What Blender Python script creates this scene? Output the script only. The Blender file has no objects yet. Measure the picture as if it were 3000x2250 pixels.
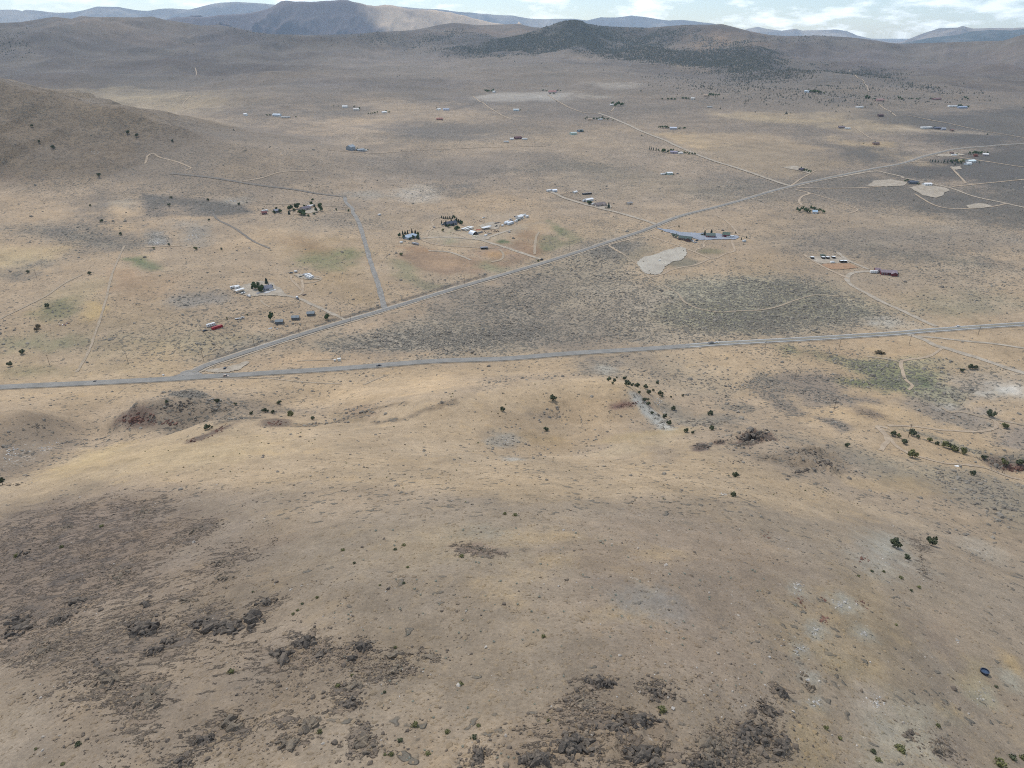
import bpy, bmesh, math, random
import numpy as np
from mathutils import Vector, Matrix
random.seed(7)
rng = np.random.default_rng(11)
S = bpy.context.scene
COL = S.collection
R_ = math.radians

# ---------------------------------------------------------------- camera, sky, sun, exposure
CAMZ = 270.0
PITCH = R_(26.9)
IW, IH, FPX = 3000.0, 2250.0, 2027.6
cam = bpy.data.cameras.new('camera'); cam_o = bpy.data.objects.new('camera', cam); COL.objects.link(cam_o)
cam_o.location = (0, 0, CAMZ); cam_o.rotation_euler = (math.pi/2 - PITCH, 0, 0)
cam.sensor_width = 36.0; cam.lens = 36.0*FPX/IW
cam.clip_start = 1.0; cam.clip_end = 120000.0
S.camera = cam_o
S.render.resolution_x, S.render.resolution_y = 1024, 768

SUN_EL, SUN_AZ = R_(53), R_(-34)          # azimuth measured from +Y towards +X
world = bpy.data.worlds.new('World'); S.world = world; world.use_nodes = True
wn, wl = world.node_tree.nodes, world.node_tree.links
wn.clear()
w_out = wn.new('ShaderNodeOutputWorld'); w_bg = wn.new('ShaderNodeBackground')
w_sky = wn.new('ShaderNodeTexSky'); w_sky.sky_type = 'NISHITA'; w_sky.sun_disc = False
w_sky.sun_elevation = SUN_EL; w_sky.sun_rotation = SUN_AZ
w_sky.altitude = 1500; w_sky.air_density = 1.0; w_sky.dust_density = 1.0; w_sky.ozone_density = 1.0
w_bg.inputs['Strength'].default_value = 0.15
tc = wn.new('ShaderNodeTexCoord'); sep = wn.new('ShaderNodeSeparateXYZ'); wl.new(tc.outputs['Generated'], sep.inputs[0])
def wmath(op, a, b=None):
    n = wn.new('ShaderNodeMath'); n.operation = op
    for i, v in enumerate((a, b)):
        if v is None: continue
        if isinstance(v, (int, float)): n.inputs[i].default_value = v
        else: wl.new(v, n.inputs[i])
    return n.outputs[0]
den = wmath('ADD', wmath('MAXIMUM', sep.outputs[2], 0.0), 0.26)     # cloud layer seen in perspective
cx = wmath('DIVIDE', sep.outputs[0], den); cy = wmath('DIVIDE', sep.outputs[1], den)
cmb = wn.new('ShaderNodeCombineXYZ'); wl.new(cx, cmb.inputs[0]); wl.new(cy, cmb.inputs[1])
cn = wn.new('ShaderNodeTexNoise'); cn.inputs['Scale'].default_value = 4.2; cn.inputs['Detail'].default_value = 8; cn.inputs['Roughness'].default_value = 0.62
wl.new(cmb.outputs[0], cn.inputs['Vector'])
cr_ = wn.new('ShaderNodeValToRGB'); cr_.color_ramp.elements[0].position = 0.49; cr_.color_ramp.elements[1].position = 0.62
wl.new(cn.outputs['Fac'], cr_.inputs[0])
cmul = wmath('MULTIPLY', cr_.outputs['Color'], 0.8)
wmix = wn.new('ShaderNodeMix'); wmix.data_type = 'RGBA'
wl.new(cmul, wmix.inputs['Factor']); wl.new(w_sky.outputs[0], wmix.inputs['A'])
wmix.inputs['B'].default_value = (12.6, 12.8, 13.0, 1)
wl.new(wmix.outputs['Result'], w_bg.inputs['Color']); wl.new(w_bg.outputs[0], w_out.inputs[0])

sun_d = bpy.data.lights.new('sun', 'SUN'); sun_d.energy = 2.4; sun_d.angle = R_(5); sun_d.color = (1.0, 0.955, 0.88)
sun_o = bpy.data.objects.new('sun', sun_d); COL.objects.link(sun_o)
_d = Vector((math.sin(SUN_AZ)*math.cos(SUN_EL), math.cos(SUN_AZ)*math.cos(SUN_EL), math.sin(SUN_EL)))
sun_o.rotation_euler = _d.to_track_quat('Z', 'Y').to_euler()
S.view_settings.view_transform = 'Standard'; S.view_settings.look = 'None'; S.view_settings.gamma = 1.0
S.view_settings.use_curve_mapping = False
S.view_settings.exposure = 0.13
S.cycles.max_bounces = 5; S.cycles.diffuse_bounces = 2; S.cycles.glossy_bounces = 2; S.cycles.transmission_bounces = 2
S.cycles.volume_bounces = 1; S.cycles.transparent_max_bounces = 4
S.cycles.filter_width = 1.05
S.cycles.use_denoising = False; S.cycles.denoiser = 'OPENIMAGEDENOISE'; S.cycles.denoising_input_passes = 'RGB_ALBEDO_NORMAL'; S.cycles.denoising_prefilter = 'ACCURATE'

# ---------------------------------------------------------------- survey helpers
CP, SP = math.cos(PITCH), math.sin(PITCH)
def ray(px, py):
    """bearing and downward slope (drop per metre of range) of the sight line through a point of the photograph"""
    u, v = (px - IW/2)/FPX, (IH/2 - py)/FPX
    y, z = CP + v*SP, -SP + v*CP
    return math.atan2(u, y), -z/math.hypot(u, y)
def srgb(r, g, b):
    f = lambda c: (c/255/12.92) if c <= 10 else ((c/255 + 0.055)/1.055)**2.4
    return (f(r), f(g), f(b))
def hash2(ix, iy, seed):
    h = (ix.astype(np.int64)*374761393 + iy.astype(np.int64)*668265263 + seed*974634777) & 0x7fffffff
    h = ((h ^ (h >> 13))*1274126177) & 0x7fffffff
    return ((h ^ (h >> 16)) & 0xffff)/65535.0
def vnoise(x, y, seed=0):
    ix, iy = np.floor(x), np.floor(y); fx, fy = x-ix, y-iy
    fx = fx*fx*fx*(fx*(fx*6-15)+10); fy = fy*fy*fy*(fy*(fy*6-15)+10)
    a = hash2(ix, iy, seed); b = hash2(ix+1, iy, seed); c = hash2(ix, iy+1, seed); d = hash2(ix+1, iy+1, seed)
    return (a + (b-a)*fx)*(1-fy) + (c + (d-c)*fx)*fy
def fbm(x, y, seed=0, octv=4, gain=0.5):
    t = 0; amp = 1; n = 0
    for i in range(octv):
        ca, sa = math.cos(0.7*i+.3), math.sin(0.7*i+.3)
        t = t + amp*(vnoise(x*ca - y*sa + 17.3*i, x*sa + y*ca - 9.1*i, seed+i)*2-1); n += amp
        amp *= gain; x = x*2.03; y = y*2.03
    return t/n
def ridged(x, y, seed=0, octv=5, gain=0.5):
    t = 0; amp = 1; n = 0; w = 1
    for i in range(octv):
        ca, sa = math.cos(0.9*i+.2), math.sin(0.9*i+.2)
        v = 1-np.abs(vnoise(x*ca - y*sa + 7.7*i, x*sa + y*ca + 3.1*i, seed+i)*2-1)
        v = v*v; t = t + amp*v*w; n += amp; w = np.clip(v*1.6, 0, 1)
        amp *= gain; x = x*2.05; y = y*2.05
    return t/n
def sstep(a, b, x):
    t = np.clip((x-a)/(b-a), 0, 1); return t*t*(3-2*t)

# ---------------------------------------------------------------- terrain: surveyed heights + relief
CTRL = []                                  # (bearing, ln range, height)
def cp(px, py, z):
    a, s = ray(px, py); CTRL.append((a, math.log((CAMZ-z)/s), z))
def cr(px, py, r):
    a, s = ray(px, py); CTRL.append((a, math.log(r), CAMZ - s*r))
def cb(px, r, z):
    a, s = ray(px, 200); CTRL.append((a, math.log(r), z))
for x in (-900, -300, 700, 1500, 2300, 3300, 3900): cp(x, 3300, 172 if abs(x-1400) < 1800 else 150)
for y, rows in {
  2250: ((-500,138),(0,150),(500,160),(1000,166),(1500,168),(2000,164),(2500,150),(3000,126),(3500,100)),
  1950: ((-500,110),(0,128),(500,146),(1000,157),(1500,159),(2000,154),(2500,136),(3000,104),(3500,80)),
  1700: ((-500,85),(0,108),(500,130),(1000,147),(1500,150),(2000,144),(2500,118),(3000,74),(3500,50)),
  1550: ((-500,70),(0,92),(500,112),(1000,132),(1500,135),(2000,126),(2500,92),(3000,46),(3500,25)),
  1420: ((-500,52),(0,66),(500,88),(1000,108),(1500,106),(2000,94),(2500,55),(3000,24),(3500,10)),
  1330: ((330,56),(700,70),(1000,78),(1350,72),(1640,50),(2000,66),(2200,58),(2500,32),(3000,10)),
  1240: ((1090,36),(800,44),(600,40),(1650,38),(1850,39),(1300,50),(1480,46)),
}.items():
    for x, z in rows: cp(x, y, z)
for x, y, z in ((2200,1272,52),(2330,1345,58),(2420,1365,52),(2300,1200,12),(2060,1310,60),(2000,1235,26),(2130,1235,30),
  (1300,1163,46),(1600,1130,40),(1850,1135,36),(1150,1192,40),(1450,1143,43),(1500,1088,4),(1900,1075,3),(2080,1150,8),(1000,1125,8),(1950,1210,16),
  (560,1168,30),(390,1188,32),(720,1176,22),(345,1255,17),(850,1190,14),(560,1262,22),(560,1135,8),(270,1210,13),(1020,1160,14),(950,1205,26),
  (100,1212,36),(0,1200,38),(-300,1200,40),(210,1320,30),(60,1385,38),(100,1160,8),(230,1260,18),(-300,1500,60),
  (0,1137,2),(700,1105,2),(1400,1055,0),(2100,1005,0),(2700,972,0),(3000,950,0),(-400,1160,2),(3400,930,0),
  (3000,1200,2),(2700,1130,1),(2500,1080,0),(2542,1212,15),(2542,1170,2),(2700,1240,6),(3000,1310,4),(2880,1345,14),(2960,1372,8),(3000,1430,12),(3400,1300,5),
  (0,900,6),(700,900,2),(1500,900,-2),(2300,900,-2),(3000,900,0),(-500,900,6),(3500,900,0),
  (0,750,12),(800,750,6),(1500,750,0),(2200,750,0),(3000,750,4),(-500,750,30),(3500,750,4),
  (0,620,22),(300,620,20),(700,600,14),(1500,600,6),(2300,600,6),(3000,600,10),(3600,600,12),
  (-400,520,40),(0,520,36),(300,500,32),(700,500,25),(1200,500,16),(1800,500,14),(2400,500,16),(3000,500,22),(3600,480,24),
  (700,420,42),(1200,420,34),(1800,420,28),(2400,420,32),(3000,420,40),
  (800,330,62),(1300,330,55),(1900,330,52),(2500,330,58),(3000,330,62),(3600,320,66),
  (700,265,92),(1200,260,80),(1800,260,80),(2300,260,88),(2700,260,85),(3000,260,85),
  (1300,210,112),(1700,210,112),(2700,205,118),(1000,215,120)): cp(x, y, z)
for x, y, r in ((90,213,3600),(280,206,3700),(407,227,3500),(520,246,3300),(640,262,3100),
  (1400,168,5000),(1700,168,5000),(2000,196,4400),(2250,215,4100),(1000,170,4900),(500,150,5200),(0,150,5200),(700,165,5000),(2500,212,4200),(2900,205,4200),
  (2200,130,5600),(1900,128,5700),(1660,105,5850),(1480,122,5700),(1560,108,5900),(1780,112,5950),(2300,170,4900),(2050,150,5100),(1350,150,5400),
  (2600,180,5600),(2900,170,5600),(2500,160,5600)): cr(x, y, r)
for x, r, z in ((-400,2300,55),(0,2300,52),(300,2200,50),(0,2900,72),(300,2700,62),(500,2500,52),(-200,2950,80),(280,4400,112),(520,4000,105),(90,4400,120)): cb(x, r, z)
SKY = [(-500,75,7200),(-150,72,7200),(0,67,7200),(60,65,7100),(120,55,7000),(160,49,6900),(210,55,6800),(235,47,6700),(280,50,6700),(340,50,6700),(400,51,6600),(445,48,6500),
  (480,57,6500),(520,63,6600),(590,75,6800),(640,72,6800),(690,81,6900),(740,93,7200),(790,100,7600),(900,102,8000),(1000,101,8000),(1060,98,7900),
  (1110,93,7800),(1160,91,7700),(1210,88,7600),(1250,81,7500),(1290,72,7400),(1325,67,7300),(1360,69,7300),(1400,74,7400),(1450,72,7400),(1500,70,7300),
  (1560,80,7300),(1640,84,7250),(1720,83,7200),(1780,79,7150),(1840,80,7150),(1900,81,7100),
  (1950,79,7000),(2000,73,6800),(2050,72,6700),(2085,72,6600),(2115,70,6500),(2150,79,6600),(2200,92,6700),(2250,102,6900),(2310,106,7200),(2385,104,7000),
  (2450,107,7200),(2510,111,7500),(2560,118,7800),(2610,126,8200),(2650,128,8200),(2700,126,8000),(2780,124,7800),(2860,121,7400),(2940,119,6900),(2965,111,6500),(3000,100,6300),(3100,85,6200),(3500,80,6500)]
for x, y, r in SKY: cr(x, y, r)
for x in range(-600, 3700, 300): cb(x, 9800, 120); cb(x, 12500, 40)
CT = np.array(CTRL)
def rbf_fit(P, z, c=0.016, lam=1e-4):
    d2 = ((P[:, None, :]-P[None, :, :])**2).sum(-1)
    A = np.sqrt(d2 + c*c); n = len(P)
    M = np.zeros((n+3, n+3)); M[:n, :n] = A + lam*np.eye(n); M[:n, n] = 1; M[:n, n+1:] = P; M[n, :n] = 1; M[n+1:, :n] = P.T
    return np.linalg.solve(M, np.concatenate([z, np.zeros(3)]))
CW = rbf_fit(CT[:, :2], CT[:, 2])
def rbf_eval(a, l, c=0.016):
    out = np.full(a.shape, CW[-3]) + CW[-2]*a + CW[-1]*l
    for i in range(len(CT)): out += CW[i]*np.sqrt((a-CT[i, 0])**2 + (l-CT[i, 1])**2 + c*c)
    return out
NA, NL = 750, 780
A0, A1 = R_(-56), R_(56)
L0, L1 = math.log(28.0), math.log(12500.0)
ga = np.linspace(A0, A1, NA); gl = np.linspace(L0, L1, NL)
GA, GL = np.meshgrid(ga, gl)               # rows = range, columns = bearing
GR = np.exp(GL); GX, GY = GR*np.sin(GA), GR*np.cos(GA)
# smooth surveyed surface on a coarser grid, then bilinear
sa, sl = np.linspace(A0, A1, 480), np.linspace(L0, L1, 520)
SA, SL = np.meshgrid(sa, sl); SZ = rbf_eval(SA, SL)
def bil(Z, a, l, ga_, gl_):
    fa = np.clip((a-ga_[0])/(ga_[1]-ga_[0]), 0, len(ga_)-1.001); fl = np.clip((l-gl_[0])/(gl_[1]-gl_[0]), 0, len(gl_)-1.001)
    ia = fa.astype(int); il = fl.astype(int); ta = fa-ia; tl = fl-il
    return (Z[il, ia]*(1-ta)+Z[il, ia+1]*ta)*(1-tl) + (Z[il+1, ia]*(1-ta)+Z[il+1, ia+1]*ta)*tl
GZ = bil(SZ, GA, GL, sa, sl)
# the long brown hill on the left: a crest line with slopes falling away on both sides
HILL_CREST = [(-500,110,2250),(-250,170,2050),(0,228,1920),(150,264,1880),(300,304,1820),(450,354,1740),(600,394,1660),(720,430,1560)]
_hc = []
for px, py, r in HILL_CREST:
    a, s_ = ray(px, py); zc_ = CAMZ - s_*r; b_ = float(bil(SZ, np.array([a]), np.array([math.log(r)]), sa, sl)[0]); _hc.append((r*math.sin(a), r*math.cos(a), max(zc_-b_, 0)))
_best = np.full(GZ.shape, 1e9); _h = np.zeros(GZ.shape); _w = np.ones(GZ.shape)
for i in range(len(_hc)-1):
    x0, y0, h0 = _hc[i]; x1, y1, h1 = _hc[i+1]; ex, ey = x1-x0, y1-y0; t = np.clip(((GX-x0)*ex+(GY-y0)*ey)/(ex*ex+ey*ey), 0, 1)
    d = np.hypot(GX-x0-t*ex, GY-y0-t*ey); m = d < _best; _best = np.where(m, d, _best); _h = np.where(m, h0+(h1-h0)*t, _h)
_w = 200+2.6*_h; _u = np.clip(_best/_w*(1+.18*fbm(GX/260, GY/260, 401, 3)), 0, 1); HILLM = (1-_u)**1.25*(1+.25*_u)
GZ += _h*HILLM
# the dark wooded cone at the far side of the valley, with a lower shoulder on its left
for px, py, r, wx, wy, tw in ((1682,60,6300,620,900,.15), (1470,108,6250,520,620,-.3), (2085,152,5600,420,500,.2)):
    a, s_ = ray(px, py); x0, y0 = r*math.sin(a), r*math.cos(a); h_ = CAMZ - s_*r - float(bil(GZ, np.array([a]), np.array([math.log(r)]), ga, gl)[0])
    X, Y = GX-x0, GY-y0; u_ = np.hypot((X+tw*Y)/wx, Y/wy)*(1+.12*fbm(GX/420, GY/420, 411, 3)); GZ += max(h_, 0)*np.clip(1-np.sqrt(u_*u_+.012)+.11, 0, 1)**1.15
# rock outcrops of the survey: label, centre, half-extent, boulders, sizes, kind, tilt
OC = [
 ('dark grey cliff of boulders at the left edge of the near slope', 50,1840,42,34,34,.6,3.6,'dark',-20), ('broken dark ledge right of the left-edge cliff', 170,1815,44,15,22,.5,2.6,'dark',-25), ('tall dark basalt outcrop left of the long ledge', 420,1842,44,26,42,.7,3.8,'dark',-10), ('long dark basalt ledge, the largest on the near slope', 640,1838,84,20,64,.7,3.6,'dark',4), ('dark block at the upper right end of the long ledge', 742,1810,26,20,20,.7,3.4,'dark',-30),
 ('small dark outcrop above the right end of the long ledge', 780,1768,36,12,20,.5,2.2,'dark',0), ('rounded dark outcrop right of the long ledge', 895,1882,32,18,24,.6,2.8,'dark',-10), ('rounded dark outcrop below the right of the long ledge', 828,1922,30,20,22,.6,3.0,'dark',15), ('low strip of dark rocks right of the round outcrops', 935,1920,34,10,18,.4,2.0,'dark',-15), ('squat dark outcrop high on the left slope', 225,1765,30,15,18,.6,2.8,'dark',-10), ('pointed dark outcrop above the tall basalt outcrop', 430,1768,22,17,16,.6,2.8,'dark',-20), ('brown outcrop on the slope right of the pointed one', 550,1760,28,12,16,.4,2.2,'brown',0), ('dark pair of boulders under the tall basalt outcrop', 500,1878,22,12,12,.6,2.8,'dark',-20), ('single black boulder group low on the left slope', 290,1945,12,12,8,.6,2.8,'dark',0), ('dark broken row under the tall outcrop', 450,1905,34,12,20,.4,2.2,'dark',-15), ('smooth brown slab outcrop at lower left', 320,1985,46,24,24,.5,2.8,'brown',-20), ('dark brown leaning slabs below the middle of the left slope', 430,2050,44,34,30,.6,3.0,'brown',-35), ('brown slab outcrop near the bottom left', 675,2120,24,34,20,.6,2.8,'brown',-60), ('dark rocks at the bottom left of the brown slab', 600,2170,34,14,20,.5,2.2,'dark',-15), ('brown outcrop holding a green bush', 900,2130,32,26,24,.5,2.6,'brown',0), ('dark outcrop just below the bush outcrop', 845,2178,28,16,16,.5,2.2,'brown',10), ('dark rocks at the bottom centre left', 535,2235,30,12,12,.4,1.8,'dark',0),
 ('scattered brown stones high on the left slope', 420,1500,46,16,22,.4,1.8,'brown',-25), ('thin brown rock streak across the upper left slope', 560,1560,70,10,22,.4,1.8,'brown',-18), ('brown rocks on the far left slope', 200,1545,30,10,16,.4,2.0,'brown',-20), ('dark rocks with brush at the left below the lone juniper', 60,1625,26,14,14,.5,2.2,'dark',-30), ('brown rocks between the slope streaks', 660,1690,44,16,20,.4,1.8,'brown',-15), ('small outcrop on the shoulder of the left slope', 640,1650,40,8,14,.4,1.7,'brown',-5), ('dark speckled rocks in the middle of the left slope', 350,1690,60,26,30,.4,2.0,'brown',-25), ('scattered dark rocks below the squat outcrop', 130,1900,60,34,30,.4,2.0,'brown',-25),
 ('dark flat outcrop left of the open slope', 1062,1895,32,15,26,.4,2.4,'dark',-5), ('small dark rock group below the flat outcrop', 1022,1928,18,8,10,.4,1.8,'dark',0), ('low rock strip crossing the open slope edge', 1150,1922,40,10,22,.3,1.8,'brown',-20), ('brown rock pair right of the low strip', 1258,1925,30,8,14,.3,1.7,'brown',0), ('brown scatter of stones under the low strip', 1150,1965,44,16,30,.3,1.3,'brown',-10), ('dark outcrop with pale stones near two green bushes', 1030,2010,36,16,22,.4,1.8,'brown',-15), ('dark ledge at the left of the bush pair', 1020,2060,30,14,20,.4,2.0,'dark',-10), ('dark reddish rocks in the lower centre left', 1060,2180,44,30,34,.3,1.7,'brown',-30),
 ('dark boulder group at the bottom centre', 1402,2220,22,18,16,.5,2.2,'dark',-40), ('large dark outcrop at the bottom centre, left part', 1570,2225,46,24,44,.4,2.2,'dark',0), ('large dark outcrop at the bottom, middle part', 1680,2185,70,34,70,.4,2.4,'dark',10), ('dark ridge of boulders running right along the bottom', 1850,2115,90,22,74,.4,2.3,'dark',-4), ('smooth dark boulders below the boulder ridge', 1890,2215,54,28,48,.5,2.6,'dark',10), ('dark broken rocks at the top of the bottom outcrop field', 1758,2000,42,16,30,.4,1.9,'dark',10), ('brown rocks under the top of the outcrop field', 1715,2060,34,20,26,.4,1.8,'brown',20), ('dark rocks at the right of the outcrop field top', 1915,2030,34,20,24,.4,1.8,'dark',25), ('black ledge in the lower right outcrop field', 2205,2155,52,36,60,.5,2.5,'dark',-20), ('black block at the right end of the lower outcrop field', 2285,2185,20,26,26,.5,2.5,'dark',40), ('dark rocks stepping up the right gully rim', 2245,2080,26,18,22,.4,2.1,'dark',40), ('dark knob on the right gully rim', 2290,2035,18,12,16,.5,2.3,'dark',30), ('brown boulder slope at the bottom right of centre', 2090,2190,42,46,60,.4,2.0,'brown',-30), ('dark rocks at the very bottom right of centre', 2060,2240,50,12,30,.4,2.0,'dark',0),
 ('small reddish outcrop on the right shoulder', 2240,1570,20,12,16,.4,2.0,'red',20), ('red-brown rocks above the pale knoll', 2530,1640,22,12,16,.4,1.9,'red',20), ('thin dark rock line right of the pale knoll', 2700,1640,10,40,16,.4,1.6,'brown',-15), ('red-brown boulder heap in the right slope gully', 2412,1818,14,12,14,.5,2.2,'red',0), ('dark red ledge right of the boulder heap', 2525,1765,30,12,18,.4,1.9,'red',35), ('row of reddish rocks left of the slate patch', 2345,1755,10,40,18,.3,1.5,'red',-20), ('red rocks at the top of the slate patch', 2420,1760,22,8,12,.4,1.6,'red',20), ('dark rocks on the gully rim above the black knob', 2370,2010,12,34,18,.4,1.7,'brown',-30), ('grey slate outcrop at the head of the right gully', 2338,1722,14,18,20,.4,1.7,'pale',30), ('pale blue-grey slate patch in the right gully', 2465,1772,30,24,40,.3,1.6,'pale',40), ('pale slate ledge left of the gully floor', 2388,1848,16,18,24,.3,1.7,'pale',50), ('pale slate outcrop lower in the gully', 2340,1905,14,24,26,.3,1.8,'pale',60), ('small pale outcrop beside the dark rim rocks', 2366,1998,11,12,14,.3,1.6,'pale',0), ('pale grey slabs near the bottom of the gully', 2388,2060,20,14,22,.3,1.7,'pale',30), ('pale branching outcrop right of the slate patch', 2530,1855,20,11,18,.3,1.5,'pale',20), ('pale rock fan left of the stock tank slope', 2805,1880,14,12,12,.3,1.5,'pale',0), ('white stones scattered on the bare lower right slope', 2570,2060,44,22,40,.2,1.0,'white',30), ('grey rocks in the pale lower right hollow', 2665,2150,16,14,14,.4,1.6,'dark',0), ('dark rocks below the pale lower right hollow', 2750,2200,24,14,18,.3,1.6,'brown',20), ('pale rocks at the foot of the stock tank gully', 2870,2040,20,24,20,.3,1.4,'pale',50),
 ('reddish ribbed crag at the left end of the rocky knob', 400,1226,44,20,60,.8,4.2,'red',-15), ('dark stony crest of the rocky knob', 520,1190,60,14,50,.6,3.2,'dark',-6), ('stony right shoulder of the rocky knob', 640,1200,80,14,50,.6,2.6,'brown',4), ('reddish rocks at the foot of the rocky knob', 480,1240,60,12,40,.6,2.8,'red',4), ('small red knuckle below the rocky knob', 562,1292,14,8,16,.6,2.6,'red',0), ('thin red-brown ridge trailing up to the right of the knuckle', 635,1264,60,7,36,.5,2.0,'red',-32), ('small red outcrop under the bright green juniper', 805,1240,36,10,34,.5,2.4,'red',0), ('white-stoned patch on the dark hill at the left', 140,1308,50,16,44,.5,2.2,'white',-15), ('white boulders on the lower dark hill at the left edge', 30,1330,34,22,36,.6,2.6,'white',-20), ('brown rocks on the crest of the dark left hill', 110,1250,46,12,30,.5,2.6,'brown',-5),
 ('jagged dark basalt ridge on the right middle hill', 2210,1276,56,12,80,.8,4.2,'dark',-14), ('lower tier of the jagged basalt ridge', 2200,1300,54,7,44,.6,3.0,'brown',-10), ('short dark ledge left of the basalt ridge', 2112,1294,20,5,18,.6,2.6,'dark',0), ('dark tooth of basalt above the lone juniper', 2055,1308,24,9,30,.6,3.2,'dark',10), ('dark low ledge with two junipers', 2100,1240,56,7,36,.5,2.6,'brown',-6), ('stepped basalt bands on the right middle hill, upper', 2360,1325,56,10,46,.6,3.0,'dark',14), ('stepped basalt bands on the right middle hill, middle', 2420,1355,50,10,46,.6,3.0,'dark',12), ('stepped basalt bands on the right middle hill, lower', 2350,1382,40,8,36,.6,2.8,'dark',-10), ('left end of the stepped basalt bands', 2235,1345,34,6,26,.5,2.6,'brown',-25), ('low dark rocks on the saddle below the ridge', 2160,1352,30,4,16,.4,2.0,'dark',4), ('red-brown rimrock at the right edge', 2975,1372,44,9,56,.8,3.6,'red',6), ('left end of the red-brown rimrock', 2895,1352,34,6,30,.6,2.8,'brown',14), ('dark stony top of the brown mound', 2540,1212,34,9,40,.5,2.0,'brown',14), ('reddish rock band in the gully of the middle hill', 1845,1184,40,7,40,.5,2.4,'red',-8), ('white rock scar below the gully junipers', 1925,1180,26,22,34,.5,2.2,'white',45), ('pale rocks at the lower end of the gully junipers', 1945,1205,16,10,20,.5,2.2,'pale',20), ('grey stones in the hollow of the middle hill', 1480,1290,44,16,44,.4,1.8,'pale',-10), ('brown stones on the edge of the orange hollow', 1620,1212,60,10,36,.4,1.8,'brown',-4), ('white stones at the low end of the hollow', 1498,1346,22,5,18,.3,1.5,'white',0), ('brown rock strip on the open slope', 1400,1608,70,8,46,.3,1.5,'brown',8), ('dark ledge at the left edge behind the juniper', 50,1420,34,6,16,.5,2.0,'brown',-4), ('dark earth-bank rocks beyond the rocky knob', 555,1152,40,6,34,.8,2.8,'dark',6), ('white rock with juniper on the right shoulder', 2120,1448,22,5,16,.4,1.8,'white',10), ('pale gravel rocks on the bare knoll', 2590,1650,30,20,24,.2,.9,'white',20),
]
# relief on top of the survey
_sk = np.array(sorted((ray(px_, py_)[0], math.log(r_)) for px_, py_, r_ in SKY)); _lc = np.interp(ga, _sk[:, 0], _sk[:, 1])
CRM = 1-.85*np.exp(-((GL-_lc[None, :])/.045)**2)
CRM2 = 1-np.exp(-((GL-_lc[None, :])/.11)**2)*.97-.0*GL; CRM2 = np.where(GL > _lc[None, :]+.05, .15, CRM2)
M1 = sstep(95, 220, GZ)*sstep(2500, 4300, GR)*CRM
GZ += M1*((ridged(GX/1500, GY/1500, 3, 5, .45)-.50)*170 + (ridged(GX/420, GY/420, 9, 4)-.46)*36)
M2 = sstep(35, 120, GZ)*(1-sstep(2900, 3500, GR))*sstep(1000, 1400, GR)
GZ += M2*((ridged(GX/210, GY/210, 21, 5)-.48)*20 + fbm(GX/70, GY/70, 5, 4)*4)
M3 = sstep(1300, 2600, GR)*(1-M1)
GZ += M3*(fbm(GX/560, GY/560, 14, 4)*14 + fbm(GX/160, GY/160, 15, 3)*2.5 + (ridged(GX/460, GY/460, 17, 5)-.45)*20*sstep(2300, 3600, GR) + (ridged(GX/1050, GY/1050, 18, 4, .45)-.50)*95*CRM2*sstep(2700, 4300, GR)*(.45+.55*sstep(.0, .25, np.abs(GA-.12))))
M4 = sstep(6, 30, GZ)*(1-sstep(480, 620, GR))
GZ += M4*(fbm(GX/64, GY/64, 31, 4)*2.6 + fbm(GX/15, GY/15, 33, 4)*0.75)
M5 = 1-sstep(110, 330, GR)
GZ += M5*(fbm(GX/5.2, GY/5.2, 41, 4)*0.32)
M6 = sstep(560, 800, GR)*(1-sstep(1300, 2000, GR))
GZ += M6*fbm(GX/130, GY/130, 51, 3)*1.3
# true the far crest to the surveyed skyline: hills beyond 4 km rise or sink until their tops agree with it
SKYLINE = [(x, y) for x, y, _r in SKY if x < 1500 or x > 1950] + [(1520,70),(1545,76),(1565,80),(1590,81),(1615,74),(1640,65),(1660,61.5),(1680,60),(1700,62),(1730,72),(1760,77),(1780,79),(1840,80),(1900,81)]
_sl = np.array(sorted((ray(x, y)[0], -ray(x, y)[1]) for x, y in SKYLINE)); _tgt = np.interp(ga, _sl[:, 0], _sl[:, 1])
for _it in range(3):
    _sp = np.where(GR > 3600, (GZ-CAMZ)/GR, -9); _mx = _sp.max(0); _im = _sp.argmax(0); _lm = gl[_im]
    _lm = np.convolve(np.pad(_lm, 6, mode='edge'), np.ones(13)/13, 'valid')
    _wt = sstep(0, 1, (GL-(_lm[None, :]-.34))/.30); GZ += (_tgt-_mx)[None, :]*GR*_wt
# little rocky knolls of the photograph
def knoll_relief(cxp, cyp, rx, ry, seed, amp, wl):
    a, l = at_al(cxp, cyp); x0, y0 = math.exp(l)*math.sin(a), math.exp(l)*math.cos(a)
    al = math.atan2(x0, y0); e = 1.5*max(rx, ry)/math.hypot(x0, y0)
    i0, i1 = np.searchsorted(ga, [al-e, al+e]); j0, j1 = np.searchsorted(gl, [l-e*1.3, l+e*1.3]); q = (slice(j0, j1), slice(i0, i1)); X, Y = GX[q], GY[q]
    d = np.hypot((X-x0)/rx, (Y-y0)/ry); m = 1-sstep(.45, 1.15, d + .25*fbm(X/(wl*1.5), Y/(wl*1.5), seed+7, 2))
    GZ[q] += m*amp*(ridged(X/wl, Y/wl, seed, 4)-.3)
def column(a):
    fa = (a-ga[0])/(ga[1]-ga[0]); ia = int(min(max(fa, 0), NA-2)); t = fa-ia
    return GZ[:, ia]*(1-t)+GZ[:, ia+1]*t
GRc = np.exp(gl)
def at_al(px, py, lo=0.0):
    """first meeting of a sight line with the ground: (bearing, ln range)"""
    a, s = ray(px, py); z = column(a); g = z - (CAMZ - s*GRc)
    idx = np.nonzero((g[1:] >= 0) & (g[:-1] < 0) & (GRc[1:] > lo))[0]
    if len(idx) == 0: return a, (L1 - .15 if py < 200 else L0)
    i = idx[0]; t = -g[i]/(g[i+1]-g[i]); return a, gl[i] + t*(gl[1]-gl[0])
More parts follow.
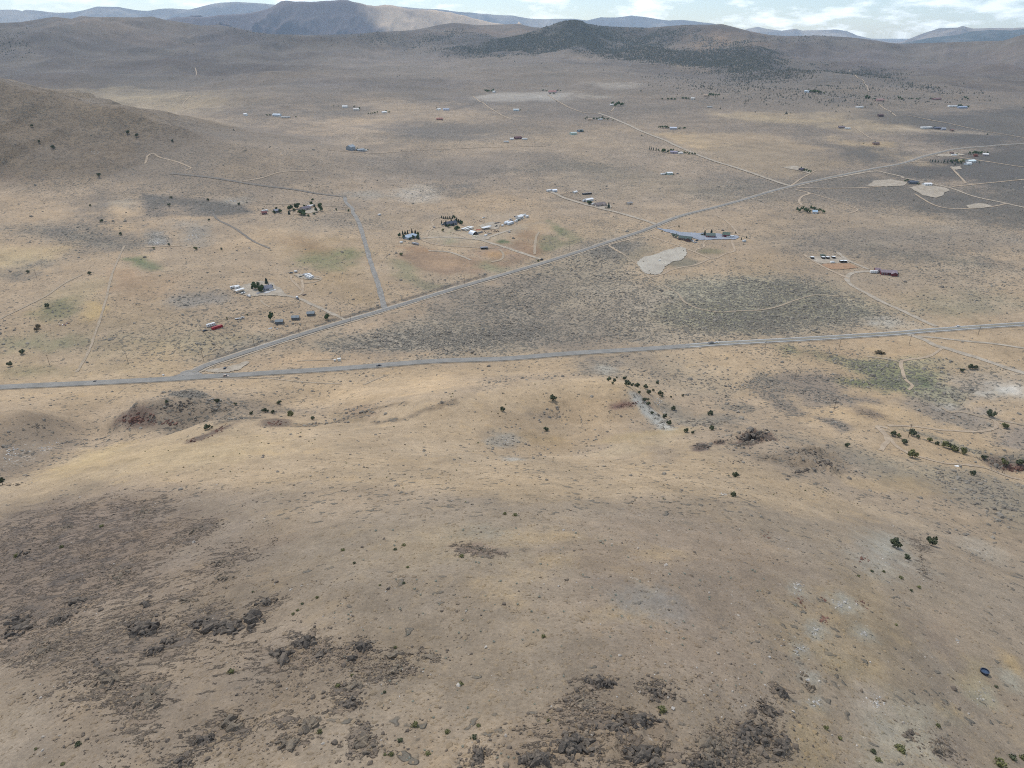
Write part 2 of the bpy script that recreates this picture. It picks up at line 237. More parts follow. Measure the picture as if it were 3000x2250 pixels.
for k in ((400, 1205, 34, 16, 61, 5.5, 10), (560, 1190, 34, 14, 66, 3.5, 8), (2205, 1278, 18, 8, 62, 11, 9), (2110, 1292, 9, 5, 63, 5.0, 6), (2370, 1360, 24, 10, 64, 8, 8), (2400, 1320, 16, 7, 69, 6, 7),
          (60, 1330, 26, 16, 65, 2.5, 11), (2050, 1312, 7, 4, 67, 2.5, 5), (2960, 1372, 30, 5, 68, 4.0, 7), (1850, 1180, 14, 8, 71, 2.0, 7), (420, 1840, 9, 6, 72, 2.0, 6), (650, 1838, 10, 4, 73, 2.0, 5), (1900, 2180, 16, 8, 74, 1.4, 4), (1560, 2225, 6, 4, 75, 1.2, 4)):
    knoll_relief(*k)
for rec in OC:
    if rec[8] in ('dark', 'brown') and rec[2] > 1480:
        a_, l_ = at_al(rec[1], rec[2]); k_ = math.exp(l_)*1.25/FPX; knoll_relief(rec[1], rec[2], max(rec[3]*k_*1.1, 2.5), max(rec[4]*k_*1.5, 2.5), 400+int(rec[1]), 1.7 if rec[8] == 'dark' else 1.1, 3.6)
def height(x, y):
    a = np.arctan2(x, y); l = np.log(np.maximum(np.hypot(x, y), 28.5))
    return bil(GZ, np.atleast_1d(a), np.atleast_1d(l), ga, gl)
def hz(x, y): return float(height(np.array([float(x)]), np.array([float(y)]))[0])
def at(px, py):
    a, l = at_al(px, py); r = math.exp(l); x, y = r*math.sin(a), r*math.cos(a)
    return Vector((x, y, hz(x, y)))
def ppm(p):
    """source pixels per metre at a place (used only to read sizes off the photograph)"""
    return FPX/(p.y*CP + (CAMZ-p.z)*SP)

# ---------------------------------------------------------------- ground cover survey
soil = np.empty((NL, NA, 3)); soil[:] = srgb(170, 147, 120)
sage = np.full((NL, NA), .25); rock = np.zeros((NL, NA)); speck = np.zeros((NL, NA)); wood = np.zeros((NL, NA))
def E(cx_, cy_, rx, ry, rot=0):
    c, s = math.cos(R_(rot)), math.sin(R_(rot))
    return [(cx_ + rx*math.cos(t)*c - ry*math.sin(t)*s, cy_ + rx*math.cos(t)*s + ry*math.sin(t)*c) for t in [2*math.pi*k/20 for k in range(20)]]
def chart(poly):
    return np.array([at_al(*p) for p in poly])
def sdist(P, a, l):
    d2 = np.full(a.shape, 1e9); ins = np.zeros(a.shape, bool); n = len(P)
    for i in range(n):
        x0, y0 = P[i]; x1, y1 = P[(i+1) % n]; ex, ey = x1-x0, y1-y0; L = ex*ex+ey*ey + 1e-12
        t = np.clip(((a-x0)*ex + (l-y0)*ey)/L, 0, 1)
        d2 = np.minimum(d2, (a-x0-t*ex)**2 + (l-y0-t*ey)**2)
        c = ((y0 > l) != (y1 > l)); ins ^= c & (a < (x1-x0)*(l-y0)/(y1-y0+1e-15) + x0)
    d = np.sqrt(d2); return np.where(ins, d, -d)
_seed = [100]
def patch(poly, col=None, sg=None, rk=None, sp=None, wd=None, w=1.0, soft=.03, rag=.7, fr=3.0):
    P = chart(poly); _seed[0] += 11
    i0, i1 = np.searchsorted(ga, [P[:, 0].min()-2*soft, P[:, 0].max()+2*soft]); j0, j1 = np.searchsorted(gl, [P[:, 1].min()-2*soft, P[:, 1].max()+2*soft])
    if i1 <= i0 or j1 <= j0: return
    q = (slice(j0, j1), slice(i0, i1)); a, l = GA[q], GL[q]
    d = sdist(P, a, l)/soft + rag*2.2*fbm(a/(soft*fr), l/(soft*fr), _seed[0], 5, .6)
    if soft > .008: soft2 = max(soft*.35, .012); d = d*.8 + rag*1.3*fbm(a/soft2, l/soft2, _seed[0]+3, 4, .7)
    m = sstep(-1.3, 1.1, d)*w*(.72 if soft > .008 and col is not None else 1)
    if col is not None: soil[q] += (np.array(srgb(*col)) - soil[q])*m[..., None]
    for arr, v in ((sage, sg), (rock, rk), (speck, sp), (wood, wd)):
        if v is not None: arr[q] += (v-arr[q])*m
def strip(pts, wpx, **k):
    """patch along a polyline of the photograph, wpx source pixels tall/wide"""
    up = [(x, y-wpx/2) for x, y in pts]; dn = [(x, y+wpx/2) for x, y in pts[::-1]]
    patch(up+dn, **k)
R2_LINE = [(610,1070),(690,1043),(813,1003),(1003,945),(1126,909),(1261,868),(1424,820)]
patch([(-900,620),(700,600),(1500,590),(2300,620),(3900,640),(3900,-40),(-900,-40)], (156,139,122), .46, soft=.12)
patch([(-900,350),(700,380),(1500,340),(2300,350),(3900,360),(3900,-40),(-900,-40)], (128,115,104), .52, soft=.15)
patch([(-900,230),(500,260),(1000,190),(1500,170),(2000,190),(2300,240),(3900,260),(3900,-40),(-900,-40)], (100,89,83), .50, soft=.1, w=1.3)
# slopes on the left and the far hills; left hills' dark browns include painted cloud shade
patch([(-500,150),(0,228),(150,264),(300,304),(450,354),(620,395),(560,420),(420,440),(380,500),(150,520),(0,540),(-500,560)], (112,97,85), .34, .30, soft=.022, rag=.4, w=1.35)
patch(E(560,345,150,16,8), (172,151,124), .15, soft=.03); patch(E(470,300,170,14,4), (160,142,120), .25, soft=.03)
patch(E(60,470,140,60,10), (108,96,86), .5, soft=.06); patch(E(330,395,110,22,22), (112,100,92), .6, soft=.05)
patch(E(350,330,60,20,30), (164,138,108), .1, soft=.05); patch(E(230,280,60,14,20), (150,130,105), .1, soft=.05)
patch(E(250,225,160,22,4), (112,102,96), .55, soft=.05); patch(E(420,245,90,16,4), (108,100,92), .5, soft=.05)
patch(E(330,280,120,12), (172,154,124), .2, soft=.05); patch(E(560,285,80,10), (176,156,126), .15, soft=.05)
patch(E(260,52,60,5), (170,146,120), .1, soft=.05); patch(E(480,100,60,12), (158,138,122), .2, soft=.06)
patch(E(120,90,140,20), (118,108,104), .6, soft=.08); patch(E(600,80,90,10), (112,103,102), .6, soft=.06)
patch(E(1700,160,300,10), (158,140,122), .3, soft=.06); patch(E(1250,175,250,16), (150,134,120), .3, soft=.08)
patch(E(2300,90,120,16), (158,130,108), .15, soft=.06); patch(E(2100,150,70,14,20), (166,138,110), .1, soft=.05); patch(E(2110,200,110,8,5), (176,150,118), .1, soft=.04)
patch(E(1450,92,150,8), (150,128,112), .25, soft=.05); patch(E(2760,170,220,30), (136,122,116), .5, soft=.08); patch(E(2900,155,90,14), (150,134,122), .3, soft=.05)
FOREST = [[(1316,149),(1398,164),(1497,159),(1633,147),(1768,165),(1880,183),(2000,192),(2060,205),(2110,215),(2200,240),(2300,248),(2380,255),(2440,236),(2300,200),(2210,170),(2120,160),(2010,150),(1900,125),(1905,108),(1823,122),(1740,75),(1680,61),(1600,85),(1520,110),(1430,108),(1384,127)],
          [(2070,180),(2095,150),(2150,130),(2220,136),(2260,150),(2270,180),(2330,205),(2200,215),(2110,200)],
          [(2460,190),(2560,215),(2640,235),(2750,258),(2740,268),(2640,250),(2540,225)],
          [(1910,108),(1960,92),(2000,82),(2005,92),(1960,112),(1930,130)], [(2010,105),(2040,88),(2046,100),(2028,135),(2010,130)],
          [(1140,118),(1240,104),(1370,94),(1376,104),(1290,120),(1180,135)], [(1275,128),(1340,118),(1330,134),(1270,140)]]
for k, f in enumerate(FOREST): patch(f, (98,92,90), .5, wd=(1.0 if k < 4 else .6), soft=.02, rag=.9)
patch([(1480,112),(1590,92),(1680,62),(1740,78),(1830,122),(1780,150),(1650,140),(1560,125)], (66,68,66), .7, wd=1.0, soft=.03, w=1.35)
patch([(0,110),(60,105),(90,125),(50,150),(0,160)], None, None, wd=.22, soft=.03)
patch(E(1050,105,70,8), None, None, wd=.25, soft=.03); patch(E(760,95,60,10), None, None, wd=.22, soft=.03); patch(E(2400,112,50,8), (110,104,104), .5, wd=.3, soft=.03)
patch([(2000,195),(2330,235),(2700,260),(2700,300),(2300,300),(2000,262)], None, .55, wd=.13, soft=.05)
# middle distance
patch(E(1200,330,300,34), (180,156,128), .2, soft=.06); patch(E(1060,365,90,26), (186,160,130), .08, soft=.05); patch(E(1500,420,420,30), (170,148,122), .35, soft=.08)
patch(E(1430,290,200,20), (128,117,110), .6, soft=.05); patch(E(1160,245,220,16), (122,112,108), .65, soft=.05); patch(E(1330,312,40,6), (104,100,100), .6, soft=.03)
patch([(1385,281),(1440,275),(1500,270),(1560,272),(1640,278),(1620,296),(1500,297),(1400,293)], (178,168,156), .15, sp=.5, soft=.012)
patch([(1540,285),(1600,265),(1690,275),(1660,292),(1600,295)], (172,163,152), .2, sp=.4, soft=.014)
patch(E(1810,250,40,6), (172,160,146), .1, sp=.5, soft=.02); patch(E(1760,282,26,5), (178,168,154), .1, sp=.5, soft=.015)
patch(E(1640,330,160,18), (132,121,113), .55, soft=.05); patch(E(1290,382,150,12), (118,112,108), .6, soft=.04); patch(E(1330,500,200,18), (134,122,110), .55, soft=.05)
patch([(1010,455),(1150,448),(1330,468),(1400,495),(1250,500),(1050,492)], (132,120,108), .3, soft=.03)
patch([(1960,398),(2100,388),(2250,392),(2400,425),(2460,440),(2560,475),(2400,500),(2330,525),(2240,520),(2090,465)], (170,147,118), .10, soft=.012, rag=.3)
patch([(2030,425),(2285,418),(2450,470),(2400,520),(2260,520),(2130,478)], (152,134,112), .22, soft=.01, rag=.3)
patch(E(2000,412,40,10,20), (190,162,122), .03, soft=.03)
patch([(2480,300),(2600,325),(2760,345),(3000,315),(3600,300),(3600,425),(3000,418),(2800,425),(2660,402),(2580,360)], (102,95,93), .85, soft=.03, w=1.3)  # dense sage, with cloud shade painted into this run of dark patches
patch([(2440,425),(2560,420),(2700,455),(2640,480),(2540,478),(2450,460)], (106,99,93), .8, soft=.025, w=1.3)
patch([(2580,500),(2750,460),(2900,440),(3600,430),(3600,600),(3000,575),(2800,530),(2650,520)], (100,93,90), .85, soft=.02, w=1.3)
patch([(2370,535),(2560,512),(2680,540),(2900,565),(3600,620),(3600,680),(3000,670),(2750,625),(2550,600),(2420,580)], (106,99,92), .8, soft=.035, w=1.3)
patch(E(2480,330,70,14), (150,134,114), .35, soft=.04); patch(E(2350,355,190,9,6), (182,160,126), .1, soft=.03); patch(E(2530,360,150,6,6), (178,156,124), .1, soft=.03)
patch(E(2560,440,150,7,14), (180,156,122), .08, soft=.02); patch(E(2760,385,140,5,3), (186,166,140), .05, soft=.012); patch(E(2570,421,30,6), (178,152,112), .05, soft=.012)
patch(E(2300,560,240,24), (142,129,113), .58, soft=.05); patch(E(1900,530,260,20,10), (122,115,102), .65, soft=.04); patch(E(1750,560,200,30), (160,141,118), .35, soft=.06)
patch(E(1000,330,60,10), (120,112,106), .6, soft=.03)
# left valley
patch(E(300,640,330,70), (178,152,122), .22, soft=.08); patch(E(300,560,200,26), (160,140,118), .45, soft=.06)
patch([(418,568),(520,580),(650,590),(700,600),(740,622),(640,632),(432,634)], (122,114,106), .72, soft=.006, rag=.2)
patch(E(300,615,50,36,30), (120,113,106), .75, soft=.03); patch(E(200,690,130,16,12), (126,120,110), .7, soft=.025); patch(E(330,710,120,10,8), (122,116,106), .75, soft=.02)
patch(E(360,600,22,12), (176,166,150), .3, sp=.7, soft=.015); patch([(436,672),(470,680),(496,716),(440,716)], (160,156,148), .55, sp=.9, soft=.008)
patch(E(575,685,32,32,-40), (170,162,148), .45, sp=.8, soft=.012); patch(E(530,660,22,14), (166,158,146), .5, sp=.6, soft=.014); patch(E(680,590,34,8), (176,168,152), .4, sp=.8, soft=.012)
patch(E(500,660,26,60,10), (182,154,122), .1, soft=.02); patch(E(350,630,20,40,-10), (184,156,122), .08, soft=.02)
patch([(0,735),(100,728),(170,735),(120,765),(0,790)], (180,158,120), .06, soft=.02); patch(E(120,772,70,12,-4), (128,122,112), .7, soft=.02); patch(E(60,808,40,8), (120,116,106), .7, soft=.015)
patch([(375,757),(410,755),(462,788),(450,790),(400,777)], (116,122,84), .3, soft=.008); patch([(345,785),(420,800),(415,830),(330,850),(335,800)], (158,128,98), .05, soft=.012)
patch([(440,820),(520,815),(530,860),(430,880),(340,870),(350,830)], (164,138,110), .08, soft=.012)
patch([(215,830),(310,815),(305,840),(280,880),(250,880),(140,930),(60,930),(120,890)], (168,147,114), .15, soft=.012); patch(E(165,905,45,26,-20), (108,112,80), .45, soft=.014)
patch(E(270,910,30,24,-50), (188,160,112), .05, soft=.008); patch(E(90,1005,150,14), (122,122,92), .4, soft=.02); patch(E(430,960,220,30), (158,138,110), .3, soft=.04)
patch(E(600,870,60,12,4), (146,138,128), .5, soft=.015); patch(E(540,885,40,10), (148,140,130), .5, soft=.012)
patch(E(500,1010,160,24), (150,136,108), .5, soft=.03); patch(E(110,1090,90,8), (120,118,88), .4, soft=.015); patch(E(700,1030,110,30,-18), (150,138,118), .55, soft=.02)
patch(E(200,1080,300,30), (172,148,112), .25, soft=.05)
patch([(880,690),(1000,680),(1050,700),(1070,790),(1060,880),(980,850),(900,800),(850,740)], (160,136,104), .2, soft=.03)
patch(E(950,762,75,22,6), (116,118,82), .35, soft=.016); patch(E(1030,745,25,14), (112,116,80), .35, soft=.012); patch(E(890,715,50,14,20), (152,124,92), .15, soft=.015)
patch(E(850,680,130,20), (184,156,122), .12, soft=.03); patch(E(1000,650,100,14), (160,142,120), .45, soft=.03)
patch([(1150,555),(1230,540),(1290,555),(1310,590),(1220,595),(1160,575)], (182,170,154), .45, sp=.9, soft=.01)
patch([(1260,540),(1340,538),(1400,560),(1380,572),(1310,575)], (124,116,108), .75, soft=.01); patch(E(1080,570,60,14), (156,148,136), .5, sp=.5, soft=.015)
patch(E(1450,590,180,26), (178,152,122), .2, soft=.05)
# ranch: track, gravel and watered grass
patch([(1160,745),(1230,735),(1330,745),(1420,760),(1480,770),(1530,735),(1500,705),(1590,720),(1640,700),(1560,760),(1400,800),(1300,805),(1220,790)], (152,126,102), .03, soft=.008, rag=.6)
patch(E(1310,771,60,12,4), (172,142,112), .03, soft=.012); patch([(1165,722),(1240,725),(1300,740),(1210,740)], (158,128,100), .03, soft=.006)
patch(E(1190,790,36,20,30), (140,134,100), .3, soft=.012); patch(E(1240,830,50,12,10), (128,126,90), .4, soft=.012); patch(E(1450,785,36,10,20), (140,136,104), .3, soft=.01)
patch([(1440,720),(1500,725),(1520,750),(1450,760),(1370,745),(1390,730)], (150,124,104), .2, soft=.012); patch(E(1455,745,30,10), (176,140,98), .05, soft=.01)
patch([(1450,705),(1480,702),(1500,712),(1470,712)], (62,88,50), .1, soft=.004); patch([(1308,679),(1325,675),(1330,681),(1315,684)], (78,92,54), .1, soft=.003); patch([(1300,700),(1330,698),(1340,710),(1310,714)], (130,130,94), .2, soft=.006)
patch([(1600,645),(1640,665),(1705,700),(1695,712),(1670,712),(1630,680)], (104,112,78), .3, soft=.008); patch([(1585,690),(1620,690),(1660,712),(1650,725),(1590,738),(1580,715)], (104,114,78), .35, soft=.008)
patch([(1500,690),(1560,660),(1580,690),(1575,740),(1530,740)], (150,120,92), .05, soft=.012); patch(E(1560,650,60,14,20), (176,148,114), .05, soft=.015)
patch([(1230,690),(1300,660),(1420,690),(1560,655),(1480,700),(1360,715),(1260,712)], (168,152,130), .08, soft=.012)
patch(E(1470,635,70,12), (172,152,128), .15, soft=.012)
# the big sagebrush flat between the two roads
patch([(900,1025),(1100,940),(1330,850),(1500,795),(1680,740),(1800,705),(1855,765),(1900,825),(2000,830),(2080,900),(2250,800),(2400,835),(2600,900),(2740,955),(2500,985),(2000,1012),(1500,1040),(1050,1045)], (154,142,124), .74, soft=.035)
patch(E(1300,1000,330,36,-4), (152,140,123), .80, soft=.03); patch(E(1150,930,160,20,-18), (174,149,122), .25, soft=.02); patch(E(1000,1050,300,14,-3), (182,152,118), .15, soft=.015)
patch(E(1800,730,70,26), (130,122,112), .85, soft=.02); patch([(2060,850),(2250,800),(2400,840),(2580,920),(2450,960),(2150,960),(2060,900)], (142,136,112), .84, soft=.025)
patch(E(2090,850,130,36,4), (156,150,130), .72, sp=.45, soft=.025); patch(E(2600,950,50,12), (176,168,154), .5, sp=.9, soft=.012); patch(E(2050,930,120,30), (140,136,112), .84, soft=.02)
patch(E(2000,770,40,14), (128,118,100), .2, soft=.008); patch(E(2080,735,40,8), (128,120,92), .25, soft=.006); patch(E(1880,740,60,16,-20), (146,132,108), .4, soft=.012)
patch(E(2200,720,60,30), (170,146,118), .2, soft=.03); patch(E(2250,780,120,20), (166,142,112), .25, soft=.02)
patch(E(2600,700,330,50), (150,137,120), .56, soft=.06); patch(E(2750,820,250,40), (158,141,120), .42, soft=.05); patch(E(2700,750,260,10,8), (130,122,106), .6, soft=.02)
patch(E(2420,645,120,14), (162,140,114), .3, soft=.03); patch(E(2850,900,200,26), (146,136,112), .6, soft=.03)
patch(E(1450,830,20,8), (170,144,116), .2, soft=.01); patch(E(1700,680,110,24,-16), (166,144,116), .4, soft=.03)
# between the highway and the near hill
patch([(-500,1150),(700,1112),(1400,1062),(2100,1015),(2700,980),(3400,935),(3400,1500),(2700,1450),(2200,1150),(1500,1100),(900,1150),(300,1190),(-500,1220)], (180,154,121), .18, soft=.03)
patch(E(1980,1100,160,40,12), (166,148,124), .48, soft=.03); patch(E(1760,1075,60,24,10), (146,136,122), .62, sp=.3, soft=.02); patch(E(1770,1085,24,10), (176,170,156), .2, sp=.8, soft=.012)
patch(E(2260,1120,40,12,30), (130,122,108), .7, soft=.012); patch([(2190,1120),(2240,1125),(2350,1205),(2340,1215),(2240,1170)], (132,120,108), .72, soft=.01)
patch([(2270,1100),(2400,1090),(2450,1110),(2460,1160),(2540,1170),(2520,1190),(2380,1190),(2320,1150)], (138,124,112), .62, soft=.015)
patch([(2380,1220),(2420,1225),(2500,1258),(2470,1264)], (136,122,108), .7, soft=.008)
patch([(2260,1010),(2350,1020),(2500,1045),(2640,1060),(2740,1085),(2800,1150),(2780,1185),(2700,1170),(2620,1145),(2470,1120),(2560,1115),(2480,1070),(2320,1035)], (120,128,92), .82, soft=.012)
patch([(2690,1105),(2720,1105),(2745,1140),(2700,1130)], (92,108,70), .7, soft=.008); patch(E(2560,1122,70,8,4), (106,116,80), .7, soft=.01)
patch([(2330,1020),(2480,1035),(2480,1045),(2420,1055),(2360,1045)], (148,124,100), .15, soft=.012); patch(E(2660,1040,70,16), (178,150,118), .08, soft=.02); patch(E(2500,1000,120,12), (172,146,116), .1, soft=.015)
patch([(2640,1170),(2800,1195),(2900,1200),(2930,1260),(2850,1262),(2760,1240),(2640,1180)], (140,130,120), .45, soft=.012); patch(E(2860,1130,120,40), (158,146,132), .5, sp=.3, soft=.03)
patch(E(2960,1140,50,14), (196,190,180), .25, sp=.9, soft=.012); patch(E(2900,1150,40,8), (180,174,162), .25, sp=.7, soft=.01); patch(E(2770,1195,30,8), (170,164,154), .3, sp=.5, soft=.01)
patch([(2900,1270),(3000,1250),(3400,1240),(3400,1330),(3000,1320),(2920,1300)], (142,130,120), .45, soft=.012)
patch(E(2720,1060,60,14), (150,144,116), .6, sp=.5, soft=.015); patch(E(2830,1075,60,12), (166,146,118), .4, soft=.02)
patch([(2540,1180),(2640,1195),(2690,1220),(2600,1240),(2500,1235),(2460,1205)], (178,152,118), .08, soft=.012); patch(E(2548,1213,44,14,14), (118,100,86), .45, .12, soft=.012)
patch([(2640,1255),(2760,1300),(2880,1340),(3000,1360),(3400,1420),(3400,1370),(3000,1335),(2850,1320),(2720,1270)], (140,134,112), .72, soft=.012)
patch([(2300,1280),(2420,1310),(2560,1400),(2800,1450),(3100,1600),(3400,1700),(3400,1480),(2900,1400),(2660,1360),(2450,1300)], (146,136,116), .50, soft=.03)
patch(E(2700,1420,120,20,10), (172,148,112), .1, soft=.02); patch([(2480,1400),(2780,1410),(2760,1435),(2600,1440),(2480,1425)], (178,152,116), .05, soft=.015)
patch(E(2900,1450,130,40,15), (150,136,116), .45, soft=.03); patch(E(2150,1195,40,8), (132,124,106), .65, soft=.012); patch(E(2100,1230,60,16), (136,128,112), .6, soft=.015)
# near hills
patch([(-600,1560),(0,1490),(300,1420),(1000,1470),(1900,1470),(2300,1460),(2600,1520),(2900,1640),(3600,1700),(3600,3600),(-600,3600)], (146,130,111), .02, sp=.25, soft=.10)
patch([(0,1440),(200,1340),(420,1290),(1000,1235),(1250,1170),(1500,1135),(1850,1125),(1900,1180),(1700,1330),(2000,1290),(2300,1400),(2700,1540),(2300,1490),(1500,1470),(700,1440),(250,1420),(0,1500)], (184,158,124), .06, soft=.03)
patch(E(520,1330,330,40,-4), (192,166,126), .03, soft=.05); patch(E(1100,1150,240,30,-6), (190,162,126), .04, soft=.03); patch(E(250,1350,120,16,-20), (194,166,120), .02, soft=.02)
patch([(0,1225),(100,1212),(200,1235),(240,1290),(180,1340),(60,1390),(0,1410),(-200,1420),(-200,1220)], (142,122,100), .35, .12, sp=.35, soft=.012)
patch(E(60,1330,90,20,-20), (146,130,112), .2, .12, sp=.9, soft=.02)
patch([(330,1245),(350,1215),(400,1190),(480,1175),(640,1170),(780,1180),(890,1200),(840,1210),(700,1215),(600,1240),(450,1262),(350,1255)], (138,121,101), .36, .38, sp=.3, soft=.0081)
patch([(335,1248),(355,1214),(410,1192),(450,1200),(460,1250),(400,1256)], (122,98,82), .3, .3, soft=.006); patch(E(545,1155,50,8,6), (112,106,92), .8, soft=.008)
patch([(545,1300),(560,1288),(650,1250),(700,1232),(690,1240),(600,1285)], (126,106,90), .2, .35, soft=.006); patch(E(810,1238,46,12), (124,106,90), .3, .3, soft=.008)
patch(E(1070,1205,40,16), (136,112,90), .4, soft=.02); patch(E(1010,1225,40,6,10), (140,120,92), .4, soft=.012)
patch([(1400,1270),(1500,1210),(1650,1180),(1850,1175),(1880,1200),(1800,1290),(1650,1325),(1520,1340),(1440,1310)], (172,146,114), .22, .05, sp=.25, soft=.02)
patch(E(1580,1285,60,16,10), (174,146,106), .1, soft=.015); patch(E(1480,1290,50,22), (156,148,134), .35, sp=.8, soft=.014); patch(E(1590,1215,60,10), (146,130,114), .4, sp=.3, soft=.015); patch(E(1500,1346,30,6), (180,172,158), .15, sp=.9, soft=.01)
patch(E(1850,1185,50,10,-6), (128,96,84), .25, .4, soft=.008); patch([(1850,1150),(1880,1160),(1940,1220),(1980,1260),(1950,1270),(1900,1220),(1860,1180)], (176,170,158), .35, sp=.8, soft=.008)
patch(E(1990,1220,50,18,30), (150,142,126), .5, soft=.012); patch(E(1900,1275,140,12,-8), (176,152,112), .05, soft=.012); patch([(1740,1330),(1850,1285),(1960,1268),(1990,1280),(1900,1320),(1800,1340)], (186,162,128), .03, soft=.01)
patch(E(1940,1330,40,16,20), (154,134,112), .1, soft=.015)
patch([(2150,1300),(2160,1285),(2200,1265),(2260,1264),(2275,1290),(2200,1306)], (124,100,84), .2, .5, soft=.005); patch(E(2110,1296,22,7), (122,100,84), .2, .45, soft=.004); patch(E(2055,1310,28,14), (120,100,88), .2, .45, soft=.005)
patch([(2210,1345),(2290,1320),(2360,1305),(2440,1330),(2500,1370),(2480,1382),(2400,1370),(2330,1390),(2310,1370),(2250,1355)], (146,126,102), .3, .3, soft=.008)
patch([(2880,1330),(2960,1350),(3000,1352),(3300,1370),(3300,1385),(2990,1380),(2890,1360)], (126,104,88), .4, .4, soft=.006)
patch([(500,1160),(560,1140),(600,1155),(590,1165),(530,1165)], (118,112,98), .7, soft=.006)
for pts in ([(870,1247),(960,1241),(1030,1222),(1090,1200),(1150,1184),(1200,1180)], [(1100,1240),(1180,1228),(1260,1200),(1330,1178)], [(620,1250),(690,1228),(760,1224)]):
    strip(pts, 7, col=(138,118,94), sg=.55, soft=.006, rag=1.0)
strip([(x, y-13) for x, y in R2_LINE], 5, col=(112,98,84), sg=.7, soft=.003, rag=.8)
# rocky left slope, near flat and right flank
patch([(-300,1700),(150,1520),(450,1440),(650,1490),(760,1600),(600,1750),(300,1900),(-300,2000)], (146,126,107), .05, .50, sp=.15, soft=.08)
patch([(-200,1650),(100,1500),(300,1440),(450,1470),(500,1560),(350,1700),(150,1850),(-200,1950)], (138,118,102), .02, .60, soft=.06, rag=.6)
patch([(0,1790),(250,1740),(550,1740),(780,1750),(950,1830),(1050,1950),(900,2200),(500,2250),(200,2200),(0,2000)], (144,125,105), .02, .54, soft=.07, rag=.5)
patch([(1480,2120),(1600,2080),(1700,1990),(1850,2060),(1990,2100),(2010,2200),(1980,2400),(1400,2400)], (138,119,99), .02, .48, soft=.04)
patch([(2000,2150),(2200,2110),(2300,2150),(2330,2250),(2320,2400),(1980,2400)], (132,115,96), .02, .5, soft=.04)
patch(E(1450,1600,260,50), (166,146,118), .02, sp=.3, soft=.08); patch([(1900,1500),(2300,1600),(2320,1900),(2250,2050),(1800,2000),(1600,1700)], (152,132,112), .03, sp=.35, soft=.08)
for e in ((1480,1740,60,16,20),(1420,1725,30,10,10),(1560,1690,40,8,0),(1860,1800,30,10,0),(1770,1800,30,8,10),(1640,1640,40,7,0),(1600,1570,90,6,0),(1950,1620,60,10,0)): patch(E(*e), (182,154,112), .02, soft=.03, w=.8)
patch(E(1900,1760,80,30), (150,142,132), .03, sp=.6, soft=.04); patch(E(1400,1560,60,10), (154,144,126), .03, soft=.03)
patch([(2310,1760),(2420,1730),(2560,1700),(2600,1850),(2620,1950),(2450,1960),(2350,1880)], (162,140,108), .12, sp=.3, soft=.05)
patch(E(2590,1640,60,50,20), (164,156,140), .08, sp=.5, soft=.03); patch(E(2600,1600,30,30), (170,162,146), .05, sp=.5, soft=.02)
for e in ((2340,1725,14,18,20),(2470,1770,36,26,40),(2390,1850,22,22,50),(2340,1910,18,26,50),(2365,1990,14,18,60),(2390,2060,26,18,30),(2530,1855,24,14,20)): patch(E(*e), (160,155,141), .10, .08, sp=.5, soft=.014)
patch([(2320,2080),(2400,2080),(2400,2300),(2300,2300)], (166,142,104), .03, soft=.03); patch(E(2500,1950,70,14,10), (166,144,108), .03, soft=.025); patch(E(2790,2085,30,16,25), (190,158,104), .02, soft=.014)
patch([(2650,2060),(2780,2090),(2760,2250),(2560,2250),(2560,2130)], (162,152,132), .06, sp=.3, soft=.03); patch(E(2560,2050,50,26,30), (172,156,138), .04, sp=.8, soft=.02)
patch(E(2790,2200,30,40,10), (134,118,104), .05, .1, soft=.02); patch(E(2860,1990,40,50,30), (168,150,116), .1, soft=.014); patch(E(2960,1940,40,16,40), (174,146,100), .03, soft=.012)
patch(E(2880,2040,24,34,30), (160,152,130), .15, sp=.4, soft=.012); patch(E(2970,2000,40,16,40), (164,158,140), .1, sp=.4, soft=.014)
patch(E(2750,1840,50,50), (150,128,108), .03, soft=.04); patch(E(2870,1610,60,20,30), (176,160,138), .1, sp=.7, soft=.02)
patch(E(1400,1610,80,12,8), (140,118,104), .05, .3, soft=.012); patch(E(1190,1600,70,10), (152,132,106), .1, soft=.02)
for rec in OC:
    if rec[8][0] in 'db' and rec[2] > 1480: patch(E(rec[1], rec[2], rec[3]*1.35, rec[4]*1.5, rec[9]), None, None, .62, soft=.02, rag=1.0)
_hm = (sstep(.06, .3, HILLM)*sstep(20, 60, _h))[..., None]
_hv = (1+.22*fbm(GX/150, GY/150, 421, 5, .62))[..., None]; soil += (np.array(srgb(132,115,95))*_hv-soil)*_hm*.75; sage = np.where(_hm[..., 0] > .5, np.maximum(sage, .34), sage); rock = np.maximum(rock, .38*_hm[..., 0])
# broad natural unevenness of the soil colour
nv = fbm(GA/.16, GL/.16, 7, 5, .6); soil *= (1 + .13*nv)[..., None]; _lum = soil.mean(-1, keepdims=True); _near = (1-sstep(330, 520, GR))[..., None]*.22
soil = (_lum + (soil-_lum)*(.93-.28*_near))*np.array([.884, .888, .850])*(1-.5*_near)
nh = fbm(GA/.09+9, GL/.09, 8, 4, .6); soil[..., 0] *= 1+.025*nh; soil[..., 2] *= 1-.05*nh
sage = np.clip(sage + .10*fbm(GA/.05, GL/.05, 12, 5, .6), 0, 1)

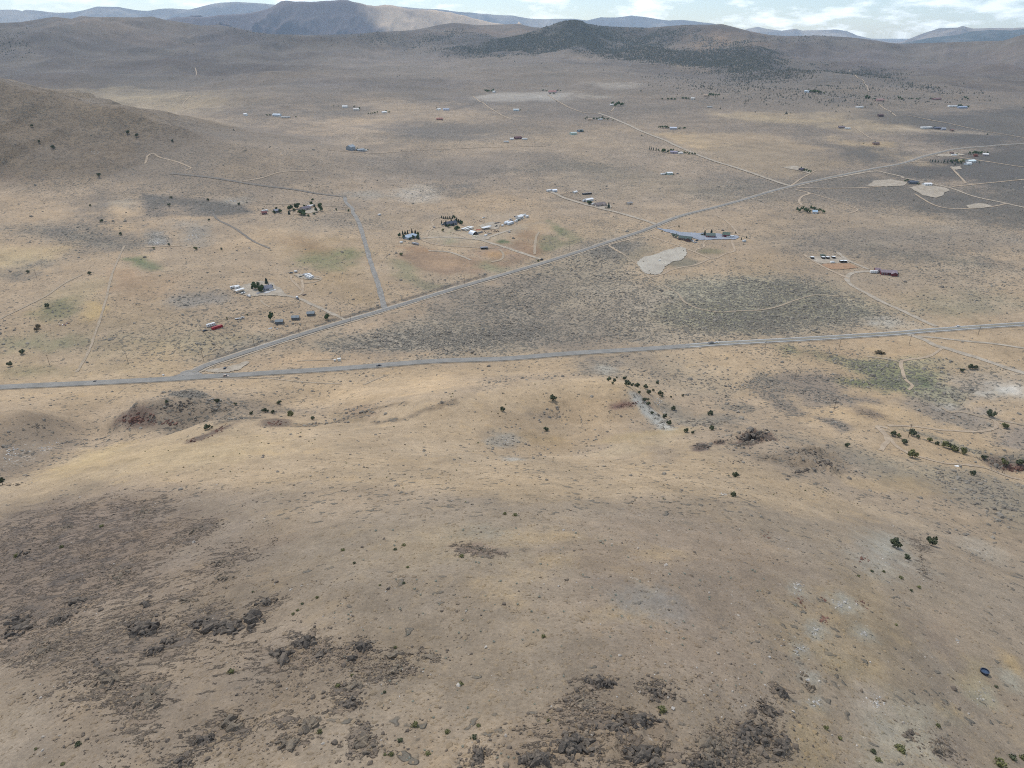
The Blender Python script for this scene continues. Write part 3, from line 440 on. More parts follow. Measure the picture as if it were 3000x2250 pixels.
# ---------------------------------------------------------------- materials
def new_mat(name, rgb=None, rough=.8, metal=0.0):
    m = bpy.data.materials.new(name); m.use_nodes = True
    b = m.node_tree.nodes['Principled BSDF']
    if rgb is not None: b.inputs['Base Color'].default_value = (*rgb, 1)
    b.inputs['Roughness'].default_value = rough; b.inputs['Metallic'].default_value = metal
    try: b.inputs['Specular IOR Level'].default_value = .25
    except Exception: pass
    return m
class G:
    """tiny node-graph helper"""
    def __init__(s, m): s.n, s.l = m.node_tree.nodes, m.node_tree.links; s.b = s.n['Principled BSDF']
    def put(s, node, i, v):
        if v is None: return
        if hasattr(v, 'links') or isinstance(v, bpy.types.NodeSocket): s.l.new(v, node.inputs[i])
        else: node.inputs[i].default_value = v
    def math(s, op, a, b=None, c=None, clamp=False):
        n = s.n.new('ShaderNodeMath'); n.operation = op; n.use_clamp = clamp
        for i, v in enumerate((a, b, c)): s.put(n, i, v)
        return n.outputs[0]
    def noise(s, vec, scale, detail=2, rough=.5, dist=0):
        n = s.n.new('ShaderNodeTexNoise'); s.put(n, 'Vector', vec); n.inputs['Scale'].default_value = scale; n.inputs['Detail'].default_value = detail
        n.inputs['Roughness'].default_value = rough; n.inputs['Distortion'].default_value = dist; return n.outputs['Fac']
    def sm(s, x, lo, hi):
        n = s.n.new('ShaderNodeMapRange'); n.interpolation_type = 'SMOOTHSTEP'; s.put(n, 'Value', x); s.put(n, 'From Min', lo); s.put(n, 'From Max', hi); return n.outputs['Result']
    def mix(s, f, a, b, mode='MIX'):
        n = s.n.new('ShaderNodeMix'); n.data_type = 'RGBA'; n.blend_type = mode
        s.put(n, 'Factor', f); s.put(n, 'A', (*a, 1) if isinstance(a, tuple) and len(a) == 3 else a); s.put(n, 'B', (*b, 1) if isinstance(b, tuple) and len(b) == 3 else b); return n.outputs['Result']
    def attr(s, name):
        n = s.n.new('ShaderNodeAttribute'); n.attribute_name = name; return n
    def pos(s):
        return s.n.new('ShaderNodeNewGeometry').outputs['Position']
gm = new_mat('dry_ground', rough=.95); g = G(gm)
P_ = g.pos(); A_soil = g.attr('soil').outputs['Color']; cov = g.n.new('ShaderNodeSeparateColor'); g.l.new(g.attr('cover').outputs['Color'], cov.inputs[0])
SG, RK, SPK = cov.outputs[0], cov.outputs[1], cov.outputs[2]
nA = g.noise(P_, 1/38, 6, .66); nB = g.noise(P_, 1/5.5, 5, .7); nC = g.noise(P_, 1/.8, 4, .7)
v1 = g.math('MULTIPLY_ADD', nA, .9, .55); v2 = g.math('MULTIPLY_ADD', nB, .8, .60); v3 = g.math('MULTIPLY_ADD', nC, 1.0, .5)
vv = g.math('MULTIPLY', g.math('MULTIPLY', v1, v2), v3)
vcol = g.n.new('ShaderNodeCombineXYZ'); [g.l.new(vv, vcol.inputs[i]) for i in range(3)]
c0 = g.mix(1.0, A_soil, vcol.outputs[0], 'MULTIPLY')
# pale dry straw between the soil
straw = g.sm(g.noise(P_, 1/14, 7, .72), .54, .66); c1 = g.mix(g.math('MULTIPLY', straw, .5), c0, g.mix(1.0, A_soil, (1.22, 1.16, 1.02), 'MULTIPLY'))
# sagebrush: small clumps gathered into drifts
s_frac = g.noise(P_, 1/190, 9, .72)
s_a = g.noise(P_, 1/2.6, 1, .5); s_b = g.noise(P_, 1/6.5, 2, .55)
s_sum = g.math('ADD', g.math('MULTIPLY', s_a, .62), g.math('MULTIPLY', s_b, .38))
s_loc = g.math('ADD', SG, g.math('MULTIPLY', g.math('MULTIPLY_ADD', s_frac, 1.9, -.95), g.math('MULTIPLY_ADD', SG, -.75, 1.05)))
thr = g.math('MULTIPLY_ADD', s_loc, -.24, .645)
s_mask = g.math('MULTIPLY', g.sm(g.math('SUBTRACT', s_sum, thr), 0.0, .06), g.sm(SG, 0.01, .12))
sagec = g.mix(g.noise(P_, 1/9, 3), srgb(108, 104, 95), srgb(80, 77, 68))
drift = g.math('MULTIPLY', g.sm(g.noise(P_, 1/420, 9, .70), .46, .60), g.sm(SG, .12, .45))
c1b = g.mix(g.math('MULTIPLY', drift, .66), c1, srgb(122, 111, 98))
c2 = g.mix(g.math('MULTIPLY', s_mask, .78), c1b, sagec)
# stony ground: dark weathered basalt showing through
mp = g.n.new('ShaderNodeMapping'); g.l.new(P_, mp.inputs['Vector']); mp.inputs['Rotation'].default_value = (0, 0, R_(-38)); mp.inputs['Scale'].default_value = (.42, 1.0, 1.0)
r_sum = g.math('ADD', g.math('MULTIPLY', g.noise(mp.outputs[0], 1/1.9, 6, .72, .5), .62), g.math('MULTIPLY', g.noise(P_, 1/11, 5, .65), .38))
r_mask = g.math('MULTIPLY', g.sm(g.math('SUBTRACT', r_sum, g.math('MULTIPLY_ADD', RK, -.34, .66)), 0.0, .045), g.sm(RK, .01, .08))
rockc = g.mix(g.sm(g.noise(P_, 1/7, 6, .7), .40, .58), srgb(84, 77, 70), srgb(121, 106, 90))
c3 = g.mix(g.math('MULTIPLY', r_mask, .72), c2, rockc)
p_sum = g.math('ADD', g.math('MULTIPLY', g.noise(P_, 1/1.5, 4, .75), .65), g.math('MULTIPLY', g.noise(P_, 1/16, 3, .6), .35))
p_mask = g.math('MULTIPLY', g.sm(g.math('SUBTRACT', p_sum, g.math('MULTIPLY_ADD', SPK, -.17, .67)), 0.0, .03), g.sm(SPK, .02, .12))
c4 = g.mix(g.math('MULTIPLY', p_mask, .55), c3, srgb(192, 186, 174))
g.l.new(c4, g.b.inputs['Base Color'])
bh = g.math('ADD', g.math('MULTIPLY', nC, .10), g.math('ADD', g.math('MULTIPLY', nB, .5), g.math('ADD', g.math('MULTIPLY', s_mask, .55), g.math('MULTIPLY', r_mask, .6))))
bp = g.n.new('ShaderNodeBump'); bp.inputs['Strength'].default_value = .9; bp.inputs['Distance'].default_value = 1.0
g.l.new(bh, bp.inputs['Height']); g.l.new(bp.outputs[0], g.b.inputs['Normal'])

# ---------------------------------------------------------------- terrain mesh
def np_mesh(name, co, tris=None, quads=None, smooth=False):
    me = bpy.data.meshes.new(name); co = np.asarray(co, np.float32)
    loops = []; starts = []; n = 0; tot = []
    if quads is not None and len(quads): loops.append(np.asarray(quads, np.int32).ravel()); tot.append(np.full(len(quads), 4, np.int32))
    if tris is not None and len(tris): loops.append(np.asarray(tris, np.int32).ravel()); tot.append(np.full(len(tris), 3, np.int32))
    loops = np.concatenate(loops); tot = np.concatenate(tot); starts = np.concatenate([[0], np.cumsum(tot)[:-1]]).astype(np.int32)
    me.vertices.add(len(co)); me.vertices.foreach_set('co', co.ravel())
    me.loops.add(len(loops)); me.loops.foreach_set('vertex_index', loops)
    me.polygons.add(len(tot)); me.polygons.foreach_set('loop_start', starts)
    me.update(calc_edges=True)
    me.polygons.foreach_set('use_smooth', np.full(len(tot), smooth, bool))
    return me
def set_col(me, name, rgb):
    a = me.color_attributes.new(name, 'FLOAT_COLOR', 'POINT'); d = np.ones((len(rgb), 4), np.float32); d[:, :3] = rgb; a.data.foreach_set('color', d.ravel())
def link(name, me, mat=None, parent=None, kind=None):
    o = bpy.data.objects.new(name, me); COL.objects.link(o)
    if mat is not None:
        if len(me.materials) == 0: me.materials.append(mat)
    if parent is not None: o.parent = parent
    if kind: o['kind'] = kind
    return o
idx = np.arange(NL*NA).reshape(NL, NA)
quads = np.stack([idx[:-1, :-1], idx[:-1, 1:], idx[1:, 1:], idx[1:, :-1]], -1).reshape(-1, 4)
co = np.stack([GX, GY, GZ], -1).reshape(-1, 3)
# close the sheet under and behind the camera
back = []
n0 = len(co); zc = float(GZ[0].mean())
extra = [(0.0, -600.0, 120.0), (-900.0, -300.0, 90.0), (900.0, -300.0, 90.0)]
tri = [(int(idx[0, k+1]), int(idx[0, k]), n0) for k in range(NA-1)]
me = np_mesh('terrain', np.concatenate([co, [(0, 4.0, zc+1)]]), tri, quads, True)
set_col(me, 'soil', np.concatenate([soil.reshape(-1, 3), soil[0, NA//2][None]]))
cov_ = np.stack([sage, rock, speck], -1).reshape(-1, 3); set_col(me, 'cover', np.concatenate([cov_, cov_[:1]]))
terrain = link('terrain', me, gm, kind='structure')
# ---------------------------------------------------------------- far ranges
def range_mesh(name, crest, R, depth, mat_, amp, wl, seed, base=60, cols=460, rows=110, rough_top=.10, lift=12):
    pts = []
    for px, py in crest:
        a, s = ray(px, py); pts.append((a, CAMZ - s*R + lift))
    pts = np.array(pts); a = np.linspace(pts[0, 0], pts[-1, 0], cols); top = np.interp(a, pts[:, 0], pts[:, 1])
    t = np.linspace(-1, 1, rows*2-1)        # -1 viewer side foot, 0 crest, 1 back
    A, T = np.meshgrid(a, t); RR = R + T*depth*np.where(T < 0, 1, .8)
    X, Y = RR*np.sin(A), RR*np.cos(A)
    prof = (1-np.abs(T))**1.15
    sp = ridged(X/wl, Y/wl*.55, seed, 6)-.72
    Z = base + (top[None, :]-base)*prof + amp*sp*np.clip(np.abs(T)*3.2, rough_top, 1)*np.clip((1-np.abs(T))*5, 0, 1)
    i = np.arange(A.size).reshape(A.shape)
    q = np.stack([i[:-1, :-1], i[:-1, 1:], i[1:, 1:], i[1:, :-1]], -1).reshape(-1, 4)
    me = np_mesh(name, np.stack([X, Y, Z], -1).reshape(-1, 3), None, q, True)
    return link(name, me, mat_, kind='structure')
def range_mat(name, c_lo, c_hi, sx, thr=.5, xsplit=None):
    m = new_mat(name, rough=.95); q = G(m); p = q.pos()
    f = q.sm(q.noise(p, 1/sx, 7, .66), thr-.10, thr+.10)
    if xsplit:  # shaded side left of the split, sunlit side right, by colour alone
        s_ = q.n.new('ShaderNodeSeparateXYZ'); q.l.new(p, s_.inputs[0])
        ww = q.math('ADD', s_.outputs[0], q.math('MULTIPLY_ADD', q.noise(p, 1/1800, 5), 4200, -2100))
        f = q.math('MULTIPLY', q.math('MULTIPLY_ADD', f, .55, .45), q.sm(ww, xsplit-350, xsplit+350))
    c = q.mix(f, srgb(*c_lo), srgb(*c_hi)); q.l.new(q.mix(q.math('MULTIPLY', q.noise(p, 1/140, 5, .7), .5), c, srgb(88, 84, 80)), q.b.inputs['Base Color']); return m
a_, s_ = ray(1075, 60)
range_mesh('mountain', [(380,98),(480,72),(520,60),(560,55),(600,52),(640,44),(700,41),(760,36),(800,28),(840,13),(880,9),(920,5),(960,2),(1000,0),(1020,2),(1045,9),(1075,17),(1100,20),(1128,14),(1150,16),(1170,22),(1200,27),(1230,27),(1260,28),(1290,33),(1320,37),(1360,46),(1400,58),(1440,68),(1520,84),(1620,98)],
           14000, 3400, range_mat('mountain_slopes', (122,108,106), (226,198,166), 900, .42, math.sin(a_)*12700), 900, 1500, 301, base=130, lift=60)  # sunlit tan right face and cloud-shaded left painted into the slope colour
rm2 = range_mat('distant_slopes', (138,128,122), (190,174,156), 1500, .55)
range_mesh('mountain', [(-500,30),(-200,40),(0,29),(45,29),(66,34),(75,30),(110,33),(160,38),(215,38),(245,31),(285,20),(345,23),(400,32),(430,34),(470,28),(500,27),(555,31),(600,20),(650,10),(690,8),(740,10),(790,14),(830,15),(900,16),(1000,20),(1200,22),(1290,26),(1340,33),(1385,37),(1410,42),(1440,45),(1500,46),(1550,55),(1600,57),(1640,56),(1680,55),(1720,60),(1760,50),(1800,52),(1850,46),(1890,50),(1930,57),(1960,60),(2000,58),(2090,70),(2140,88),(2180,100)],
           26000, 5000, rm2, 620, 2600, 311, base=150, lift=30, rows=60)
range_mesh('mountain', [(2120,104),(2190,84),(2220,78),(2250,86),(2290,90),(2330,84),(2350,89),(2420,87),(2450,86),(2480,92),(2510,105),(2545,112),(2590,121),(2640,131),(2700,142)], 23000, 3600, rm2, 260, 1900, 321, base=0, cols=160, rows=50)
range_mesh('mountain', [(2600,130),(2640,122),(2700,98),(2750,83),(2780,82),(2805,81),(2820,76),(2835,81),(2850,85),(2900,83),(2960,83),(3000,80),(3200,70),(3600,80)], 21000, 4200, range_mat('pale_slopes', (120,108,102), (168,150,132), 1000, .45), 380, 1800, 341, base=0, cols=260, rows=50)
range_mesh('mountain', [(2600,134),(2640,127),(2720,113),(2800,104),(2850,93),(2900,88),(2960,92),(3000,86),(3200,80),(3600,100)], 15500, 3000, range_mat('wooded_slopes', (84,90,90), (122,118,112), 600, .55), 260, 1300, 351, base=-20, cols=240, rows=50)
pl = np_mesh('plain', [(-20000, 7500, 20), (20000, 7500, 20), (36000, 31500, 60), (-36000, 31500, 60)], None, [(0, 1, 2, 3)]); link('plain', pl, rm2, kind='structure')

# ---------------------------------------------------------------- the air
hx, hy0, hy1, hz0, hz1 = 37000, -1500, 32000, -30, 1650
v = [(x, y, z) for z in (hz0, hz1) for x, y in ((-hx, hy0), (hx, hy0), (hx, hy1), (-hx, hy1))]
hm = bpy.data.materials.new('haze'); hm.use_nodes = True; hm.node_tree.nodes.clear()
ho = hm.node_tree.nodes.new('ShaderNodeOutputMaterial'); hv = hm.node_tree.nodes.new('ShaderNodeVolumePrincipled')
hv.inputs['Color'].default_value = (.52, .77, 1.0, 1); hv.inputs['Density'].default_value = 2.5e-5; hv.inputs['Anisotropy'].default_value = 0.0
hm.node_tree.links.new(hv.outputs[0], ho.inputs['Volume'])
link('haze', np_mesh('haze', v, None, [(0,3,2,1),(4,5,6,7),(0,1,5,4),(1,2,6,5),(2,3,7,6),(3,0,4,7)]), hm, kind='stuff')
# ---------------------------------------------------------------- roads and yards, draped on the ground
def drape_ribbon(name, pts_px, width, mat_, lift, ragged=0.0, offs=(0.0,), seed=0, kind='structure', wmin=None):
    P = [at(*p) for p in pts_px]
    _r = sum(v.length for v in P)/len(P); lift = lift + .00022*_r
    if ragged: width = width + .0005*_r
    # smooth curve through the surveyed points
    out = []
    for i in range(len(P)-1):
        p0 = P[max(i-1, 0)]; p1 = P[i]; p2 = P[i+1]; p3 = P[min(i+2, len(P)-1)]
        L = (p2-p1).length; n = max(2, int(L/max(2.5, .004*p1.length)))
        for k in range(n):
            t = k/n; out.append(.5*((2*p1) + (p2-p0)*t + (2*p0-5*p1+4*p2-p3)*t*t + (3*p1-p0-3*p2+p3)*t**3))
    out.append(P[-1]); C = np.array([(v.x, v.y) for v in out]); T = np.gradient(C, axis=0); T /= np.linalg.norm(T, axis=1)[:, None]+1e-9
    N = np.stack([-T[:, 1], T[:, 0]], 1); n = len(C); s = np.arange(n)
    co, q = [], []; m = 5
    zs = np.max([height(C[:, 0]+N[:, 0]*width*.5*f, C[:, 1]+N[:, 1]*width*.5*f) for f in (-1, -.5, 0, .5, 1)], axis=0) if ragged == 0 else None
    for off in offs:
        b = len(co)
        for j, f in enumerate(np.linspace(-1, 1, m)):
            wv = width*.5*f*(1 + ragged*(vnoise(s*.35+j*9.3, s*0+seed, seed)*2-1)) + off
            X, Y = C[:, 0]+N[:, 0]*wv, C[:, 1]+N[:, 1]*wv
            Z = (zs if zs is not None else height(X, Y)) + lift
            co += list(zip(X, Y, Z))
        for j in range(m-1):
            for i in range(n-1):
                q.append((b+j*n+i, b+j*n+i+1, b+(j+1)*n+i+1, b+(j+1)*n+i))
    me = np_mesh(name, co, None, q, True); return link(name, me, mat_, kind=kind)
def drape_pad(name, poly_px, mat_, lift, step=.0016, kind='structure'):
    P = chart(poly_px); a = np.arange(P[:, 0].min()-step, P[:, 0].max()+step, step*.6); l = np.arange(P[:, 1].min()-step, P[:, 1].max()+step, step)
    A, L = np.meshgrid(a, l); d = sdist(P, A, L) + .0026*fbm(A/.007, L/.007, 77, 4)
    R = np.exp(L); X, Y = R*np.sin(A), R*np.cos(A); Z = height(X.ravel(), Y.ravel()).reshape(X.shape) + lift + .0003*R
    i = np.arange(A.size).reshape(A.shape); dc = (d[:-1, :-1]+d[1:, 1:]+d[1:, :-1]+d[:-1, 1:])/4
    q = np.stack([i[:-1, :-1], i[:-1, 1:], i[1:, 1:], i[1:, :-1]], -1)[dc > 0]
    if len(q) == 0: return None
    me = np_mesh(name, np.stack([X, Y, Z], -1).reshape(-1, 3), None, q, True); return link(name, me, mat_, kind=kind)
def earthy(name, c, c2, sc, rough=.95, fine=.5):
    m = new_mat(name, rough=rough); q = G(m); p = q.pos(); f = q.sm(q.noise(p, 1/sc, 5, .65), .35, .65)
    col = q.mix(f, srgb(*c), srgb(*c2)); n2 = q.noise(p, 1/fine, 4, .7); k = q.math('MULTIPLY_ADD', n2, .5, .75)
    cc = q.n.new('ShaderNodeCombineXYZ'); [q.l.new(k, cc.inputs[i]) for i in range(3)]
    q.l.new(q.mix(1.0, col, cc.outputs[0], 'MULTIPLY'), q.b.inputs['Base Color']); return m
M_asph = earthy('old_asphalt', (141,137,129), (127,124,117), 9); M_asph2 = earthy('patched_asphalt', (146,141,132), (122,118,111), 5)
M_lot = earthy('chip_seal', (146,150,156), (136,141,148), 14); M_shoulder = earthy('gravel_shoulder', (172,158,138), (156,142,122), 6)
M_gravel = earthy('gravel', (172,160,142), (150,138,120), 8); M_dirt = earthy('dirt', (174,156,132), (156,138,116), 7); M_track = earthy('two_track', (164,148,126), (148,133,112), 6)
M_dark = earthy('dark_strip', (112,106,98), (128,119,107), 9); M_pond = earthy('dry_pond_silt', (176,168,152), (160,151,136), 22); M_paint = new_mat('road_paint', srgb(206,206,200)); M_yel = new_mat('yellow_paint', srgb(190,170,110))
M_conc = earthy('concrete', (190,188,184), (176,174,170), 3)
HW = [(-60,1141),(0,1138),(135,1131),(280,1124),(380,1119),(530,1111),(680,1102),(920,1087),(1112,1073),(1356,1057),(1627,1041),(1900,1023),(2090,1009),(2306,997),(2509,985),(2620,978),(2712,970),(2848,960),(3000,950),(3080,944)]
drape_ribbon('highway_shoulder', HW, 11.5, M_shoulder, .10, ragged=.05); drape_ribbon('highway', HW, 8.8, M_asph, .45)
drape_ribbon('road_marking', HW, .6, M_paint, .58, offs=(-3.6, 3.6)); drape_ribbon('road_marking', HW, .36, M_yel, .58, offs=(0.0,))
M_wear = earthy('worn_wheel_path', (124,120,113), (132,128,120), 6); drape_ribbon('road_wear_markings', HW, .9, M_wear, .52, offs=(-2.7, -1.0, 1.0, 2.7))
R2 = [(545,1103),(572,1088),(610,1070),(690,1043),(813,1003),(1003,945),(1126,909),(1261,868),(1424,820),(1580,775),(1749,721),(1899,671),(1993,634),(2115,603),(2224,572),(2319,546),(2440,519),(2542,498),(2640,480),(2710,458),(2780,441),(2814,436),(2904,428),(3000,422),(3100,418)]
drape_ribbon('road_shoulder', R2, 12.5, M_shoulder, .05, ragged=.12, seed=4); drape_ribbon('road', R2, 7.4, M_asph2, .42)
drape_ribbon('road_marking', R2[:14], .25, M_paint, .54, offs=(-3.1, 3.1))
drape_ribbon('road_wear_markings', R2, .9, M_wear, .48, offs=(-2.4, -.9, .9, 2.4))
drape_pad('road_junction', [(470,1116),(520,1100),(545,1086),(575,1085),(590,1098),(620,1102),(690,1103),(690,1105),(560,1111),(480,1117)], M_asph2, .50)
drape_pad('gravel_pullout', [(590,1085),(640,1080),(680,1072),(720,1060),(730,1062),(700,1085),(660,1092),(620,1092)], M_gravel, .2)
drape_ribbon('county_road', [(1127,906),(1108,835),(1085,765),(1066,700),(1050,650),(1035,625),(1032,612),(1022,602),(1013,592),(1010,578)], 5.6, M_asph2, .30, ragged=.16, seed=2)
drape_ribbon('county_road', [(500,508),(560,514),(680,530),(800,548),(900,562),(1000,576),(1014,577)], 6.0, M_dark, .3, ragged=.08, seed=3)
drape_ribbon('gravel_road', [(1924,660),(1912,654),(1851,635),(1801,621),(1747,608),(1693,593),(1655,581),(1625,567),(1605,560)], 7, M_gravel, .34, ragged=.1, seed=5)
drape_ribbon('gravel_road', [(2319,546),(2280,535),(2224,515),(2150,490),(2075,466),(2000,436),(1939,408),(1880,385),(1830,362),(1790,345),(1752,332)], 8, M_gravel, .4, ragged=.08, seed=6)
for k, (w_, mm, pts) in enumerate([
  (5.5, M_gravel, [(2745,957),(2700,938),(2640,910),(2580,882),(2520,850),(2490,832),(2482,815),(2492,803),(2515,797),(2550,795)]),
  (4.5, M_dirt, [(2485,817),(2450,800),(2410,780),(2375,760),(2355,745)]), (4.5, M_gravel, [(2545,790),(2510,775),(2480,760),(2455,740)]),
  (6.5, M_gravel, [(2640,975),(2680,985),(2712,998),(2740,1012),(2764,1018),(2820,1036),(2880,1054),(2940,1075),(3000,1094),(3060,1115)]),
  (4.0, M_gravel, [(2690,985),(2760,992),(2840,1000),(2920,1008),(3000,1020),(3060,1026)]),
  (3.4, M_dirt, [(2764,1018),(2720,1045),(2650,1056),(2640,1065),(2645,1095),(2655,1115),(2672,1130),(2660,1142)]), (3.0, M_track, [(2540,1045),(2600,1052),(2640,1062)]),
  (4.5, M_dirt, [(2580,1320),(2600,1285),(2570,1250),(2600,1255)]), (3.6, M_dirt, [(2580,1255),(2620,1300),(2650,1322),(2700,1340),(2760,1356),(2830,1362),(2900,1376),(2990,1405)]),
  (3.4, M_dirt, [(2600,1248),(2680,1250),(2760,1260),(2850,1265),(2905,1258),(2920,1248),(2912,1232),(2880,1216)]), (3.2, M_track, [(2760,1195),(2785,1208),(2810,1206),(2880,1222),(2940,1234),(3010,1246)]),
  (4.5, M_gravel, [(1012,938),(985,925),(950,908),(910,890),(880,876),(850,868),(800,862)]), (3.5, M_dirt, [(860,870),(885,858),(887,835),(885,815),(900,808)]), (3.2, M_dirt, [(882,850),(868,835),(853,818),(855,808)]),
  (3.0, M_track, [(765,880),(772,890),(790,900)]), (2.8, M_track, [(905,808),(935,812),(940,820),(915,828),(890,830)]),
  (5.5, M_gravel, [(1585,760),(1540,745),(1490,728),(1450,716),(1410,704),(1380,700),(1310,695),(1250,697),(1225,700)]), (4.0, M_dirt, [(1235,703),(1270,715),(1330,722),(1400,726),(1450,728)]),
  (4.0, M_dirt, [(1250,697),(1252,682),(1270,670),(1300,662)]), (3.6, M_dirt, [(1270,662),(1264,650),(1275,640),(1290,636)]), (4.5, M_dirt, [(1380,700),(1350,690),(1320,680)]), (4.5, M_gravel, [(1410,704),(1440,692),(1475,680),(1500,672)]), (3.6, M_gravel, [(1255,735),(1310,738),(1345,748),(1380,762)]),
  (4, M_track, [(1462,730),(1475,745),(1468,760),(1440,768)]), (4, M_track, [(1566,745),(1570,700),(1580,680)]),
  (3.8, M_dirt, [(1820,742),(1788,722),(1790,716),(1830,705),(1880,694)]), (2.6, M_track, [(1795,724),(1830,748),(1865,773),(1876,788),(1892,804),(1903,815),(1925,826),(1960,845),(1985,860),(2005,885),(2050,905),(2110,915),(2150,912),(2230,908),(2280,898),(2330,880),(2385,865),(2450,868),(2485,868)]),
  (3.6, M_dirt, [(1903,812),(1927,807),(1950,800),(1963,792),(1999,783),(2032,778),(2057,769),(2080,758),(2100,756),(2122,745),(2151,735),(2146,716),(2144,704)]),
  (3.4, M_dirt, [(2080,757),(2059,749),(2039,740),(2021,733),(1999,725),(1985,719),(1959,712),(1927,700),(1900,692)]), (3.2, M_dirt, [(2037,738),(2041,731),(2062,724),(2061,712),(2070,704)]),
  (3.2, M_dirt, [(2165,690),(2150,670),(2130,650),(2100,632)]), (3.6, M_dirt, [(1985,660),(1969,664),(1955,669)]),
  (5, M_dirt, [(2335,550),(2420,552),(2500,551),(2560,548),(2620,543),(2660,540)]), (6, M_shoulder, [(2340,545),(2400,530),(2480,515),(2560,502),(2600,508),(2650,520)]),
  (5, M_dirt, [(2330,556),(2372,566),(2350,575),(2340,590),(2350,603)]), (3.5, M_dirt, [(2370,565),(2420,580),(2480,600),(2512,615),(2490,625)]),
  (6, M_shoulder, [(2640,520),(2780,550),(2850,575),(2920,590),(3000,608),(3060,620)]), (4.5, M_dirt, [(2790,548),(2810,545),(2900,536),(3000,526),(3060,520)]), (4, M_dirt, [(2680,568),(2735,600),(2800,612),(2900,606),(2950,596)]),
  (4, M_dirt, [(2785,490),(2800,505),(2830,537)]), (5, M_dirt, [(2750,452),(2800,460),(2900,475),(3000,490),(3060,498)]), (3.6, M_dirt, [(2630,477),(2700,474),(2725,476)]),
  (4, M_dirt, [(2655,338),(2760,358),(2850,378),(2930,392),(3000,404),(3060,412)]), (4, M_dirt, [(2560,300),(2590,318),(2625,340)]), (3.6, M_dirt, [(2490,205),(2505,220),(2530,238),(2545,268)]), (3.4, M_dirt, [(2500,372),(2530,392),(2555,408)]),
  (4.5, M_dirt, [(1386,282),(1420,305),(1460,332),(1500,350)]), (4.5, M_dirt, [(1605,278),(1640,300),(1680,320),(1710,330),(1745,333)]), (3.5, M_dirt, [(1750,332),(1790,326),(1800,313)]), (3.6, M_dirt, [(2310,550),(2350,522),(2380,505),(2390,500)]), (3.4, M_dirt, [(2290,490),(2340,500),(2380,508)]),
  (4, M_dirt, [(425,480),(432,458),(450,450),(470,462),(520,475),(560,492),(545,498)]), (3.4, M_dirt, [(960,440),(1040,446),(1200,442),(1420,432),(1600,428)]), (3.5, M_dirt, [(680,535),(760,523),(820,505),(900,500)]), (3, M_dirt, [(570,200),(575,210),(573,222)]), (3.5, M_dirt, [(560,282),(540,300),(536,312),(545,318)]),
  (3.0, M_track, [(0,935),(60,905),(130,870),(190,830),(240,805)]), (3.0, M_track, [(225,1090),(260,1030),(285,960),(310,880),(330,800),(355,740),(365,720)]), (3.5, M_dirt, [(420,725),(500,721),(560,724)]), (3.0, M_track, [(770,598),(900,600),(1000,606),(1030,610)]), (3.4, M_dirt, [(860,628),(960,620),(1030,625)]),
  (4.2, M_dark, [(625,625),(640,645),(690,670),(740,705),(790,728)]), (2.4, M_track, [(500,1115),(740,1108),(860,1117),(1000,1125)]), (2.4, M_track, [(1065,1128),(1100,1112),(1135,1100)]),
  (2.0, M_track, [(870,1058),(1000,1053),(1010,1051)])]):
    nm = 'gravel_road' if w_ >= 6 else ('driveway' if mm is M_gravel else 'dirt_track')
    drape_ribbon(nm, pts, w_*(.95 if mm is M_gravel else .74), mm, .12, ragged=.32, seed=20+k)
POND = [(1865,771),(1876,759),(1894,752),(1925,744),(1947,735),(1967,729.5),(1983,725),(1997,725),(2008,728.6),(2012,736),(2011,747),(2004,758),(1990,764),(1974,767),(1957,776),(1945,786),(1942,794),(1934,803),(1923,806),(1907,805),(1892,802),(1880,792),(1870,779)]
drape_pad('pond_bed_ground', POND, M_pond, .30)
drape_pad('parking_lot_pavement', [(1925,669),(1956,672.5),(1997,681),(2039,683),(2100,684),(2122,688),(2147,689),(2165,694),(2158,702),(2093,702),(2048,704),(2028,698),(1994,692),(1956,681),(1930,673)], M_lot, .30)
for p in ([(2363,752),(2416,751),(2463,755),(2481,763),(2488,772),(2401,774)], [(680,850),(715,835),(760,824),(800,828),(815,842),(838,862),(860,872),(800,866),(740,868),(700,862)], [(1385,690),(1420,688),(1440,700),(1410,706),(1385,702)], [(870,622),(900,616),(925,608),(945,612),(930,622),(905,625)],
          [(2540,545),(2560,530),(2610,526),(2660,534),(2650,545),(2600,548)], [(2665,550),(2700,542),(2760,548),(2785,556),(2755,575),(2740,580),(2700,572)], [(2830,602),(2870,596),(2910,602),(2890,610),(2840,610)], [(2290,490),(2330,486),(2380,500),(2370,508)], [(2785,490),(2815,486),(2818,496),(2795,498)],
          [(2730,455),(2800,448),(2830,455),(2760,460)], [(1745,608),(1770,598),(1790,598),(1793,612),(1770,612)], [(1400,662),(1440,650),(1470,655),(1460,670),(1420,675)], [(860,806),(900,802),(925,812),(935,818),(905,820),(875,815)]):
    drape_pad('gravel_yard', p, M_gravel, .2)
drape_pad('bare_field_ground', [(2401,774),(2488,771),(2517,785),(2470,789),(2434,790)], earthy('ploughed_soil', (164,132,102), (150,120,94), 4), .2)
drape_pad('concrete_patio_pavement', [(772,858),(808,846),(811,850),(776,862)], M_conc, .35)

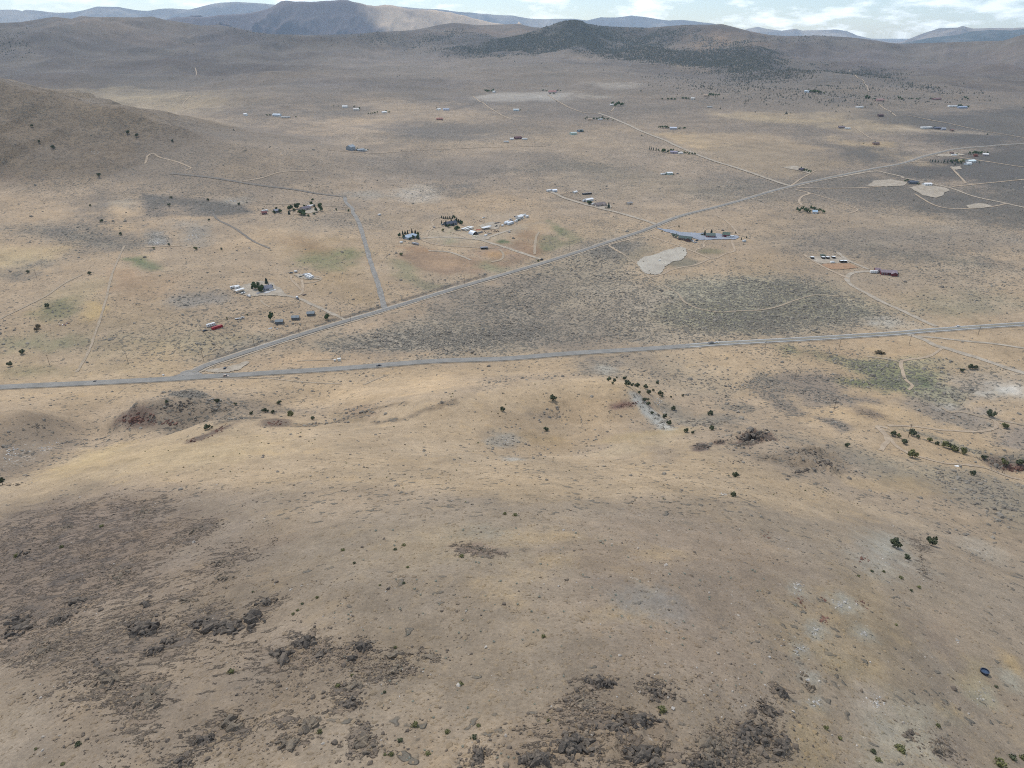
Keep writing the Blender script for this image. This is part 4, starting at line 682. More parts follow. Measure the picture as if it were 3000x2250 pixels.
# ---------------------------------------------------------------- mesh builder
class MB:
    def __init__(s): s.v, s.f = [], []
    def add(s, v, f):
        b = len(s.v); s.v += [tuple(p) for p in v]; s.f += [tuple(i+b for i in q) for q in f]; return s
    def box(s, cx_, cy_, cz_, sx, sy, sz):
        x, y, z = sx/2, sy/2, sz/2
        return s.add([(cx_+i*x, cy_+j*y, cz_+k*z) for k in (-1, 1) for j in (-1, 1) for i in (-1, 1)], [(0,2,3,1),(4,5,7,6),(0,1,5,4),(2,6,7,3),(0,4,6,2),(1,3,7,5)])
    def prism(s, prof, x0, x1, axis='x'):
        n = len(prof); A = [(x0, p, q) if axis == 'x' else (p, x0, q) for p, q in prof]; B = [(x1, p, q) if axis == 'x' else (p, x1, q) for p, q in prof]
        return s.add(A+B, [tuple(range(n))[::-1], tuple(range(n, 2*n))] + [(i, (i+1) % n, n+(i+1) % n, n+i) for i in range(n)])
    def cyl(s, p0, p1, r0, r1=None, n=8):
        r1 = r0 if r1 is None else r1; p0, p1 = Vector(p0), Vector(p1); d = (p1-p0).normalized(); u = d.orthogonal().normalized(); w = d.cross(u)
        ring = lambda p, r: [p + (u*math.cos(2*math.pi*i/n) + w*math.sin(2*math.pi*i/n))*r for i in range(n)]
        return s.add(ring(p0, r0)+ring(p1, r1), [tuple(range(n))[::-1], tuple(range(n, 2*n))] + [(i, (i+1) % n, n+(i+1) % n, n+i) for i in range(n)])
    def mesh(s, name):
        me = bpy.data.meshes.new(name); me.from_pydata(s.v, [], s.f); me.update()
        b = bmesh.new(); b.from_mesh(me); bmesh.ops.recalc_face_normals(b, faces=b.faces); b.to_mesh(me); b.free(); return me
    def build(s, name, mat_, parent=None): return link(name, s.mesh(name), mat_, parent)
def tag(o, label, cat, group=None):
    o['label'] = label; o['category'] = cat
    if group: o['group'] = group
    return o
def thing(name, label, cat, loc, yaw=0.0, group=None, scale=1.0):
    o = bpy.data.objects.new(name, None); COL.objects.link(o); o.empty_display_size = .5
    o.location = loc; o.rotation_euler = (0, 0, yaw); o.scale = (scale,)*3 if not isinstance(scale, tuple) else scale
    return tag(o, label, cat, group)
def span(p0, p1):
    a, b = at(*p0), at(*p1); c = (a+b)/2; d = b-a; return Vector((c.x, c.y, hz(c.x, c.y))), math.atan2(d.y, d.x), math.hypot(d.x, d.y)
_pm = {}
def paint(rgb, rough=.6, metal=0.0, wear=.12):
    k = (rgb, rough, metal)
    if k not in _pm:
        m = new_mat('finish_%02d' % len(_pm), rough=rough, metal=metal); q = G(m); f = q.noise(q.pos(), 1.3, 4, .65)
        c = srgb(*rgb); q.l.new(q.mix(f, tuple(v*(1-wear) for v in c), tuple(min(1, v*(1+wear)) for v in c)), q.b.inputs['Base Color']); _pm[k] = m
    return _pm[k]
M_glass = new_mat('dark_glass', srgb(44,50,56), rough=.15); M_tyre = new_mat('tyre_rubber', srgb(34,33,32), rough=.9); M_hub = new_mat('hub_metal', srgb(150,150,150), rough=.4, metal=.6)
def roof_mat(rgb): return paint(rgb, .75)
WHITE, OFFW, GREY, LGREY, DARK, RED, MAROON, BROWN, TANW, GREENR, BLUEG = (220,219,214), (204,200,192), (140,142,146), (178,180,182), (58,58,62), (150,40,42), (104,44,44), (112,92,82), (186,168,146), (78,92,84), (150,164,176)

# ---------------------------------------------------------------- buildings
def add_window(root, x, y, z, w, h, axis, trim=WHITE):
    """a framed window on a wall; axis 'y' = faces +-y at y, 'x' = faces +-x at x"""
    s = 1 if (y if axis == 'y' else x) > 0 else -1
    f, p, t = MB(), MB(), .12
    for (u, v, a_, b_) in ((0, h/2, w+t, t), (0, -h/2, w+t, t), (-w/2, 0, t, h-t), (w/2, 0, t, h-t)):
        if axis == 'y': f.box(x+u, y+s*.05, z+v, a_, .1, b_)
        else: f.box(x+s*.05, y+u, z+v, .1, a_, b_)
    if axis == 'y': p.box(x, y+s*.025, z, w-t, .05, h-t)
    else: p.box(x+s*.025, y, z, .05, w-t, h-t)
    fo = f.build('window', paint(trim), root); p.build('pane', M_glass, fo)
def add_door(root, x, y, w, h, axis, rgb):
    s = 1 if (y if axis == 'y' else x) > 0 else -1; d = MB(); k = MB()
    if axis == 'y': d.box(x, y+s*.04, h/2, w, .08, h); k.box(x+w*.38, y+s*.11, h*.48, .12, .06, .12)
    else: d.box(x+s*.04, y, h/2, .08, w, h); k.box(x+s*.11, y+w*.38, h*.48, .06, .12, .12)
    do = d.build('door', paint(rgb), root); k.build('handle', M_hub, do)
def roof_gable(L, D, H, rise, ov=.5, th=.22):
    m = MB(); d = D/2+ov; e = H - ov*rise/(D/2)
    m.prism([(-d, e), (0, H+rise), (0, H+rise+th), (-d, e+th)], -L/2-ov, L/2+ov); m.prism([(d, e), (0, H+rise), (0, H+rise+th), (d, e+th)][::-1], -L/2-ov, L/2+ov); return m
def roof_hip(L, D, H, rise, ov=.6):
    a, d, r = L/2+ov, D/2+ov, max(L/2-D/2*.9, .4)
    return MB().add([(-a,-d,H),(a,-d,H),(a,d,H),(-a,d,H),(-r,0,H+rise),(r,0,H+rise),(-a,-d,H-.2),(a,-d,H-.2),(a,d,H-.2),(-a,d,H-.2)], [(0,1,5,4),(1,2,5),(2,3,4,5),(3,0,4),(6,9,8,7),(0,6,7,1),(1,7,8,2),(2,8,9,3),(3,9,6,0)])
def house(name, label, cat, p0, p1, D, H=2.8, rise=1.8, wall=TANW, roofc=GREY, hip=False, nwin=3, chim=False, wing=0, porch=False, garage=False, group=None, yaw_add=0, Lm=None):
    c, yaw, L = span(p0, p1); L = Lm or L
    t = thing(name, label, cat, c, yaw+yaw_add, group)
    w = MB()
    if hip: w.box(0, 0, H/2-.4, L, D, H+.8)
    else: w.prism([(-D/2, -.8), (D/2, -.8), (D/2, H), (0, H+rise), (-D/2, H)], -L/2, L/2)
    w.build('wall', paint(wall, .85), t)
    r = (roof_hip if hip else roof_gable)(L, D, H, rise).build('roof', roof_mat(roofc), t)
    if chim: MB().box(L*.22, D*.1, H+rise+.35, .8, .8, 1.5).build('chimney', paint((120,96,84), .9), r)
    for k in range(nwin):
        x = -L/2 + L*(k+.5)/nwin
        if abs(x) > 1.2 or nwin % 2 == 0: add_window(t, x, -D/2, 1.6, min(1.6, L/nwin*.5), 1.2, 'y')
        add_window(t, x, D/2, 1.6, min(1.4, L/nwin*.45), 1.1, 'y')
    add_door(t, 0 if nwin % 2 else L/(nwin)*.02, -D/2, 1.0, 2.1, 'y', (90,70,60))
    add_window(t, -L/2, 0, 1.6, 1.4, 1.1, 'x'); add_window(t, L/2, 0, 1.6, 1.4, 1.1, 'x')
    if garage: MB().box(L*.3, -D/2-.06, 1.15, 4.4, .1, 2.3).build('garage_door', paint(OFFW), t)
    if wing:
        ww = MB().prism([(-wing/2, -.8), (wing/2, -.8), (wing/2, H), (0, H+rise*.8), (-wing/2, H)], -D/2-wing*.6, -D/2+.3, 'y'); ww.v = [(x+L*.28, y, z) for x, y, z in ww.v]; ww.build('wing_wall', paint(wall, .85), t)
        rr = MB(); d = wing/2+.5
        for sgn in (-1, 1): rr.prism([(L*.28+sgn*d, H-.35), (L*.28, H+rise*.8+.03), (L*.28, H+rise*.8+.25), (L*.28+sgn*d, H-.13)], -D/2-wing*.6-.5, 0, 'y')
        rr.build('wing_roof', roof_mat(roofc), t)
    if porch:
        pr = MB().prism([(-D/2-2.6, H-.55), (-D/2-.02, H-.15), (-D/2-.02, H+.02), (-D/2-2.6, H-.4)], -L*.35, L*.35); pr.build('porch_roof', roof_mat(roofc), t)
        for sx in (-.34, -.11, .11, .34): MB().box(L*sx, -D/2-2.4, (H-.6)/2-.1, .2, .2, H-.5).build('porch_post', paint(wall), t)
    return t
def open_shed(name, label, cat, p0, p1, D, H=2.8, rise=1.1, roofc=LGREY, wall=(120,122,122), open_side='y', group=None, yaw_add=0, Lm=None):
    """pole shed: back and end walls, an open front on posts, a sheet-metal roof in separate sheets"""
    c, yaw, L = span(p0, p1); L = Lm or L; t = thing(name, label, cat, c, yaw+yaw_add, group)
    if open_side == 'y':            # single-pitch loafing shed, front open towards -y
        MB().box(0, D/2-.06, H*.45-.3, L, .12, H*.9+.6).build('back_wall', paint(wall, .85), t)
        for s in (-1, 1): MB().prism([(-D/2, -.5), (D/2-.13, -.5), (D/2-.13, H*.88), (-D/2, H)], s*(L/2)-.06, s*(L/2)+.06).build('end_wall', paint(wall, .85), t)
        for k in (-.33, 0, .33): MB().box(L*k, -D/2+.1, H/2-.2, .18, .18, H+.3).build('post', paint((92,80,70)), t)
        MB().prism([(-D/2-.7, H+.06), (D/2+.3, H*.88+.02), (D/2+.3, H*.88+.14), (-D/2-.7, H+.2)], -L/2-.3, L/2+.3).build('roof', paint(roofc, .45, .2), t)
    else:                           # gabled, open at the +x end
        MB().prism([(-D/2, -.5), (D/2, -.5), (D/2, H), (0, H+rise), (-D/2, H)], -L/2, -L/2+.12).build('back_wall', paint(wall, .85), t)
        for s in (-1, 1): MB().box(.07, s*(D/2-.06), H/2-.25, L-.14, .12, H+.5).build('side_wall', paint(wall, .85), t)
        MB().prism([(-D/2+.13, H-.25), (D/2-.13, H-.25), (D/2-.13, H-.02), (0, H+rise-.05), (-D/2+.13, H-.02)], L/2-.13, L/2).build('gable_panel', paint(wall, .85), t)
        for s in (-1, 1): MB().box(L/2-.1, s*D*.16, H/2-.25, .18, .18, H+.3).build('post', paint((92,80,70)), t)
        n = 4; th = .14; d = D/2+.4; e = H-.4*rise/(D/2)
        for s in (-1, 1):
            for k in range(n):
                x0 = -L/2-.4 + (L+.8)*k/n; MB().prism([(s*d, e+.01*(k % 2)), (0, H+rise+.01*(k % 2)), (0, H+rise+th), (s*d, e+th)], x0+.01, x0+(L+.8)/n-.01).build('roof_panel', paint(tuple(v-6*((k+s) % 2) for v in roofc), .75), t)
    return t
def quonset(label, p0, p1, W, L):
    c, yaw, _ = span(p0, p1); t = thing('quonset_hut', label, 'barn', c, yaw); n = 12; R = W/2; th = .2
    for k in range(5):                 # corrugated hoops
        y0 = -L/2 + L*k/5; r = R - .04*(k % 2); prof = [(r*math.cos(math.pi*i/n), r*math.sin(math.pi*i/n)*1.02-.4) for i in range(n+1)] + [((r-th)*math.cos(math.pi*i/n), (r-th)*math.sin(math.pi*i/n)*1.02-.4) for i in range(n, -1, -1)]
        m = MB(); N = len(prof)
        m.add([(p, y0+.01, q) for p, q in prof]+[(p, y0+L/5-.01, q) for p, q in prof], [(i, (i+1) % N, N+(i+1) % N, N+i) for i in range(N)] + [(i, i+1, N-2-i, N-1-i) for i in range(n)] + [(N+i, N+N-1-i, N+N-2-i, N+i+1) for i in range(n)])
        m.build('arch_panel', paint((206,210,212), .4, .25), t)
    MB().add([(R*.97*math.cos(math.pi*i/n), L/2-.3, R*.97*math.sin(math.pi*i/n)) for i in range(n+1)]+[(R*.97*math.cos(math.pi*i/n), L/2-.15, R*.97*math.sin(math.pi*i/n)) for i in range(n+1)], [tuple(range(n+1)), tuple(range(n+1, 2*n+2))] + [(i, i+1, n+2+i, n+1+i) for i in range(n)]).build('end_wall', paint((150,152,152)), t)
    MB().box(0, -L/2+.3, .1, .25, .25, R*1.6).build('post', paint((110,100,90)), t)
    return t

# ---------------------------------------------------------------- vehicles
def wheel(root, x, y, r=.36, w=.26):
    a = MB().cyl((x, y-w/2, r), (x, y+w/2, r), r, n=12).build('wheel', M_tyre, root); s = 1 if y > 0 else -1
    MB().cyl((x, y+s*w/2, r), (x, y+s*(w/2+.03), r), r*.55, n=8).build('hub', M_hub, a)
def place(p0, p1, L=None, lift=0.0):
    c, yaw, l = span(p0, p1); c.z += lift; return c, yaw, (L or l)
def car(label, p0, p1, rgb, group=None, lift=0.0, suv=False, name='car', L=4.6):
    c, yaw, _ = place(p0, p1, lift=lift); t = thing(name, label, 'car', c, yaw, group); w = 1.8; h = 1.75 if suv else 1.45
    b = MB(); prof = [(-L/2, .35), (L/2, .35), (L/2, .72), (L*.27, .92), (L*.26, .93), (-L*.45, .95), (-L/2, .85)]
    b.prism(prof, -w/2, w/2, 'y'); b.build('body', paint(rgb, .3), t)
    x0, x1 = (-L*.47 if suv else -L*.36), L*.26; r0, r1 = (-L*.42 if suv else -L*.22), L*.08
    k = MB().add([(x0,-w*.47,.95),(x1,-w*.47,.93),(x1,w*.47,.93),(x0,w*.47,.95),(r0,-w*.39,h-.06),(r1,-w*.39,h-.06),(r1,w*.39,h-.06),(r0,w*.39,h-.06)], [(0,1,5,4),(1,2,6,5),(2,3,7,6),(3,0,4,7),(4,5,6,7),(0,3,2,1)])
    k.build('glasshouse', M_glass, t); MB().box((r0+r1)/2, 0, h-.03, abs(r1-r0)+.1, w*.8, .06).build('roof', paint(rgb, .3), t)
    for sx in (-.3, .31):
        for sy in (-1, 1): wheel(t, L*sx, sy*(w/2-.1))
    for sy in (-1, 1): MB().box(L/2+.01, sy*w*.36, .62, .04, .34, .16).build('headlight', paint((224,226,224), .2), t); MB().box(-L/2-.01, sy*w*.38, .72, .04, .26, .16).build('tail_light', paint((140,24,24), .3), t)
    return t
def pickup(label, p0, p1, rgb, group=None, lift=0.0, cargo=None, L=5.6):
    c, yaw, _ = place(p0, p1, lift=lift); t = thing('pickup_truck', label, 'truck', c, yaw, group); w = 1.95
    MB().prism([(-.05, .5), (L/2, .5), (L/2, .95), (L*.28, 1.1), (L*.27, 1.12), (-.05, 1.12)], -w/2, w/2, 'y').build('body', paint(rgb, .35), t)
    MB().add([(-.05,-w*.47,1.12),(L*.27,-w*.47,1.12),(L*.27,w*.47,1.12),(-.05,w*.47,1.12),(.1,-w*.4,1.75),(L*.14,-w*.4,1.75),(L*.14,w*.4,1.75),(.1,w*.4,1.75)], [(0,1,5,4),(1,2,6,5),(2,3,7,6),(3,0,4,7),(4,5,6,7),(0,3,2,1)]).build('cab_glass', M_glass, t)
    MB().box((.1+L*.14)/2, 0, 1.79, L*.14, w*.82, .08).build('roof', paint(rgb, .35), t)
    bed = MB().box(-L*.26-.03, 0, .62, L*.46, w, .2)
    for sy in (-1, 1): bed.box(-L*.26-.03, sy*(w/2-.05), .92, L*.46, .1, .38)
    bed.box(-L/2+.02, 0, .92, .1, w-.22, .38); bed.build('bed', paint(rgb, .35), t)
    if cargo: MB().prism([(-L/2+.1, 1.13), (-.2, 1.13), (-.2, 2.2), (-.5, 2.5), (-L/2+.1, 2.4)], -w*.5, w*.5, 'y').build('camper_shell', paint(cargo, .5), t)
    for sx in (-.3, .32):
        for sy in (-1, 1): wheel(t, L*sx, sy*(w/2-.1), .4)
    return t
def trailer(label, p0, p1, rgb=WHITE, H=2.9, W=2.5, L=None, name='travel_trailer', cat='trailer', group=None, nwin=3, stripe=None, motor=False, lift=0.0):
    c, yaw, L = place(p0, p1, L, lift); t = thing(name, label, cat, c, yaw, group)
    MB().prism([(-L/2, .55), (L/2-.2, .55), (L/2, 1.2), (L/2-.1, H-.5), (L/2-.6, H), (-L/2+.25, H), (-L/2, H-.3)], -W/2, W/2, 'y').build('body', paint(rgb, .45), t)
    for s in (-1, 1):
        for k in range(nwin): add_window(t, -L/2 + L*(k+.6)/(nwin+.2), s*W/2, 1.8, min(1.1, L/nwin*.5), .7, 'y', (150,152,154))
    add_door(t, L*.28, -W/2, .8, 1.9, 'y', tuple(v-14 for v in rgb)) if nwin < 5 else None
    if stripe:
        for s in (-1, 1): MB().box(0, s*(W/2+.015), 1.15, L*.92, .03, .22).build('stripe', paint(stripe), t)
    MB().box(-L*.1, 0, H+.12, .9, .7, .24).build('roof_vent', paint((206,206,204)), t)
    xs = (-.28, .33) if motor else (-.06, .05)
    for sx in xs:
        for sy in (-1, 1): wheel(t, L*sx, sy*(W/2-.16), .38)
    if motor: MB().prism([(L/2-.05, 1.35), (L/2+.06, 1.4), (L/2-.02, H-.6), (L/2-.12, H-.6)], -W*.44, W*.44, 'y').build('windscreen', M_glass, t)
    else: MB().prism([(L/2-.1, .5), (L/2+1.3, .5), (L/2+1.3, .62), (L/2-.1, .62)], -.09, .09, 'y').build('hitch', paint(DARK), t)
    return t
def container(label, p0, p1, rgb, L=None, group=None, cat='container'):
    c, yaw, L = place(p0, p1, L); t = thing('shipping_container', label, cat, c, yaw, group)
    MB().box(0, 0, 1.3, L-.1, 2.38, 2.5).build('body', paint(rgb, .6), t)
    n = int(L/.6); r = MB()
    for k in range(n):
        for s in (-1, 1): r.box(-L/2+.5+(L-1)*k/(n-1), s*1.215, 1.3, .26, .05, 2.2)
    r.build('corrugation', paint(tuple(max(0, v-12) for v in rgb), .6), t)
    for s in (-1, 1): MB().box(L/2-.02, s*.6, 1.3, .08, 1.12, 2.3).build('door', paint(rgb, .6), t)
    f = MB()
    for x in (-L/2, L/2):
        for s in (-1, 1): f.box(x, s*1.2, 1.3, .18, .18, 2.6)
    f.build('corner_post', paint(tuple(max(0, v-20) for v in rgb)), t); return t
def flatbed(label, p0, p1, rgb=(120,118,114), L=None, load=None, group=None):
    c, yaw, L = place(p0, p1, L); t = thing('flatbed_trailer', label, 'trailer', c, yaw, group)
    n = 5
    for k in range(n): MB().box(0, -1.0+.5*k, .86, L, .47, .1).build('plank', paint(tuple(v+8*(k % 2) for v in rgb), .9), t)
    fr = MB(); fr.box(0, -.8, .72, L, .12, .16); fr.box(0, .8, .72, L, .12, .16); fr.box(L/2+.6, 0, .72, 1.3, .12, .14); fr.build('frame', paint(DARK), t)
    for sx in (-.1, .04):
        for sy in (-1, 1): wheel(t, L*sx, sy*1.12, .36)
    if load: MB().box(-L*.1, 0, 1.35, L*.6, 1.9, .86).build('load', paint(load, .7), t)
    return t
def boat(label, p0, p1, rgb=WHITE, L=6.0, group=None):
    c, yaw, _ = place(p0, p1); t = thing('boat', label, 'boat', c, yaw, group); st = [(-L/2, 1.0, .75), (-L*.1, 1.1, .7), (L*.25, .85, .72), (L/2, .05, 1.0)]
    v, f = [], []
    for x, w, zb in st: v += [(x, -w, 1.55), (x, -w*.6, zb), (x, w*.6, zb), (x, w, 1.55)]
    for i in range(3):
        for j in range(3): f.append((4*i+j, 4*i+j+1, 4*i+5+j, 4*i+4+j))
        f.append((4*i+3, 4*i, 4*i+4, 4*i+7))
    f += [(0, 3, 2, 1), (12, 13, 14, 15)]; MB().add(v, f).build('hull', paint(rgb, .35), t)
    MB().add([(-.6,-.75,1.55),(.7,-.65,1.55),(.7,.65,1.55),(-.6,.75,1.55),(-.3,-.6,2.15),(.1,-.55,2.15),(.1,.55,2.15),(-.3,.6,2.15)], [(0,1,5,4),(1,2,6,5),(2,3,7,6),(3,0,4,7),(4,5,6,7),(0,3,2,1)]).build('cabin', M_glass, t)
    fr = MB(); fr.box(.3, 0, .5, L*1.1, .12, .14); fr.box(-.5, 0, .5, .12, 2.0, .14); fr.build('cradle', paint(DARK), t)
    for sy in (-1, 1): wheel(t, -.5, sy*1.05, .33)
    return t
def carport(label, p0, p1, D=4.5, H=2.6, rgb=WHITE, L=None, group=None, name='carport'):
    c, yaw, L = place(p0, p1, L); t = thing(name, label, 'carport', c, yaw, group); R = D/2; n = 6
    prof = [(-R, H)] + [(-R*math.cos(math.pi*i/n), H+.75*math.sin(math.pi*i/n)) for i in range(1, n)] + [(R, H)]; prof += [(p, q-.1) for p, q in prof[::-1]]
    k = 4; N = len(prof)
    for j in range(k):
        x0 = -L/2+L*j/k; m = MB(); m.add([(x0+.01, p, q+.008*(j % 2)) for p, q in prof]+[(x0+L/k-.01, p, q+.008*(j % 2)) for p, q in prof], [(i, (i+1) % N, N+(i+1) % N, N+i) for i in range(N)] + [(i, i+1, N-2-i, N-1-i) for i in range(n)] + [(N+i, N+N-1-i, N+N-2-i, N+i+1) for i in range(n)]); m.build('roof_panel', paint(tuple(v-5*(j % 2) for v in rgb), .4, .15), t)
    for x in (-L/2+.1, 0, L/2-.1):
        for s in (-1, 1): MB().box(x, s*(R-.08), H/2-.3, .12, .12, H+.4).build('post', paint(GREY), t)
    return t
# ---------------------------------------------------------------- trees, shrubs
def leafy(name, base, var=.25):
    m = new_mat(name, rough=.85); q = G(m); p = q.pos(); a = q.noise(p, .45, 3); o = q.n.new('ShaderNodeObjectInfo')
    f = q.math('ADD', q.math('MULTIPLY', a, .8), q.math('MULTIPLY', o.outputs['Random'], .35)); c = srgb(*base)
    q.l.new(q.mix(f, tuple(v*(1-var) for v in c), tuple(v*(1+var*1.6) for v in c)), q.b.inputs['Base Color']); return m
L_jun = leafy('juniper_foliage', (80,85,62), .3); L_dec = leafy('cottonwood_foliage', (70,84,52), .3); L_con = leafy('conifer_foliage', (58,70,56), .3); L_sil = leafy('silvery_foliage', (118,126,112), .2)
L_bush = leafy('bitterbrush_foliage', (104,104,68), .35); L_sage = leafy('sagebrush_foliage', (140,142,127), .2); L_dry = leafy('dry_brush', (104,92,70), .3); L_bark = leafy('bark', (92,78,66), .2)
def crown_mesh(name, seed, kind, n):
    r = np.random.default_rng(seed); v, f = [], []
    k = 7 if kind != 'cone' else 1
    lobes = [(r.normal(0, .22, 2), r.uniform(.38, .8), r.uniform(.2, .32)) for _ in range(k)] if kind != 'cone' else []
    def size(): return r.uniform(.07, .14)
    for i in range(n):
        if kind == 'cone':
            h = r.uniform(.02, 1.0)**1.15; R = .30*(1-h)**.75*(.75+.5*vnoise(np.array([h*7.]), np.array([seed*1.7]), seed)[0]) + .015; t = r.uniform(0, 2*math.pi); rad = R*r.uniform(.55, 1.05)
            c = np.array([rad*math.cos(t), rad*math.sin(t), h])
        elif kind == 'low':
            t = r.uniform(0, 2*math.pi); u = r.uniform(0, 1); rr = .5*(1+.22*math.sin(3*t+seed)+.14*math.sin(5*t+2*seed))*math.sqrt(r.uniform(.05, 1)); c = np.array([rr*math.cos(t), rr*math.sin(t), .06+.62*math.sqrt(max(0, 1-(rr/.62)**2))*r.uniform(.35, 1)])
        else:
            b, h, R = lobes[int(r.integers(k))]; d = r.normal(size=3); d /= np.linalg.norm(d); c = np.array([b[0], b[1], h]) + d*R*r.uniform(.7, 1.05); c[2] = max(c[2], .05)
        s = size()*(1.15 if kind != 'cone' else .8); d1 = r.normal(size=3); d1 /= np.linalg.norm(d1); d2 = np.cross(d1, r.normal(size=3)); d2 /= np.linalg.norm(d2)+1e-9; b0 = len(v)
        v += [c+d1*s, c+d2*s*.8, c-d1*s*.9, c-d2*s*.7]; f += [(b0, b0+1, b0+2), (b0, b0+2, b0+3)]
    # shaded inner mass so that the crown is not see-through everywhere
    cores = [((0, 0, .42), .14)] if kind == 'cone' else ([((0, 0, .22), .36)] if kind == 'low' else [((b[0], b[1], h), R*.72) for b, h, R in lobes])
    for (c, R) in cores:
        bm = bmesh.new(); bmesh.ops.create_icosphere(bm, subdivisions=1, radius=1); b0 = len(v)
        for q in bm.verts: v.append((c[0]+q.co.x*R*r.uniform(.8, 1.15), c[1]+q.co.y*R*r.uniform(.8, 1.15), c[2]+q.co.z*R*(2.6 if kind == 'cone' else (.75 if kind == 'low' else 1.0))*r.uniform(.85, 1.1)))
        bm.verts.index_update(); f += [tuple(b0+q.index for q in fc.verts) for fc in bm.faces]; bm.free()
    me = bpy.data.meshes.new(name); me.from_pydata([tuple(map(float, p)) for p in v], [], f); me.update(); return me
_crowns = {}
def crown_of(kind, n, mat_, seed):
    k = (kind, n, mat_.name, seed)
    if k not in _crowns:
        me = crown_mesh('crown', 1000+seed*13+len(kind), kind, n); me.materials.append(mat_); _crowns[k] = me
    return _crowns[k]
_trunk = MB(); _trunk.cyl((0, 0, -.25), (.01, .015, .35), .045, .03, 7); _trunk.cyl((.01, .015, .33), (.10, .05, .62), .026, .012, 5); _trunk.cyl((.01, .015, .30), (-.10, .03, .58), .022, .01, 5); _trunk.cyl((.01, .015, .33), (.0, -.08, .66), .02, .01, 5)
TRUNK = _trunk.mesh('trunk'); TRUNK.materials.append(L_bark)
_ti = [0]
def tree(px, py, wpx, label, kind='round', hpx=None, mat_=None, name=None, cat='tree', group=None, near=True):
    """px, py: foot of the tree; wpx/hpx: its size in source pixels"""
    p = at(px, py); k = ppm(p); w = wpx/k; dep = math.atan2(CAMZ-p.z, math.hypot(p.x, p.y)); _ti[0] += 1
    h = (hpx/k)/max(math.cos(dep), .4) if hpx else {'round': .95, 'cone': 2.2, 'juniper': .95, 'low': .62}[kind]*w
    mat_ = mat_ or {'round': L_dec, 'cone': L_con, 'juniper': L_jun, 'low': L_bush}[kind]
    shape = 'round' if kind == 'juniper' else kind; sd = _ti[0] % 5; yaw = random.uniform(0, 6.28)
    name = name or {'round': 'broadleaf_tree', 'cone': 'conifer_tree', 'juniper': 'juniper_tree', 'low': 'shrub'}[kind]
    wx = w/{'cone': .62}.get(kind, 1.02)
    if kind == 'low' or not near:
        o = bpy.data.objects.new(name, crown_of(shape, 90 if near else 46, mat_, sd)); COL.objects.link(o); o.location = p - Vector((0, 0, .04*h)); o.rotation_euler = (0, 0, yaw); o.scale = (wx, wx*random.uniform(.85, 1.1), h*(1.35 if kind == 'low' else 1.0)); return tag(o, label, cat if kind != 'low' else ('shrub' if cat == 'tree' else cat), group)
    t = thing(name, label, cat, p, yaw, group)
    c = bpy.data.objects.new('crown', crown_of(shape, 260, mat_, sd)); COL.objects.link(c); c.parent = t; c.scale = (wx, wx*random.uniform(.88, 1.08), h)
    b = bpy.data.objects.new('trunk', TRUNK); COL.objects.link(b); b.parent = t; b.scale = (w*.9, w*.9, h*.9)
    return t
# ================================================================ the farm beside the road junction
house('farmhouse', 'grey-roofed house behind two big round trees, concrete patio in front', 'house', (770,850), (797,846), 9.5, 3, 2.2, (150,152,156), (112,114,124), nwin=4, chim=True, garage=True)
for px, py, w, k, h, lab in ((749,848,19,'round',20,'big round dark green tree west of the grey farmhouse'), (767,855,18,'round',20,'big round tree touching the front corner of the grey farmhouse'), (740,846,8,'round',9,'small round tree at the west edge of the farmhouse trees'),
    (781,831,11,'cone',16,'pointed tree standing behind the grey farmhouse roof'), (797,845,6,'round',10,'slim young tree at the east end of the grey farmhouse'), (793,938,15,'round',22,'lone oval dark tree left of the three metal sheds'), (957,937,12,'round',18,'lone oval tree beside the drive near the paved road'),
    (665,936,4,'round',7,'tiny tree on the fence line above the white motorhome'), (725,925,5,'round',5,'tiny bush-like tree on the fence line by the flatbed trailers')):
    tree(px, py, w, lab, k, h)
trailer('long white travel trailer, rearmost in the row by the farmhouse', (676,846), (701,842), L=10.5, nwin=4)
trailer('shorter white trailer tucked in front of the long one at the farmhouse', (689,848), (704,843), L=6.5, nwin=2)
carport('white arched carport roof over a vehicle in the farmhouse yard', (690,858), (714,851), L=11)
pickup('dark pickup truck parked under the edge of the farmhouse carport', (704,859), (715,856), (60,64,62))
boat('low pale boat on a cradle below the dark pickup at the farmhouse', (708,862), (720,859), (222,222,216))
pickup('white pickup with camper shell on the farmhouse drive', (735,872), (722,866), WHITE, cargo=(226,226,222), L=6.6)
car('silver car parked under the big trees of the grey farmhouse', (752,862), (762,858), (176,180,184))
flatbed('grey flatbed trailer loaded with sheet metal behind the white trailers', (886,808), (908,802), (150,152,156), load=(164,168,172))
trailer('white trailer at the back of the tight row on the gravel pad', (893,812), (911,806), L=8.5)
trailer('white trailer in the middle of the tight row on the gravel pad', (898,816), (914,810), L=8.5, stripe=(120,130,150))
trailer('white trailer at the front of the tight row on the gravel pad', (904,819), (919,812), L=8, nwin=2)
car('dark green car parked left of the row of white trailers', (876,813), (886,810), (70,76,62)); car('black car parked alone on the track above the trailer pad', (848,801), (858,800), (40,42,46))
trailer('small white cargo trailer beside the black car above the trailer pad', (863,799), (871,796), H=2.2, L=3.6, nwin=1, name='cargo_trailer')
pickup('dark pickup with white bed cover where the farm drives meet', (869,873), (875,878), (80,82,88), cargo=(220,222,222)); flatbed('low dark trailer parked on the edge of the farm lane', (886,866), (897,863), (96,84,80), L=5)
for (a, b), lab in zip((((808,950),(830,943)), ((855,938),(877,931)), ((900,926),(922,919))), ('open-ended metal shed nearest the lone oval tree', 'open-ended metal shed in the middle of the row of three', 'open-ended metal shed nearest the farm drive')):
    open_shed('metal_shed', lab, 'shed', a, b, 6.4, 2.7, 1.3, (124,131,134), (100,102,102), 'x', 'open metal sheds in a row', yaw_add=R_(-40), Lm=7.6)
